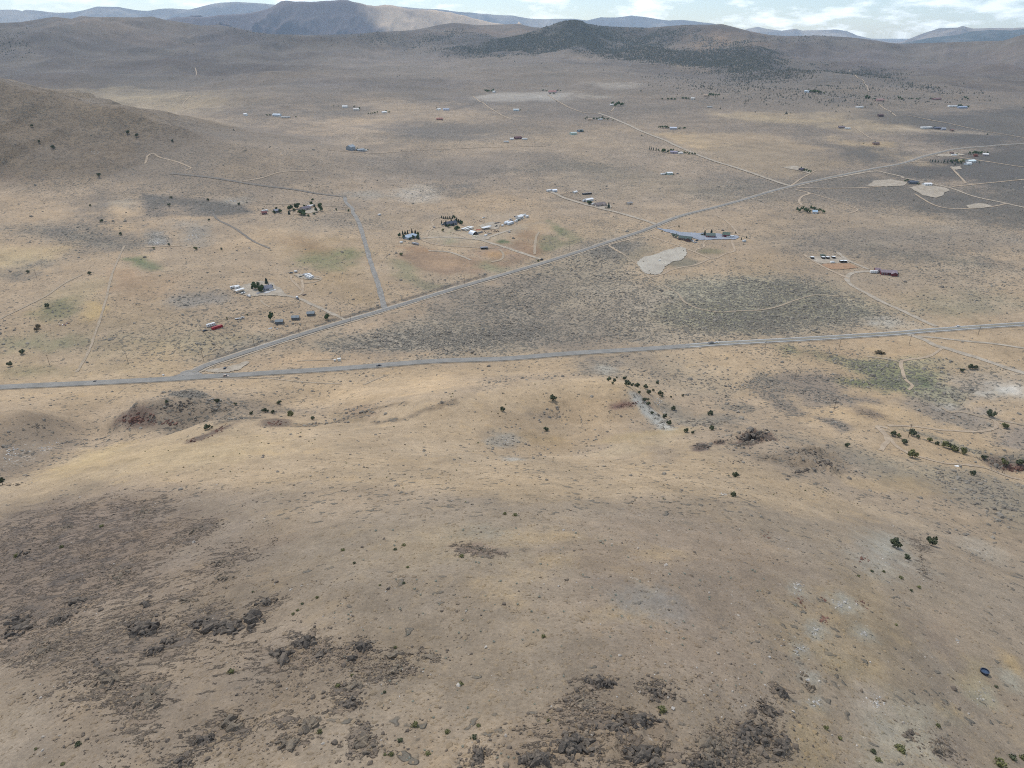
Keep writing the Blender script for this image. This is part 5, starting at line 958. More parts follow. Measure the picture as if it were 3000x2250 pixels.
trailer('white motorhome parked beside the red container', (607,959), (631,952), H=3.1, L=9, name='motorhome', cat='motorhome', motor=True, nwin=4)
container('long red shipping container lying in the fenced field', (624,966), (649,958), (150,46,54), L=11)
car('dark car parked in the corner of the fenced field', (596,971), (606,968), (52,58,66)); pickup('white pickup hitched at the fence above the red container', (703,935), (715,931), WHITE); flatbed('empty pale flatbed trailer behind the white pickup', (690,936), (702,934), (170,172,172), L=5)
def junk(label, px, py, n, spread, cols, seed, name='scrap_pile', cat='scrap pile'):
    r = random.Random(seed); p = at(px, py); t = thing(name, label, cat, p)
    for i in range(n):
        x, y = r.uniform(-spread, spread), r.uniform(-spread*.6, spread*.6); z = hz(p.x+x, p.y+y)-p.z; m = MB().box(0, 0, 0, r.uniform(.8, 2.4), r.uniform(.3, 1.1), r.uniform(.2, .8)); a = r.uniform(0, 3.14)
        m.v = [(x + u*math.cos(a)-v*math.sin(a), y + u*math.sin(a)+v*math.cos(a), z+.3+w+.1*u*r.uniform(-1, 1)) for u, v, w in m.v]; m.build('board', paint(r.choice(cols), .8), t)
    return t
junk('heap of pale boards and sheet metal below the first metal shed', 801, 962, 10, 5, [(206,208,206),(150,152,154),(110,104,98)], 5); junk('cluster of wrecked pale vehicles and scrap in the far left field', 186, 950, 12, 5, [(216,212,206),(120,80,72),(90,90,94)], 6)
# ================================================================ the two houses with gardens, upper left
house('ranch_house', 'purple-roofed house with a pale wing among trees left of the county road', 'house', (884,616), (906,611), 11, 3, 2.2, (176,164,156), (104,96,104), nwin=4, chim=True)
carport('white metal carport behind the purple-roofed house', (900,608), (917,605), L=10, D=6); car('black car on the pale yard of the purple-roofed house', (903,613), (911,611), (44,44,48))
house('cottage', 'small grey cottage boxed in by three dark trees', 'house', (804,622), (816,620), 8, 2.8, 1.8, (140,140,146), (128,130,138), nwin=2)
for px, py, w, k, h, lab in ((871,612,14,'round',16,'large rounded tree behind the purple-roofed house'), (849,616,15,'round',14,'spreading tree between the cottage and the purple-roofed house'), (863,618,9,'round',8,'low scrubby tree beside the purple-roofed house'), (884,630,26,'round',15,'wide dark thicket tree in front of the purple-roofed house'),
    (847,628,8,'cone',10,'small pointed tree on the lane below the purple-roofed house'), (912,601,9,'round',10,'pale green tree behind the white carport roof'), (921,606,6,'cone',9,'narrow tree at the back corner of the pale yard'), (937,609,11,'round',14,'tall tree at the yard gate, the rear one'), (940,619,11,'round',15,'tall tree at the yard gate, the front one'),
    (927,622,9,'round',14,'dark oval tree at the front of the pale yard'), (891,606,6,'round',6,'small tree just behind the purple roof'), (921,629,7,'round',6,'low bushy tree on the grass below the pale yard'), (905,635,7,'round',7,'lone low tree at the fence below the pale yard'),
    (804,626,8,'round',9,'tree at the left front of the small grey cottage'), (820,624,11,'round',11,'tree at the right of the small grey cottage'), (810,614,7,'round',7,'tree behind the small grey cottage'), (915,588,7,'round',6,'solitary tree on the slope behind the white carport'), (1021,620,5,'round',7,'young tree by the mouth of the cottage lane'), (985,617,5,'round',7,'young tree halfway along the cottage lane')): tree(px, py, w, lab, k, h)
house('barn', 'low dark red barn left of the grey cottage', 'barn', (767,627), (782,626), 7, 2.8, 1.4, MAROON, (110,60,58), nwin=2); trailer('white trailer behind the low dark red barn', (770,621), (783,619), L=10); trailer('pale trailer standing alone in the bare field right of the county road', (1108,632), (1116,630), H=2.4, L=5, nwin=1, name='cargo_trailer')
# ================================================================ the ranch with the round-roofed barn
house('ranch_house', 'pale blue-grey hip-roofed house in a ring of dark trees', 'house', (1188,700), (1217,692), 13, 3, 2.6, (160,168,176), (158,172,184), hip=True, nwin=5, wing=6)
house('ranch_house', 'dark-roofed ranch house half hidden by pointed conifers', 'house', (1304,661), (1334,656), 11, 3, 2.6, (96,98,104), (72,76,88), nwin=5)
T1 = 'trees around the blue-grey house'
for px, py, w, k, h in ((1171,695,10,'round',13),(1180,687,6,'cone',11),(1187,686,6,'cone',11),(1194,685,6,'cone',11),(1207,684,6,'cone',14),(1185,699,9,'round',11),(1217,688,8,'cone',14),(1223,695,9,'round',14),(1225,700,9,'round',13),(1209,699,9,'round',10),(1200,703,8,'round',7)): tree(px, py, w, 'dark green tree in the ring round the blue-grey house', k, h, group=T1)
T2 = 'trees around the dark-roofed ranch house'
for px, py, w, k, h in ((1294,639,5,'cone',7),(1300,641,5,'cone',8),(1306,641,5,'cone',8),(1312,642,5,'cone',8),(1318,641,5,'cone',8),(1325,641,5,'cone',9),(1332,641,8,'round',9),(1338,646,6,'cone',9),(1336,654,9,'round',11),(1344,652,7,'cone',10),(1349,656,7,'cone',12),(1352,659,7,'round',12),(1294,658,5,'cone',12),(1307,655,5,'cone',11),(1306,663,6,'cone',15),(1322,650,6,'cone',9),(1314,666,9,'round',9),(1328,662,6,'cone',9)): tree(px, py, w, 'dark conifer or broadleaf in the grove round the dark-roofed ranch house', k, h, group=T2)
tree(1339, 673, 17, 'big round tree at the front corner of the ranch grove', 'round', 12); tree(1299, 678, 8, 'thin olive tree beside the ranch drive', 'round', 8, L_bush); tree(1176, 748, 8, 'lone brown-green bush tree below the white trailer', 'round', 7, L_bush)
car('white van parked at the west side of the ranch grove', (1291,661), (1302,657), WHITE, suv=True, name='van', L=6)
trailer('long grey trailer parked below the blue-grey house', (1206,714), (1228,719), (150,150,152), H=2.6, L=11); trailer('small white trailer at the track corner below the blue-grey house', (1172,713), (1180,711), H=2.3, L=4.5, nwin=1, name='cargo_trailer'); car('black car at the entrance of the blue-grey house', (1222,700), (1230,699), (36,38,42)); car('silver car on the track west of the ranch grove', (1268,667), (1278,666), (170,172,174))
quonset('round-arched white barn with an open dark front', (1376,688), (1398,684), 10.5, 12)
def corral(label, px0, px1, D, rgb):
    c, yaw, L = span(px0, px1); t = thing('stable_shelter', label, 'stable', c, yaw)
    for (x, y, sx, sy) in ((0, D/2-1.5, L, 3), (0, -D/2+1.5, L, 3), (-L/2+1.5, 0, 3, D-6.04), (L/2-1.5, 0, 3, D-6.04)): MB().box(x, y, 2.6, sx, sy, .18).build('roof_panel', paint(rgb, .5), t)
    for x in (-L/2+.3, L/2-.3, 0):
        for y in (-D/2+.3, D/2-.3, D/2-2.8, -D/2+2.8): MB().box(x, y, 1.1, .15, .15, 2.8).build('post', paint(GREY), t)
    for y in (-D/2+.12, D/2-.12): MB().box(0, y, .9, L-.8, .08, 1.2).build('side_wall', paint(rgb), t)
    return t
corral('hollow rectangle of white-roofed stalls left of the round-arched barn', (1357,676), (1382,668), 9, (214,214,208))
carport('long white flat-roofed hay shelter behind the round-arched barn', (1408,674), (1437,667), L=15, D=8, name='hay_shelter')
junk('red farm implements heaped between the arched barn and the hay shelter', 1401, 674, 8, 4, [(196,72,48),(170,60,44)], 8, 'farm_machinery', 'machinery'); junk('dark machinery and scrap beside the hay shelter', 1424, 680, 12, 7, [(96,94,92),(130,128,126),(70,70,72)], 9, 'farm_machinery', 'machinery'); junk('brown scrap rows in the yard right of the hay shelter', 1450, 678, 14, 9, [(112,92,80),(92,84,78),(128,112,100)], 10); junk('line of old implements on the ground north of the ranch yard', 1400, 648, 12, 12, [(120,96,84),(96,88,84)], 12, 'farm_machinery', 'machinery')
flatbed('pale flatbed trailer beside the hay shelter', (1428,664), (1440,661), (196,198,196)); flatbed('grey loaded trailer at the near side of the arched barn', (1400,684), (1414,681), (130,132,134), load=(120,122,120)); trailer('low white and yellow trough trailer in front of the arched barn', (1385,692), (1399,696), (216,206,176), H=1.6, L=8, nwin=0, name='stock_trough', cat='trough'); trailer('white trailer at the fork of the ranch drive', (1419,693), (1428,690), H=2.3, L=5, nwin=1, name='cargo_trailer')
pickup('dark pickup in the scrap yard right of the hay shelter', (1450,665), (1459,662), (60,62,66)); car('silver car parked alone on the pale ground of the ranch', (1487,682), (1498,680), (166,170,172)); flatbed('dark loaded flatbed among the ranch scrap', (1449,656), (1466,653), (90,86,84), load=(110,100,94)); flatbed('grey trailer in the ranch scrap yard', (1428,686), (1440,684), (120,120,118))
trailer('white mobile home, left one of the parallel pair', (1476,659), (1493,651), (216,220,222), H=3.4, W=4, L=12, name='mobile_home', cat='mobile home', nwin=4); trailer('white mobile home, right one of the parallel pair', (1484,661), (1506,652), (212,216,218), H=3.4, W=4.2, L=15, name='mobile_home', cat='mobile home', nwin=5)
trailer('low pale trailer at the foot of the mobile homes', (1468,664), (1476,660), H=2.1, L=5, nwin=1, name='cargo_trailer'); trailer('white trailer behind the pair of mobile homes', (1506,652), (1518,647), L=7)
house('workshop', 'white metal workshop at the top of the ranch lane', 'workshop', (1515,641), (1529,638), 8, 3.6, 1.4, WHITE, (222,224,222), nwin=2); trailer('long white trailer behind the white workshop', (1524,634), (1540,632), L=12); trailer('white box trailer at the end of the ranch lane', (1539,639), (1549,635), H=3.2, L=8, name='cargo_trailer'); car('white car parked in front of the white workshop', (1491,644), (1499,642), WHITE); car('grey car next to the white car at the top of the ranch', (1496,647), (1503,645), (160,162,166)); car('black car beside the white workshop', (1505,636), (1514,634), (46,48,54)); boat('white boat alone on the bare ground north of the ranch', (1412,640), (1424,638))
trailer('dark flat shelter trailer on the green strip beside the workshop', (1510,648), (1522,645), (96,108,100), H=2.2, L=8, nwin=1, name='stock_trailer'); junk('pale vehicles strung along the green strip above the mobile homes', 1528, 645, 12, 9, [(206,208,206),(180,184,184),(120,124,120)], 14)
open_shed('loafing_shed', 'grey loafing shed on the corral fence above the oval track', 'shed', (1408,729), (1428,728), 5, 2.4, .6, (130,130,134)); pickup('dark pickup stopped where the ranch drive meets the road', (1581,763), (1592,760), (48,44,44))
tree(1577, 766, 7, 'dark shrub at the mouth of the ranch drive', 'low', 6)
# ================================================================ brown-roofed house along the gravel road
house('ranch_house', 'brown-roofed house on the gravel road right of a round tree', 'house', (1744,604), (1770,600), 12, 3, 2.4, (164,152,142), (120,110,106), nwin=4, wing=6); tree(1725, 598, 15, 'dark round tree between white shed and brown-roofed house', 'round', 11); tree(1783, 609, 9, 'lone pointed conifer right of the brown-roofed house', 'cone', 15); tree(1775, 609, 5, 'tiny shrub beside the lone pointed conifer', 'low', 3)
house('workshop', 'white metal shed behind the dark round tree on the gravel road', 'shed', (1714,590), (1734,586), 8, 3, 1.2, WHITE, (224,224,222), nwin=2); trailer('white motorhome beside the brown-roofed house', (1730,602), (1746,598), L=7, name='motorhome', cat='motorhome', motor=True); car('silver car nose-out on the gravel yard below the brown roof', (1741,606), (1750,603), (170,174,178)); trailer('white trailer left of the dark round tree', (1706,592), (1716,588), L=8)
house('cottage', 'pale tumbledown hut on the rise right of the pointed conifer', 'hut', (1836,600), (1850,597), 6, 2.6, 1.4, (190,176,156), (140,136,132), nwin=2)
trailer('white mobile home at the far end of the gravel road, left one', (1602,562), (1616,559), L=12, W=4, H=3.2, name='mobile_home', cat='mobile home'); house('workshop', 'white metal building at the far end of the gravel road', 'workshop', (1618,562), (1630,561), 8, 3.4, 1.2, (214,218,222), (226,228,230), nwin=2)
house('workshop', 'small white shed behind the long corral fence', 'shed', (1680,566), (1689,564), 5, 2.6, 1, OFFW, WHITE, nwin=1); open_shed('loafing_shed', 'low dark stock shelter right of the small white shed', 'shed', (1706,570), (1732,568), 5, 2.4, .6, (112,104,100), (70,62,58))
def fence(label, pts, step, h=1.4, rgb=(96,82,70), rails=3, name='corral_fence', group=None):
    P = [at(*p) for p in pts]; t = thing(name, label, 'fence', P[0]); o = P[0]; posts = []
    for a, b in zip(P[:-1], P[1:]):
        n = max(1, int((b-a).length/step))
        for k in range(n + (b is P[-1])):
            q = a.lerp(b, k/n); posts.append(Vector((q.x, q.y, hz(q.x, q.y))))
    for q in posts: MB().box(q.x-o.x, q.y-o.y, q.z-o.z+h/2-.15, .16, .16, h+.3).build('post', paint(rgb, .9), t)
    for a, b in zip(posts[:-1], posts[1:]):
        for k in range(rails):
            zz = h*(k+.8)/rails; MB().cyl((a.x-o.x, a.y-o.y, a.z-o.z+zz), (b.x-o.x, b.y-o.y, b.z-o.z+zz), .07, n=4).build('rail', paint(rgb, .9), t)
    return t
fence('dark board corral fence at the turn of the gravel road', [(1642,571),(1662,568),(1700,560)], 7, 1.7, (84,68,62), 4); fence('long dark rail fence leading to the white shed', [(1648,574),(1680,584),(1716,593)], 7, 1.6, (80,66,60), 4)
fence('pale pole fence across the ranch paddock above the oval track', [(1240,708),(1300,719),(1360,724),(1420,727),(1470,728)], 9, 1.4, (176,172,160), 2, 'paddock_fence'); fence('dark pole fence below the three metal sheds', [(760,960),(840,952),(920,944),(990,932)], 9, 1.3, (112,100,88), 2, 'paddock_fence'); fence('dark fence bounding the field of the red container', [(585,962),(620,1000),(660,1030)], 9, 1.2, (110,98,86), 2, 'paddock_fence'); fence('fence running up from the white motorhome to the flatbed trailers', [(585,962),(650,942),(720,924),(800,905),(880,890)], 9, 1.2, (112,100,88), 2, 'paddock_fence')
# ================================================================ green-roofed place by the dry pond
house('lodge', 'long dark green-roofed lodge facing the dry pond', 'lodge', (1989,700), (2026,704), 9, 3, 2.2, (100,78,72), (74,88,84), nwin=6, wing=7); house('red_house', 'red-walled green-roofed house in the middle of the blue-grey lot', 'house', (2067,693), (2094,694), 10, 3, 2.4, (128,54,56), (92,104,98), nwin=4); house('red_barn', 'red barn with dark green roof at the far end of the lot', 'barn', (2117,691), (2138,693), 12, 3.4, 2.6, (124,44,52), (80,94,82), nwin=3, garage=True)
for px, py, w, k, h, m_, lab in ((1972,694,10,'round',10,L_sil,'silvery round tree at the left gable of the lodge'), (1980,697,11,'round',10,L_sil,'silvery round tree in front of the lodge gable'), (1982,690,4,'cone',8,None,'slim dark conifer behind the lodge'), (2064,690,9,'cone',15,None,'tall leaning conifer left of the red house'), (2056,689,8,'low',5,None,'dark shrub under the leaning conifer'), (2084,684,8,'cone',12,None,'conifer behind the red house roof'), (2093,686,5,'low',4,None,'brown shrub right of the red house'), (2172,702,4,'cone',6,None,'tiny conifer where the lot track turns'), (2187,697,4,'cone',6,None,'tiny conifer on the slope right of the lot'), (1989,665,4,'cone',6,None,'small dark tree on the rise above the lot'), (1939,679,4,'low',4,None,'small shrub at the road end of the blue-grey lot'), (2155,684,4,'cone',5,None,'small dark tree behind the red barn')): tree(px, py, w, lab, k, h, m_)
pickup('white pickup nearest the lodge on the lot', (2022,706), (2031,707), WHITE); car('white car second along the lodge end', (2028,710), (2036,711), WHITE); car('silver car at the end of the lodge row of cars', (2034,711), (2043,711), (180,184,188)); car('dark blue car at the outer end of the lodge', (2038,706), (2045,705), (64,74,92)); boat('pale boat beside the red house', (2084,696), (2096,694), OFFW); trailer('white motorhome parked at the end of the red barn', (2137,696), (2149,695), L=8, name='motorhome', cat='motorhome', motor=True); car('black car on the gravel above the red barn', (2113,675), (2122,676), (44,46,50)); trailer('grey and white stock trailer alone on the dry grass beyond the lot', (2175,709), (2185,707), (200,204,204), H=2.4, L=6, name='stock_trailer')
# ================================================================ horse yard and red ranch house on the right
for k, (a, b, lab) in enumerate((((2375,758),(2383,758),'white-roofed horse shelter, far left one of the yard'), ((2407,758),(2415,758),'white-roofed horse shelter below the grey tree'), ((2420,758),(2428,758),'white-roofed horse shelter right of the grey tree'), ((2437,757),(2445,757),'white-roofed horse shelter at the back right of the yard'), ((2460,769),(2468,769),'white-roofed horse shelter at the front, left of a pair'), ((2471,769),(2479,769),'white-roofed horse shelter at the front, right of a pair'))):
    open_shed('horse_shelter', lab, 'shelter', a, b, 4.6, 2.9, .8, (226,226,222), (60,56,54), 'y', 'white horse shelters in the gravel yard')
trailer('small white trailer in the middle of the horse yard', (2433,771), (2443,770), H=2.4, L=5.5, nwin=1, name='cargo_trailer'); tree(2409, 752, 17, 'grey-green tree clump behind the horse shelters', 'round', 8, L_sil)
house('red_ranch_house', 'long dark red ranch house at the end of the curved drive', 'house', (2577,801), (2624,803), 11, 3.2, 1.8, (104,46,48), (132,118,122), nwin=7, wing=7, chim=True); house('red_garage', 'dark red garage left of the long red ranch house', 'garage', (2562,796), (2576,797), 8, 3.2, 2, (110,48,50), (136,118,124), nwin=2); trailer('white motorhome parked before the dark red garage', (2551,800), (2569,800), H=3.2, L=10, name='motorhome', cat='motorhome', motor=True, nwin=4); tree(2629, 804, 8, 'round dark shrub at the right end of the red ranch house', 'low', 7, L_con, cat='shrub'); car('dark car before the red ranch house', (2592,804), (2601,804), (84,60,60))
# ================================================================ places farther out
def far_place(spec, trees_, label_trees, group, mats=None):
    for s in spec: s()
    for i, (px, py, w, k, h) in enumerate(trees_): tree(px, py, w, label_trees, k, h, near=False, group=group)
far_place([lambda: house('cottage', 'pale blue-roofed house hidden in the row of green trees', 'house', (2380,624), (2394,625), 9, 3, 2, OFFW, (160,180,196), nwin=3)], [(2335,620,9,'round',14),(2342,622,8,'round',12),(2349,617,9,'round',14),(2357,620,10,'round',15),(2366,624,14,'round',15),(2376,616,9,'round',14),(2384,618,8,'round',13),(2394,622,10,'round',12),(2412,625,11,'round',13),(2402,618,6,'round',8)], 'full green tree in the grove round the blue-roofed house', 'grove round the blue-roofed house')
far_place([lambda: house('ranch_house', 'small dark house with a hedge of trees left of the crossroads', 'house', (2343,500), (2353,499), 9, 3, 2, (80,70,80), (88,80,92), nwin=3)], [(2346,494,5,'round',6),(2356,502,6,'round',9),(2362,503,6,'round',10),(2368,504,6,'round',8),(2374,505,6,'round',7)], 'tree in the short hedge beside the small dark house', 'hedge of the small dark house')
far_place([lambda: house('ranch_house', 'dark flat house above the big gravel pad', 'house', (2662,537), (2686,537), 12, 3, 2, (70,76,84), (84,90,100), nwin=4), lambda: house('workshop', 'white building right of the dark house on the gravel pad', 'workshop', (2704,543), (2726,542), 9, 3, 1.4, WHITE, (222,220,216), nwin=2)], [(2652,532,9,'round',7),(2658,530,6,'round',6),(2690,541,7,'round',6)], 'dark tree at the house above the gravel pad', 'trees of the dark gravel-pad house')
far_place([lambda: house('workshop', 'white roofed building at the end of the conifer row', 'workshop', (2833,476), (2853,474), 10, 3.4, 1.6, WHITE, (216,228,226), nwin=3), lambda: house('workshop', 'white low shed below the conifer row', 'shed', (2828,483), (2842,481), 8, 3, 1.2, WHITE, WHITE, nwin=2), lambda: house('cottage', 'tan house among the conifers beside the white buildings', 'house', (2808,473), (2824,473), 9, 3, 2, (190,168,120), (150,140,110), nwin=3)],
          [(2724,475,5,'cone',9),(2731,475,5,'cone',8),(2739,476,5,'cone',10),(2748,476,5,'cone',7),(2757,478,4,'cone',6),(2765,478,8,'cone',12),(2775,478,7,'cone',11),(2783,477,8,'round',10),(2790,478,8,'cone',12),(2797,476,8,'round',11),(2803,478,8,'cone',12),(2810,479,7,'round',10),(2816,480,7,'cone',11),(2822,474,6,'round',8),(2797,484,7,'cone',7),(2868,478,4,'round',6)], 'dark conifer in the row by the white buildings', 'conifer row by the white buildings')
far_place([lambda: house('ranch_house', 'white-roofed house behind the dark round grove on the right', 'house', (2878,455), (2894,456), 9, 3, 2, (150,140,140), (220,216,210), nwin=3), lambda: house('barn', 'small rust barn below the dark round grove', 'barn', (2852,458), (2862,458), 7, 3, 2, (120,66,54), (110,70,60), nwin=1)], [(2841,452,8,'round',9),(2849,453,9,'round',11),(2857,452,9,'round',11),(2865,453,9,'round',10),(2873,452,8,'round',10),(2882,451,7,'round',7),(2891,450,7,'round',7)], 'dark round tree in the grove near the right edge', 'dark round grove near the right edge')
far_place([lambda: trailer('white trailer across the lane from the dark round grove', (2790,456), (2800,456), L=11, W=4), lambda: house('cottage', 'small brown house across the lane from the dark grove', 'house', (2783,452), (2792,452), 8, 3, 2, BROWN, BROWN, nwin=2)], [(2785,450,5,'round',5),(2803,453,4,'round',5)], 'small tree by the trailer across from the dark grove', 'trees by the lane trailer')
far_place([lambda: house('cottage', 'lavender-roofed house at the foot of the tree belt', 'house', (1964,448), (1984,449), 11, 3, 2, (150,140,150), (150,144,156), nwin=3), lambda: house('workshop', 'pale shed at the east end of the tree belt', 'shed', (1986,451), (1998,450), 8, 3, 1.2, OFFW, OFFW, nwin=2)],
          [(1902,440,5,'cone',11),(1908,440,5,'cone',10),(1914,441,5,'cone',9),(1922,441,6,'cone',9),(1930,444,7,'round',8),(1942,447,11,'round',13),(1948,446,8,'round',11),(1956,449,9,'round',11),(1964,446,8,'round',10),(1971,445,7,'round',10),(1980,448,7,'round',8),(1988,448,7,'round',7),(1997,449,6,'round',6),(2004,449,6,'round',6),(2011,451,7,'round',6),(2019,452,7,'round',6),(2027,452,7,'round',6),(2036,453,7,'round',6)], 'dark tree in the belt planted left of the far road', 'tree belt left of the far road')
far_place([lambda: trailer('white trailer in the group below the tree belt', (1938,512), (1949,511), L=12, W=4, name='mobile_home', cat='mobile home'), lambda: house('workshop', 'pale green-walled shed below the tree belt', 'shed', (1953,511), (1968,510), 9, 3.2, 1.4, (166,184,176), (214,216,214), nwin=2), lambda: car('black car right of the pale green-walled shed', (1981,510), (1989,509), (50,50,54), L=5.5)], [(1951,512,5,'round',4),(1973,513,4,'round',4)], 'small dark bush tree by the pale green-walled shed', 'bushes by the pale green shed')
far_place([lambda: house('ranch_house', 'white house under the big rounded tree on the plain', 'house', (1786,309), (1796,309), 10, 3, 2, OFFW, OFFW, nwin=2)], [(1794,306,9,'round',9),(1803,312,9,'round',11),(1812,310,15,'round',14),(1820,311,10,'round',10),(1825,309,8,'round',8)], 'dark rounded tree of the clump beside the white plain house', 'tree clump on the plain')
far_place([lambda: house('cottage', 'tan house strung along the line of scrubby trees', 'house', (1722,352), (1734,352), 9, 3, 2, (190,170,140), (170,150,130), nwin=2), lambda: trailer('white mobile home among the line of scrubby trees', (1753,352), (1764,351), L=14, W=4.5, H=3.4, name='mobile_home', cat='mobile home')], [(1714,350,5,'round',6),(1719,347,6,'round',6),(1728,349,5,'round',5),(1740,350,6,'round',6),(1748,351,6,'round',6),(1755,350,7,'round',7),(1764,348,8,'round',8),(1770,351,6,'round',6),(1780,352,6,'round',6),(1795,354,5,'round',4)], 'scrubby tree in the line beside the far road', 'line of scrubby trees')
far_place([lambda: house('barn', 'pale green metal barn in the middle of the valley', 'barn', (1671,394), (1687,393), 11, 4, 1.6, (170,190,178), (176,186,180), nwin=2), lambda: house('cottage', 'blue-grey house behind the pale green metal barn', 'house', (1693,386), (1706,385), 9, 3, 2, (120,136,146), (110,124,134), nwin=2)], [(1701,386,9,'round',7),(1709,387,6,'round',5)], 'dark tree by the blue-grey valley house', 'trees of the blue-grey valley house')
far_place([lambda: house('ranch_house', 'dark maroon-roofed house with white outbuildings in mid valley', 'house', (1508,407), (1526,406), 13, 3.2, 2.4, (96,64,66), (92,62,66), nwin=4), lambda: house('workshop', 'white shed left of the maroon-roofed house', 'shed', (1494,409), (1504,409), 7, 3, 1.2, WHITE, WHITE, nwin=2), lambda: trailer('white trailer right of the maroon-roofed house', (1530,409), (1544,409), L=14, W=4.5, H=3.3), lambda: trailer('white trailer by itself below the maroon-roofed house', (1478,417), (1488,417), L=13, W=4, H=3.2)], [(1500,404,4,'round',4),(1529,405,4,'round',4)], 'tiny tree at the maroon-roofed house', 'trees of the maroon-roofed house')
far_place([lambda: house('barn', 'tall blue-grey metal barn left of the valley lane', 'barn', (1021,440), (1035,439), 13, 7, 4, (142,148,152), (154,160,164), nwin=2), lambda: house('workshop', 'blue-grey workshop right of the tall metal barn', 'workshop', (1046,442), (1066,443), 10, 3.4, 1.6, (140,146,150), (148,154,158), nwin=3), lambda: trailer('white trailer at the end of the blue-grey workshop', (1064,443), (1074,443), L=12, W=4, H=3)], [(1048,437,6,'round',5),(1062,439,6,'round',5),(1070,440,6,'round',5),(1078,441,6,'round',5)], 'small dark tree behind the blue-grey workshop', 'trees behind the blue-grey workshop')
far_place([lambda: house('ranch_house', 'white house right of the long dark hedge in the upper valley', 'house', (1119,331), (1132,331), 10, 3, 2, WHITE, WHITE, nwin=2), lambda: house('workshop', 'white barn at the hilltop group left of the dark hedge', 'barn', (1003,315), (1018,315), 10, 4, 2, WHITE, WHITE, nwin=2), lambda: house('workshop', 'pale house of the hilltop group in the upper valley', 'house', (1036,323), (1052,323), 10, 3.4, 2, OFFW, OFFW, nwin=2)], [(1080,334,5,'round',4),(1086,334,5,'round',4),(1092,333,5,'round',4),(1098,332,6,'round',5),(1105,331,6,'round',5),(1132,329,7,'round',6),(1140,331,6,'round',5),(1038,313,6,'round',4),(1053,320,6,'round',7),(992,313,5,'round',4),(978,312,4,'round',3)], 'dark tree of the hedge and houses in the upper valley', 'upper valley hedge')
far_place([lambda: house('barn', 'rust-red roofed barn on a pale pad in the upper valley', 'barn', (1279,351), (1297,351), 10, 3.6, 2, (150,112,100), (152,106,96), nwin=2), lambda: house('workshop', 'pale blue shed above the rust-red barn', 'shed', (1298,323), (1316,323), 9, 3.4, 1.6, (180,186,200), (176,188,206), nwin=2), lambda: house('workshop', 'white shed at the left of the pale blue shed', 'shed', (1281,323), (1289,322), 8, 3.4, 1.6, WHITE, WHITE, nwin=1)], [(1280,316,4,'round',3)], 'tiny tree above the rust-red barn', 'tree above the rust-red barn')
far_place([lambda: house('ranch_house', 'long low white ranch building far up the left valley', 'house', (801,339), (822,340), 11, 4, 2, (206,214,218), (200,210,218), nwin=3), lambda: house('workshop', 'small white hut far left of the long ranch building', 'hut', (716,339), (724,339), 9, 5, 2, WHITE, WHITE, nwin=1), lambda: trailer('long pale shed at the right of the far white ranch', (828,345), (846,345), OFFW, L=26, W=7, H=4, name='long_shed', cat='shed')], [(782,338,6,'round',4),(790,338,6,'round',4),(866,343,6,'round',3)], 'tree at the far white ranch in the left valley', 'trees of the far white ranch')
far_place([lambda: house('villa', 'pink-roofed villa on the pale far hillside', 'house', (1608,272), (1630,272), 16, 5, 4, (190,170,166), (150,112,106), nwin=4)], [(1590,266,8,'round',4),(1600,267,8,'round',4),(1634,266,8,'round',4),(1642,267,6,'round',4),(1612,276,8,'round',4),(1622,276,8,'round',5)], 'tree around the pink-roofed villa', 'trees around the pink-roofed villa')
far_place([lambda: house('cottage', 'white cottage beside the far dark grove on the pale slope', 'house', (1443,271), (1450,271), 9, 4, 2, WHITE, WHITE, nwin=1)], [(1423,269,6,'round',8),(1428,270,7,'round',8),(1434,270,7,'round',7),(1440,270,7,'round',7),(1445,268,6,'round',8),(1450,271,5,'round',4)], 'dark tree in the far grove on the pale slope', 'far grove on the pale slope')
far_place([lambda: house('workshop', 'small grey-white shed in the middle of the far plain', 'shed', (1504,324), (1520,324), 9, 3.6, 1.6, (196,206,206), (204,212,212), nwin=2)], [(1525,323,4,'round',3)], 'tiny tree right of the small grey-white shed', 'tree of the grey-white shed')
far_place([lambda: house('ranch_house', 'house tucked right of the tree mound on the far road', 'house', (1962,378), (1982,378), 12, 3.4, 2, (170,172,180), (186,190,198), nwin=3)], [(1932,374,8,'round',6),(1940,376,10,'round',8),(1950,376,10,'round',8),(1958,376,6,'round',5),(1990,378,8,'round',5),(2005,377,9,'round',6)], 'tree in the mound of trees left of the far grey house', 'tree mound on the far road')
far_place([lambda: trailer('long white roof in the dark sage at the right', (2703,377), (2724,376), L=30, W=8, H=4.4, name='long_shed', cat='shed', nwin=4), lambda: house('ranch_house', 'dark grey house beside the long white roof', 'house', (2735,378), (2752,378), 12, 3.4, 2, (92,94,104), (104,106,118), nwin=3), lambda: house('workshop', 'grey shed at the right of the dark grey house', 'shed', (2757,380), (2768,380), 10, 3.4, 1.6, (150,152,160), (160,164,172), nwin=2), lambda: house('cottage', 'brown hut at the east end of the pale strip', 'hut', (2784,384), (2792,384), 8, 3.4, 1.6, (130,110,100), (130,104,96), nwin=1)], [(2738,374,8,'round',5),(2756,378,7,'round',5),(2763,378,6,'round',4)], 'dark tree by the long white roof in the sage', 'trees by the long white roof')
far_place([lambda: house('ranch_house', 'blue-grey house among dark trees near the upper right', 'house', (2806,317), (2830,317), 14, 4, 2.4, (140,150,164), (150,160,176), nwin=3), lambda: trailer('white long shed left of the blue-grey upper right house', (2782,313), (2800,313), L=28, W=8, H=4.4, name='long_shed', cat='shed')], [(2806,312,9,'round',7),(2813,313,9,'round',8),(2818,314,7,'round',6),(2835,315,7,'round',6),(2828,290,8,'round',8),(2834,291,6,'round',5)], 'dark tree near the blue-grey upper right house', 'trees of the blue-grey upper right house')
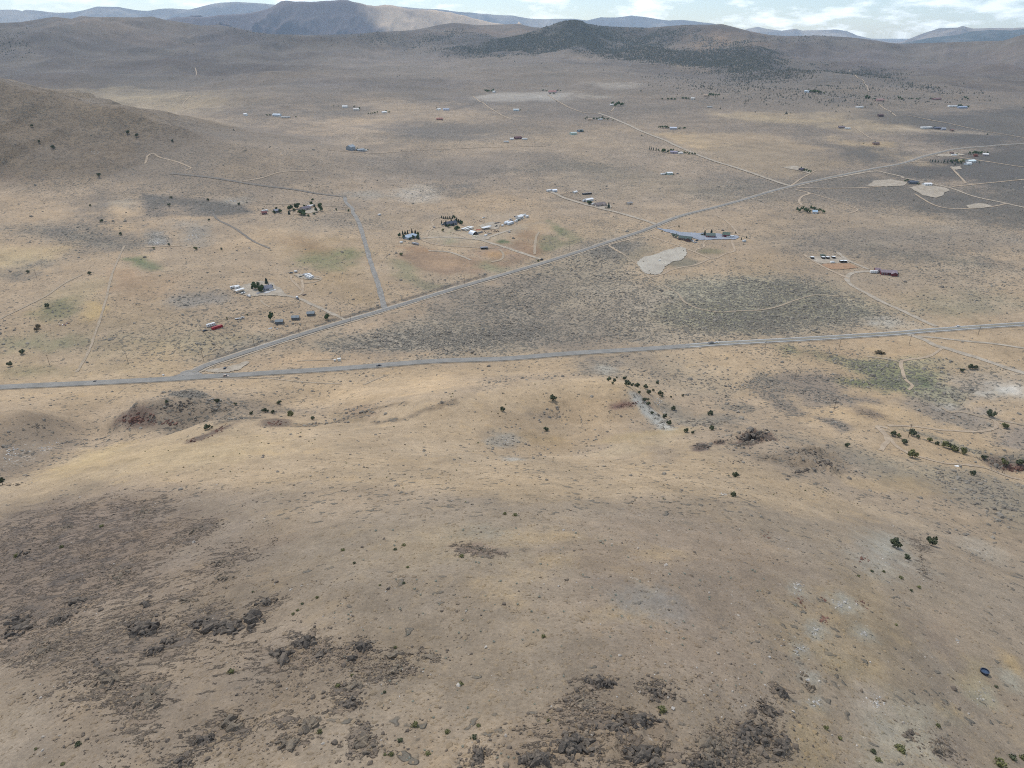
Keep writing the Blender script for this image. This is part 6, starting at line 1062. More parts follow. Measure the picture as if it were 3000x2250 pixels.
far_place([lambda: house('barn', 'dark brown barn alone in the sage plain', 'barn', (2572,341), (2586,341), 11, 4, 2, (90,72,70), (96,78,78), nwin=1), lambda: house('ranch_house', 'pink-brown house at the foot of the bare hill track', 'house', (2566,295), (2588,295), 13, 4, 2, (170,140,132), (160,130,124), nwin=3)], [(2540,290,13,'round',13),(2546,290,8,'round',9),(2562,292,6,'round',5),(2634,291,9,'round',8),(2641,292,8,'round',6),(2671,291,8,'round',4),(2684,291,7,'round',4),(2690,291,6,'round',3)], 'dark tree at the foot of the bare hill', 'trees at the foot of the bare hill')
far_place([lambda: house('ranch_house', 'reddish house in the hedge at the foot of the long ridge', 'house', (2731,292), (2752,292), 12, 4, 2, (140,110,104), (130,104,100), nwin=3)], [(2726,291,7,'round',5),(2738,290,6,'round',5),(2744,291,6,'round',4),(2756,292,6,'round',4)], 'tree in the hedge of the reddish house', 'hedge of the reddish house')
far_place([lambda: house('cottage', 'white house at the edge of the juniper wood', 'house', (2358,270), (2372,270), 12, 4, 2, (196,204,208), (190,200,208), nwin=2)], [(2372,270,9,'round',6),(2380,271,11,'round',8),(2388,272,12,'round',9),(2397,273,11,'round',8),(2406,274,10,'round',7),(2414,275,7,'round',5),(2366,267,7,'round',5)], 'dark tree in the belt beside the white juniper-wood house', 'belt beside the juniper-wood house')
far_place([lambda: house('cottage', 'white cottage at the road below the wooded slope', 'house', (2024,291), (2034,291), 10, 4, 2, OFFW, OFFW, nwin=1), lambda: house('cottage', 'tan cottage behind the trees below the wooded slope', 'house', (2062,282), (2074,282), 10, 4, 2, (180,160,140), (170,150,130), nwin=1), lambda: trailer('tiny pale huts in the plain below the wooded slope', (2074,315), (2084,315), OFFW, L=16, W=6, H=3.6, name='long_shed', cat='shed')], [(2001,289,8,'round',5),(2009,290,9,'round',6),(2017,291,7,'round',5),(2076,282,7,'round',6),(2082,280,9,'round',8),(2090,281,9,'round',8),(2098,281,9,'round',7),(2105,280,7,'round',6),(1940,291,6,'round',4),(1958,292,9,'round',5),(1968,291,9,'round',5),(1978,293,9,'round',6),(2110,320,5,'cone',5)], 'dark tree below the wooded slope', 'trees below the wooded slope')
far_place([lambda: house('ranch_house', 'brown house with a pale drive in the right plain', 'house', (2456,375), (2474,375), 12, 3.4, 2, (116,104,104), (124,112,112), nwin=3), lambda: trailer('white trailer right of the brown plain house', (2478,378), (2488,378), L=14, W=5, H=3.6), lambda: house('cottage', 'ochre house in the yellow grass below the sage', 'house', (2557,423), (2574,423), 10, 3.2, 2, (140,112,92), (110,96,92), nwin=2), lambda: trailer('white long house at the sage edge, upper right plain', (2506,316), (2530,316), OFFW, L=30, W=8, H=4.2, name='long_shed', cat='shed')], [(2530,421,5,'round',3),(2563,418,5,'round',4),(2571,419,5,'round',4),(2467,371,5,'round',4),(2535,316,6,'round',4)], 'small tree by a lone house in the right plain', 'trees of the right plain')
# ================================================================ traffic and roadside things
Hh = .47
car('black car driving on the highway left of the junction', (284,1121), (272,1122), (34,34,44), lift=Hh); car('tan and white car on the highway just right of the junction', (656,1105), (669,1104), (196,176,158), lift=Hh, suv=True); car('black car alone on the highway in mid frame', (1116,1074), (1104,1075), (30,30,34), lift=Hh)
pickup('white pickup towing a flatbed on the highway', (2092,1007), (2103,1006), WHITE, lift=Hh); _f = flatbed('long grey flatbed towed by the white pickup', (2078,1008.5), (2091,1007), (150,152,154), L=8, load=(120,118,116)); _f.location.z += Hh
car('white car on the highway near the right gravel turn-off', (2800,959), (2812,958), WHITE, lift=Hh); car('dark grey car stopped on the gravel pullout by the junction', (657,1084), (662,1077), (70,80,92), suv=True)
def cabinet(label, px, py, w, h, rgb, name='utility_cabinet', cat='cabinet'):
    t = thing(name, label, cat, at(px, py), .3); MB().box(0, 0, h/2-.1, w, w*.7, h+.2).build('body', paint(rgb), t); MB().prism([(-w*.42, h+.1), (w*.42, h+.1), (0, h+.35)], -w*.6, w*.6).build('lid', paint(tuple(v-10 for v in rgb)), t); MB().box(0, -w*.35-.03, h*.5, w*.7, .06, h*.7).build('door', paint(tuple(v-16 for v in rgb)), t); return t
cabinet('larger white utility hut on the flat above the highway', 994, 1057, 2.6, 2.4, (226,228,222)); cabinet('smaller white utility box left of the larger hut', 981, 1058, 1.7, 1.6, (226,226,222)); cabinet('white box at the roadside left of the junction', 479, 1100, 1.4, .9, (224,226,224)); cabinet('white litter crate lying in the dry grass below the lone junipers', 2162, 1207, 1.2, .7, (230,228,222), 'litter_crate', 'crate'); cabinet('white marker box on the silt of the dry pond', 1932, 765, 2.4, 1.6, (232,230,224), 'well_box', 'box')
for px, py, w in ((1885,767,4),(1902,795,4),(1906,803,4),(1935,755,3),(1980,737,3),(2002,736,4)): tree(px, py, w, 'tiny dark weed clump on the dry pond silt', 'low', 3, L_dry, group='weed clumps on the pond silt', cat='weed')
p = at(2805,1366); t = thing('litter_sheet', 'white sheet of litter on the track at the right', 'litter', p, .2); MB().prism([(-.9, .05), (.9, .08), (.8, .3), (-.2, .42), (-.9, .2)], -1.8, 1.8).build('sheet', paint(WHITE), t)
# stop sign posts at the junction
p = at(570,1095); t = thing('road_sign', 'pale road sign on a post at the junction mouth', 'sign', p, .2); MB().cyl((0,0,-.3), (0,0,2.6), .06, n=6).build('post', paint((200,180,120)), t); MB().box(0, -.08, 2.3, .7, .05, .7).build('panel', paint((206,190,140)), t)
# stock tank in the near gully
p = at(2883,1972); t = thing('stock_tank', 'round dark stock water tank in the gully at the right', 'tank', p); n = 20; R = 1.05; mb = MB()
ring = lambda r, z: [(r*math.cos(2*math.pi*i/n), r*math.sin(2*math.pi*i/n), z) for i in range(n)]
mb.add(ring(R, -.3)+ring(R, .85)+ring(R-.1, .85)+ring(R-.1, .3), [(k*n+i, k*n+(i+1) % n, (k+1)*n+(i+1) % n, (k+1)*n+i) for k in range(3) for i in range(n)]); mb.build('wall', paint((48,54,66), .5), t)
MB().add(ring(R-.1, .58), [tuple(range(n))]).build('water_surface', new_mat('tank_water', srgb(70,84,104), .08), t); rm = MB(); rm.add(ring(R+.05, .84)+ring(R+.05, .92)+ring(R-.12, .92)+ring(R-.12, .84), [(k*n+i, k*n+(i+1) % n, ((k+1) % 4)*n+(i+1) % n, ((k+1) % 4)*n+i) for k in range(4) for i in range(n)]); rm.build('rim', paint((64,70,84), .5), t); MB().cyl((R+.05,.2,.0), (R+.6,.5,.1), .06, n=6).build('pipe', paint(DARK), t)
# utility poles: built once, then copied with their parts
POLES = [((146,1070),'left-most tall utility pole on the dry flat, its foot in a bare ring'), ((376,1065),'utility pole on the dry flat above the black car'), ((596,1056),'utility pole beside the side road above the pullout'), ((745,1013),'utility pole on the road verge right of the junction'), ((876,975),'utility pole below the row of metal sheds'), ((1000,939),'utility pole at the mouth of the farm drive'), ((1029,951),'utility pole across the road from the farm drive'), ((1361,832),'utility pole on the verge below the oval track'), ((1668,735),'utility pole at the end of the watered field'), ((1792,625),'utility pole on the gravel road by the pointed conifer'), ((1923,669),'utility pole where the blue-grey lot meets the road'), ((1810,747),'utility pole above the dry pond track'),
  ((1877,650),'utility pole on the road verge facing the lodge'), ((2240,1030),'utility pole just below the highway right of mid frame'), ((2328,1114),'utility pole on the grey brush flat'), ((2443,1202),'utility pole left of the brown mound'), ((2660,1282),'leaning utility pole between two junipers'), ((2936,1386),'utility pole before the rim of brown cliffs'), ((2663,1010),'utility pole with a bare foot below the right turn-off'), ((2865,982),'utility pole on the dry verge right of the turn-off'), ((2457,1024),'utility pole above the green brush'), ((108,815),'utility pole in the far left field')]
def pole_proto():
    t = thing('utility_pole', POLES[0][1], 'utility pole', at(*POLES[0][0]), .4, 'wooden utility poles'); MB().cyl((0,0,-1), (0,0,10.5), .19, .13, 8).build('pole', paint((98,84,72), .9), t)
    ca = MB().box(0, .16, 9.7, 2.6, .12, .16).build('crossarm', paint((104,90,78), .9), t)
    for x in (-1.15, -.45, .45, 1.15): MB().cyl((x,.16,9.78), (x,.16,10.0), .07, .05, 6).build('insulator', paint((150,150,146)), ca)
    return t
pp = pole_proto()
for (px, py), lab in POLES[1:]:
    c = pp.copy(); COL.objects.link(c); c.location = at(px, py); c.rotation_euler = (0, 0, random.uniform(.1, .9)); c['label'] = lab
    for ch in pp.children:
        d = ch.copy(); COL.objects.link(d); d.parent = c
        for g2 in ch.children: e = g2.copy(); COL.objects.link(e); e.parent = d
# ordinals: what only its place in a row tells apart
ORD = ['first','second','third','fourth','fifth','sixth','seventh','eighth','ninth','tenth','eleventh','twelfth','thirteenth','fourteenth','fifteenth','sixteenth','seventeenth','eighteenth']
_by = {}
for o in list(COL.objects):
    if o.parent is None and o.get('group') and o.get('category') == 'tree': _by.setdefault(o['group'], []).append(o)
for gname, os_ in _by.items():
    if len(os_) > 18 or len(os_) < 2 or 'weed' in gname: continue
    os_.sort(key=lambda o: math.atan2(o.location.x, o.location.y))
    for i, o in enumerate(os_):
        kind = 'pointed tree' if 'conifer' in o.name else 'rounded tree'
        o['label'] = '%s, %s from the left in the %s' % (kind, ORD[i], gname)
# ---------------------------------------------------------------- junipers and bushes one can point at
JG = 'junipers along the rocky gully of the middle hill'
JL = [(1782,1116,13),(1799,1118,11),(1794,1125,8),(1807,1109,6),(1830,1113,11),(1836,1130,16),(1852,1132,10),(1866,1133,14),(1893,1139,13),(1874,1153,10),(1903,1155,15),(1913,1146,7),(1935,1158,15),(1938,1164,8),(1927,1124,9),(1965,1164,6),(2001,1161,8),(1888,1175,11),(1899,1173,8),(1898,1187,12),(1972,1200,13),(1911,1213,8),(1947,1225,13),(1961,1246,14)]
JL.sort()
for i, (px, py, w) in enumerate(JL): tree(px, py, w, 'dark round juniper in the gully belt, %s' % ('%s from the left' % ORD[i] if i < 12 else '%s from the right' % ORD[len(JL)-1-i]), 'juniper', group=JG)
for px, py, w, lab in ((1619,1174,18,'lone two-headed juniper on the crest of the middle hill'), (1471,1205,13,'small lone juniper left of the crest juniper'), (1601,1261,13,'grey-green juniper in the orange hollow'), (2080,1215,15,'lone tall juniper on the flat right of the gully belt'), (2012,1266,15,'juniper at the left end of the low dark ledge'), (2029,1271,9,'small bushy juniper just right of the ledge juniper'), (2083,1260,14,'wide low juniper in the middle of the low dark ledge'),
    (2481,1309,13,'lone round juniper right of the dark basalt ridge'), (2154,1395,16,'lone juniper below the basalt ridge'), (2147,1454,18,'dark juniper beside a white rock patch'), (2619,1602,28,'big juniper on the pale bare knoll at right'), (2730,1598,26,'leaning juniper at the head of the right gully'), (2659,1637,15,'small juniper on the lower part of the pale knoll'),
    (2845,1082,17,'grey thicket juniper by the right gravel road'), (2856,1081,12,'dark juniper touching the grey thicket'), (2818,1090,11,'small juniper left of the grey thicket'), (2899,1222,21,'lone big juniper on the grey flat at right'), (2944,1253,17,'low olive juniper near the right edge'), (2577,1036,22,'flat brown bush on the bare ground by the right turn-off'),
    (2616,1276,18,'juniper at the left head of the right-hand draw'), (2631,1281,12,'olive juniper beside the first draw juniper'), (2669,1276,19,'broad juniper right of the leaning pole'), (2646,1299,18,'round juniper below the leaning pole'), (2673,1341,26,'spreading olive juniper on the track below the draw'), (2851,1392,18,'ragged juniper in front of the rimrock'), (2882,1346,14,'dark juniper above the rimrock'), (2943,1363,20,'olive juniper at the middle of the rimrock'), (2985,1362,20,'dark juniper at the right end of the rimrock'),
    (778,1209,15,'round juniper on the rocky knob, left of a pair'), (800,1211,13,'round juniper on the rocky knob, right of a pair'), (737,1215,10,'small juniper left of the knob pair'), (850,1221,17,'bright green juniper above the small red outcrop'), (915,1229,12,'small dark juniper right of the red outcrop'), (609,1258,18,'dark bushy juniper at the foot of the rocky knob'), (623,1254,7,'tiny juniper touching the one at the foot of the knob'), (637,1179,12,'juniper on the top of the rocky knob'), (692,1187,9,'small juniper along the top of the rocky knob'), (817,1184,12,'juniper at the right tail of the rocky knob'), (488,1180,10,'juniper at the left top of the rocky knob'), (8,1420,28,'dark juniper cut by the left edge'),
    (264,804,9,'lone dark tree in the left mown field'), (138,902,13,'round dark tree beside the green patch at far left'), (82,799,9,'small tree on the far left flat'), (114,961,14,'brown tree, right one of the far left pair'), (108,971,12,'brown tree, left one of the far left pair'), (67,1037,14,'round dark bush tree at the left above the highway'), (32,1073,14,'round dark bush tree nearest the left edge above the highway'), (355,688,9,'dark tree among pale rocks in the left valley'), (298,650,9,'dark tree on the grey slope, lower one'), (264,605,7,'dark tree on the grey slope, upper one'), (495,719,7,'dark tree at the end of the white scar'), (452,730,7,'lone small tree on the bright track'), (574,731,10,'small dark tree at the right end of the bright track'), (650,731,7,'lone small dark tree in the tan field'), (612,647,7,'dark tree at the lane head'), (502,581,6,'dark tree in the upper part of the grey block'), (496,604,8,'dark tree in the middle of the grey block'), (701,601,8,'dark tree at the right end of the grey block'), (610,588,8,'dark tree on the top edge of the grey block'), (93,372,8,'dark tree high on the left hill'), (375,392,10,'dark tree on the rib of the left hill'), (400,401,9,'dark tree below the rib of the left hill'), (506,415,7,'lone tree at the foot of the left hill'), (156,435,10,'dark tree by the white scar on the left hill'), (117,418,8,'dark tree above the white scar on the left hill'), (290,516,9,'twin dark trees on the flat below the left hill')):
    brown = 'brown' in lab or 'olive' in lab; bush = 'bush on the bare' in lab
    tree(px, py, w, lab, 'juniper', mat_=(L_dry if 'brown' in lab else (L_bush if 'olive' in lab or 'bright' in lab else None)), hpx=(8 if bush else None))
DRAW = [(2690,1284,10),(2721,1293,14),(2744,1302,11),(2763,1309,20),(2786,1315,16),(2793,1322,16),(2801,1322,14),(2819,1328,20)]
for i, (px, py, w) in enumerate(DRAW): tree(px, py, w, 'green juniper in the draw belt, %s from the left' % ORD[i], 'juniper', mat_=L_bush if i % 2 else None, group='junipers lined along the right-hand draw')
GS = [(1127,2029,12),(1350,2006,16),(1158,1898,12),(1217,2126,24),(1172,2171,20),(1147,2212,18),(1253,2210,18),(1310,2146,17),(1389,2162,20),(1402,2128,16),(1940,2083,28),(1606,2112,12),(1183,1710,11),(1353,1631,16),(1194,1663,11),(1113,1715,8),(1038,1651,11),(1032,1981,13),(1592,1866,15),(1005,1613,15),(1158,1611,13),(1183,1599,14),(1479,1507,12),(1509,1511,16),(2554,1675,12),(2589,1676,11),(2639,1694,14),(2692,1722,12),(2669,1731,12),(2515,1689,10),(2420,2135,18),(2461,2165,16),(2558,2205,20),(2572,2228,20),(2637,2198,32),(2748,2128,17),(2967,2223,22),(2927,2241,38),(2997,2223,24),(2626,1832,10),(2918,2013,12),(678,1970,22),(872,1789,10),(859,1800,12),(886,1770,10),(929,1752,12),(990,2011,18),(936,2146,18),(741,1735,9),(298,1543,14),(50,1631,18),(181,1604,14),(230,2183,20),(1128,2212,12),(185,2240,14),(105,2195,10)]
for i, (px, py, w) in enumerate(GS):
    tree(px, py, w*.92, 'dark green bitterbrush bush scattered on the stony near slope', 'low', mat_=L_bush if i % 4 else L_jun, group='bitterbrush bushes on the near slope', cat='shrub', name='bitterbrush_shrub')
_seen = {}
_bb = [o for o in COL.objects if o.get('group') == 'bitterbrush bushes on the near slope']
for (px, py, w), o in zip(GS, _bb):
    rec = min((q for q in OC if q[2] > 1480), key=lambda q: math.hypot(q[1]-px, q[2]-py)); dx, dy = px-rec[1], py-rec[2]
    if math.hypot(dx, dy) > 130: continue
    where = ('right of' if dx > 0 else 'left of') if abs(dx) > abs(dy) else ('below' if dy > 0 else 'above')
    lab = 'dark green bush %s the %s' % (where, rec[0].split(',')[0]); _seen.setdefault(lab, []).append(o)
for lab, os_ in _seen.items():
    if len(os_) == 1 and len(lab.split()) <= 16: os_[0]['label'] = lab
RS = np.random.default_rng(5)
def inpoly(x, y, P):
    c = False
    for i in range(len(P)):
        (x0, y0), (x1, y1) = P[i], P[i-1]
        if (y0 > y) != (y1 > y) and x < (x1-x0)*(y-y0)/(y1-y0)+x0: c = not c
    return c
def scatter_px(P, n, clump=.5):
    xs, ys = [p[0] for p in P], [p[1] for p in P]; out = []
    while len(out) < n:
        x, y = RS.uniform(min(xs), max(xs)), RS.uniform(min(ys), max(ys))
        if inpoly(x, y, P) and vnoise(np.array([x/70.]), np.array([y/35.]), 91)[0] > RS.uniform(0, 1)*clump: out.append((x, y))
    return out
HILL = [(250,1420),(420,1300),(700,1260),(1000,1235),(1250,1170),(1500,1110),(1800,1120),(1880,1180),(1700,1330),(1950,1290),(2150,1330),(2450,1420),(2600,1520),(2000,1480),(1300,1480),(700,1450)]
for (x, y) in scatter_px(HILL, 150, 1.0): tree(x, y, RS.uniform(3, 5.8), 'low dark brush clump dotted over the tan middle hill', 'low', mat_=L_dry if RS.random() < .6 else L_bush, group='brush clumps on the tan middle hill', cat='shrub', name='brush_shrub', near=False)
NEAR = [(900,1560),(1500,1520),(2250,1560),(2350,1800),(2250,2030),(1700,2000),(1500,2230),(1150,2230),(950,1800)]
for (x, y) in scatter_px(NEAR, 170, .8): tree(x, y, RS.uniform(4.5, 9), 'pale green-grey sagebrush cushion on the bare near slope', 'low', mat_=L_sage, group='sagebrush cushions on the bare near slope', cat='shrub', name='sagebrush_shrub', near=False)

# ---------------------------------------------------------------- rock outcrops: each a thing, each boulder a part
def rock_mat(name, c0, c1, c2):
    m = new_mat(name, rough=.92); q = G(m); p = q.pos(); o = q.n.new('ShaderNodeObjectInfo')
    f = q.sm(q.math('ADD', q.noise(p, .9, 6, .7), q.math('MULTIPLY_ADD', o.outputs['Random'], .3, -.15)), .35, .65); c = q.mix(f, srgb(*c0), srgb(*c1)); l = q.sm(q.noise(p, 2.6, 5, .7), .58, .66)
    q.l.new(q.mix(q.math('MULTIPLY', l, .6), c, srgb(*c2)), q.b.inputs['Base Color'])
    b = q.n.new('ShaderNodeBump'); b.inputs['Distance'].default_value = .25; b.inputs['Strength'].default_value = .9; q.l.new(q.noise(p, 2.2, 6, .7), b.inputs['Height']); q.l.new(b.outputs[0], q.b.inputs['Normal']); return m
K_dark = rock_mat('dark_basalt', (80,74,67), (111,101,89), (136,122,103)); K_brown = rock_mat('brown_basalt', (104,95,83), (132,119,101), (148,134,110)); K_red = rock_mat('reddish_rock', (100,74,64), (132,100,84), (150,128,108)); K_pale = rock_mat('pale_rock', (150,146,138), (186,180,170), (122,118,110)); K_white = rock_mat('white_rock', (176,172,164), (206,202,194), (150,140,126))
def rock_proto(seed, mat_):
    r = np.random.default_rng(seed); bm = bmesh.new()
    for i in range(15):
        d = r.normal(size=3); d /= np.linalg.norm(d); d *= r.uniform(.72, 1.1); bm.verts.new((d[0], d[1]*.8, max(d[2], -.45)*.75))
    res = bmesh.ops.convex_hull(bm, input=bm.verts); bmesh.ops.delete(bm, geom=[v for v in bm.verts if not v.link_faces], context='VERTS')
    me = bpy.data.meshes.new('rock'); bm.to_mesh(me); bm.free(); me.materials.append(mat_); return me
PROTO = {}
def rocks_of(m):
    if m.name not in PROTO: PROTO[m.name] = [rock_proto(500+31*i+len(m.name), m) for i in range(9)]
    return PROTO[m.name]
NOPALE = 0
def outcrop(label, cx_, cy_, rx, ry, n, smin, smax, mat_=None, rot=0, dense=1.0, flat=.75, dirn=None):
    """smin..smax: boulder sizes in metres; the big ones sit towards the middle"""
    if cy_ > 1480 and mat_ in (K_dark, K_brown): smax *= 1.5; flat = 1.0; n = int(n*1.8)
    elif cy_ < 1480 and mat_ in (K_dark, K_brown, K_red): smin *= 1.2; smax *= 1.35; flat = 1.05; n = int(n*1.2)
    mat_ = mat_ or K_dark; p0 = at(cx_, cy_); t = thing('rock_outcrop', label, 'rocks', p0); c, s = math.cos(R_(rot)), math.sin(R_(rot)); PR = rocks_of(mat_)
    for i in range(n):
        u = RS.normal(0, .5, 2)*dense; u = np.clip(u, -1.15, 1.15); x, y = cx_ + u[0]*rx*c - u[1]*ry*s, cy_ + u[0]*rx*s + u[1]*ry*c
        p = at(x, y)
        if (p-p0).length > 60: continue
        w = max(0, 1-np.hypot(*u)*.75); sz = smin + (smax-smin)*RS.uniform(0, 1)**1.7*(.35+.65*w)
        o = bpy.data.objects.new('rock', PR[int(RS.integers(len(PR)))]); COL.objects.link(o); o.parent = t
        o.location = (p.x-p0.x, p.y-p0.y, p.z-p0.z - sz*.03); yaw = (dirn if dirn is not None else RS.uniform(0, 6.28)) + RS.normal(0, .35)
        o.rotation_euler = (RS.normal(0, .22), RS.normal(0, .22), yaw); o.scale = (sz*RS.uniform(.75, 1.35)*.5, sz*RS.uniform(.6, 1.05)*.5, sz*RS.uniform(.55, 1.0)*flat*.62)
    return t
KIND = dict(dark=K_dark, brown=K_brown, red=K_red, pale=K_pale, white=K_white)
for rec in OC: outcrop(rec[0], rec[1], rec[2], rec[3], rec[4], rec[5], rec[6], rec[7], KIND[rec[8]], rec[9])
# white scars of the left valley and hillside
for lab, x, y, rx, ry, n in (('white rock scar on the foot of the left hill', 285,447,24,6,26), ('pale rocks beside the grey block in the left valley', 570,690,30,20,30), ('white rocks ringing the pale oval flat', 1200,560,40,10,40), ('white bank of rocks at the end of the dark wash', 462,712,24,4,24), ('pale rocks at the top right of the grey block', 682,590,26,5,24)): outcrop(lab, x, y, rx, ry, n, 1.2, 4.0, K_white)

# ---------------------------------------------------------------- uncounted cover
def chart_samples(n, dens, r0, r1, seed, amax=R_(54)):
    """ground points with a density field given per terrain vertex, even per area of the picture's ground chart"""
    r = np.random.default_rng(seed); a = r.uniform(-amax, amax, n); l = r.uniform(math.log(r0), math.log(r1), n)
    k = bil(dens, a, l, ga, gl) > r.uniform(0, 1, n); a, l = a[k], l[k]; R = np.exp(l); x, y = R*np.sin(a), R*np.cos(a)
    return a, l, x, y, bil(GZ, a, l, ga, gl)
def cone_mesh(name, x, y, z, s, h, colr, mat_, seed):
    r = np.random.default_rng(seed); n = len(x); k = 4; th = np.arange(k)*2*math.pi/k + r.uniform(0, 6.28, (n, 1)); rr_ = s[:, None]*r.uniform(.7, 1.3, (n, k))
    V = np.empty((n, k+1, 3)); V[:, :k, 0] = x[:, None]+rr_*np.cos(th); V[:, :k, 1] = y[:, None]+rr_*np.sin(th); V[:, :k, 2] = (z-.3*h)[:, None]; V[:, k, 0] = x+s*.2*r.normal(size=n); V[:, k, 1] = y+s*.2*r.normal(size=n); V[:, k, 2] = z+h
    F = (np.array([(i, (i+1) % k, k) for i in range(k)])[None] + (np.arange(n)*(k+1))[:, None, None]).reshape(-1, 3)
    me = np_mesh(name, V.reshape(-1, 3), F, None, True); set_col(me, 'tint', np.repeat(colr, k+1, axis=0)); return link(name, me, mat_, kind='stuff')
def clump_mesh(name, x, y, z, s, h, colr, mat_, seed, sides=5, jag=.35):
    r = np.random.default_rng(seed); n = len(x); k = sides; th = np.arange(k)*2*math.pi/k
    t0 = r.uniform(0, 6.28, (n, 1)); r0 = s[:, None]*r.uniform(1-jag, 1+jag, (n, k)); r1 = s[:, None]*.62*r.uniform(1-jag, 1+jag, (n, k))
    V = np.empty((n, 2*k+1, 3)); V[:, :k, 0] = x[:, None]+r0*np.cos(th+t0); V[:, :k, 1] = y[:, None]+r0*np.sin(th+t0); V[:, :k, 2] = (z-.15*h)[:, None]
    V[:, k:2*k, 0] = x[:, None]+r1*np.cos(th+t0+.5); V[:, k:2*k, 1] = y[:, None]+r1*np.sin(th+t0+.5); V[:, k:2*k, 2] = z[:, None]+h[:, None]*r.uniform(.5, 1.0, (n, k))
    V[:, 2*k, 0] = x+s*.2*r.normal(size=n); V[:, 2*k, 1] = y+s*.2*r.normal(size=n); V[:, 2*k, 2] = z+h*r.uniform(.85, 1.15, n)
    T = []
    for i in range(k): j = (i+1) % k; T += [(i, j, k+i), (j, k+j, k+i), (k+i, k+j, 2*k)]
    T = np.array(T); F = (T[None] + (np.arange(n)*(2*k+1))[:, None, None]).reshape(-1, 3)
    me = np_mesh(name, V.reshape(-1, 3), F); set_col(me, 'tint', np.repeat(colr, 2*k+1, axis=0)); o = link(name, me, mat_, kind='stuff'); return o
tm = new_mat('brush_cover', rough=.95); q = G(tm); q.l.new(q.attr('tint').outputs['Color'], q.b.inputs['Base Color'])
def tint(n, c0, c1, seed):
    t = np.random.default_rng(seed).uniform(0, 1, (n, 1)); return np.array(srgb(*c0))*(1-t) + np.array(srgb(*c1))*t
onroad = np.zeros((NL, NA), bool)
def keepoff(pts, half):
    P = [at(*p) for p in pts]
    for a, b in zip(P[:-1], P[1:]):
        ex, ey = b.x-a.x, b.y-a.y; L = ex*ex+ey*ey; x0, x1, y0, y1 = min(a.x, b.x)-half-9, max(a.x, b.x)+half+9, min(a.y, b.y)-half-9, max(a.y, b.y)+half+9
        m = (GX > x0) & (GX < x1) & (GY > y0) & (GY < y1)
        if not m.any(): continue
        gx, gy = GX[m], GY[m]; t = np.clip(((gx-a.x)*ex+(gy-a.y)*ey)/L, 0, 1); onroad[m] |= np.hypot(gx-a.x-t*ex, gy-a.y-t*ey) < half + .004*np.hypot(gx, gy)
keepoff(HW, 9); keepoff(R2, 9)
for o_ in list(COL.objects):                # nothing grows on the yards, tracks and pads
    if o_.get('kind') == 'structure' and o_.name.split('.')[0] in ('gravel_yard', 'pond_bed_ground', 'parking_lot_pavement', 'gravel_road', 'driveway', 'dirt_track', 'county_road', 'bare_field_ground', 'gravel_pullout'):
        c_ = np.empty(len(o_.data.vertices)*3, np.float32); o_.data.vertices.foreach_get('co', c_); c_ = c_.reshape(-1, 3)
        ia_ = np.rint((np.arctan2(c_[:, 0], c_[:, 1])-A0)/(ga[1]-ga[0])).astype(int); il_ = np.rint((np.log(np.hypot(c_[:, 0], c_[:, 1]))-L0)/(gl[1]-gl[0])).astype(int)
        ok_ = (ia_ >= 0) & (ia_ < NA) & (il_ >= 0) & (il_ < NL); onroad[il_[ok_], ia_[ok_]] = True
clump_noise = sstep(-.25, .35, fbm(GX/26, GY/26, 201, 3) + .5*fbm(GX/110, GY/110, 205, 3))
dens = np.clip((sage-.06)*1.1, 0, 1)**2.0*(clump_noise+(1-clump_noise)*sstep(.55, .8, sage))*(~onroad)*(1-.7*sstep(.2, .6, speck)*(sage < .3))
a, l, x, y, z = chart_samples(420000, dens*.8*sstep(200, 330, GR)*(1-.75*sstep(800, 1500, GR)), 200, 1700, 31, R_(42)); n = len(x); rr = np.exp(l); r = np.random.default_rng(8)
s = (.34+r.gamma(2.0, .16, n))*(1+.0007*rr); gcol = np.stack([bil(soil[..., i], a, l, ga, gl) for i in range(3)], 1); green = np.clip((gcol[:, 1]/(gcol[:, 0]+1e-6)-.93)*7, 0, 1)[:, None]
colr = tint(n, (146,138,124), (114,106,95), 3)*(1-.45*green) + np.array(srgb(92,106,74))*.45*green
print('sage', n); clump_mesh('sagebrush', x, y, z, s, s*.7, colr, tm, 41, sides=4)
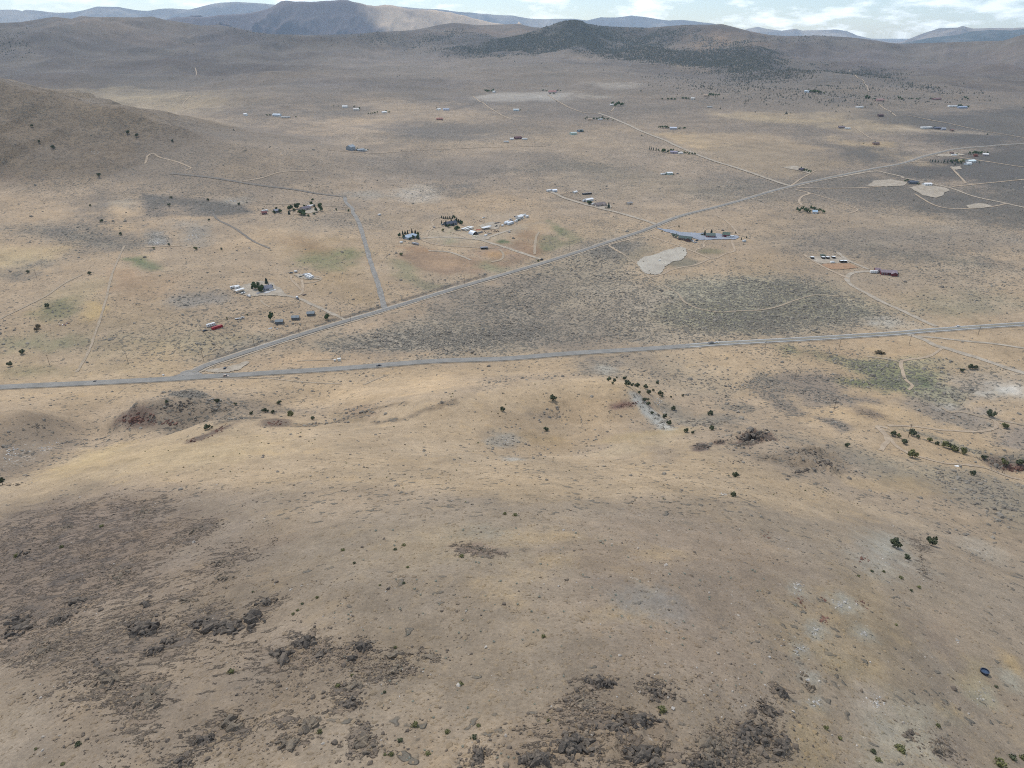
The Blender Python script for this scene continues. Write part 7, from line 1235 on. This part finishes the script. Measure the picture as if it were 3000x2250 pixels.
# dry tussocks and low weeds on the near slopes
dn = (.35+.65*sstep(-.3, .3, fbm(GX/9, GY/9, 220, 3)))*sstep(60, 75, GR)*(1-sstep(330, 470, GR))
a, l, x, y, z = chart_samples(40000, dn, 62, 460, 33); n = len(x); s = np.random.default_rng(9).gamma(2.0, .07, n)+.08; g0 = np.stack([bil(soil[..., i], a, l, ga, gl) for i in range(3)], 1)
f = np.random.default_rng(4).uniform(.84, 1.12, (n, 1)); clump_mesh('dry_grass', x, y, z, s*1.1, s*.4, g0*f*np.array([1.03, 1.0, .93]), tm, 43, sides=4, jag=.5)
# loose stones
ds = np.clip(.03+rock*1.6+speck*.5, 0, 1)*(1-sstep(300, 420, GR))
a, l, x, y, z = chart_samples(150000, ds*sstep(-.35, .5, fbm(GX/14, GY/14, 230, 4)), 62, 420, 35); n = len(x); r = np.random.default_rng(10); s = (r.gamma(1.4, .08, n)+.05)*(1+.5*bil(rock, a, l, ga, gl))
pale = ((bil(speck, a, l, ga, gl)*.55+.06)*(1-.93*sstep(.1, .3, bil(rock, a, l, ga, gl))) > r.uniform(0, 1, n))[:, None]; colr = np.where(pale, tint(n, (184,176,164), (156,146,132), 5), tint(n, (98,89,79), (136,121,102), 6))
clump_mesh('loose_rubble', x, y, z, s, s*.75, colr, tm, 45, sides=4, jag=.5)
# juniper woodland on the far hills and its outliers
ol = sstep(3000, 4200, GR)*.0016 + .0010*sstep(1500, 2400, GR); wd_ = np.clip(wood*sstep(-.55, .25, fbm(GX/170, GY/170, 240, 3)+.25*(wood-.3)) + ol*sstep(0, .4, fbm(GX/300, GY/300, 245, 3)), 0, 1)
a, l, x, y, z = chart_samples(1500000, wd_*(.25+.75*sstep(3900, 5200, GR)), 1500, 8600, 37, R_(40)); n = len(x); r = np.random.default_rng(12); rr = np.exp(l); s = (r.gamma(3, .36, n)+.8+.00022*rr)*(1+.5*bil(wood, a, l, ga, gl))
cone_mesh('juniper_woods', x, y, z, s, s*1.5, tint(n, (62,64,58), (84,82,72), 7), tm, 47)
print('woodland', n)
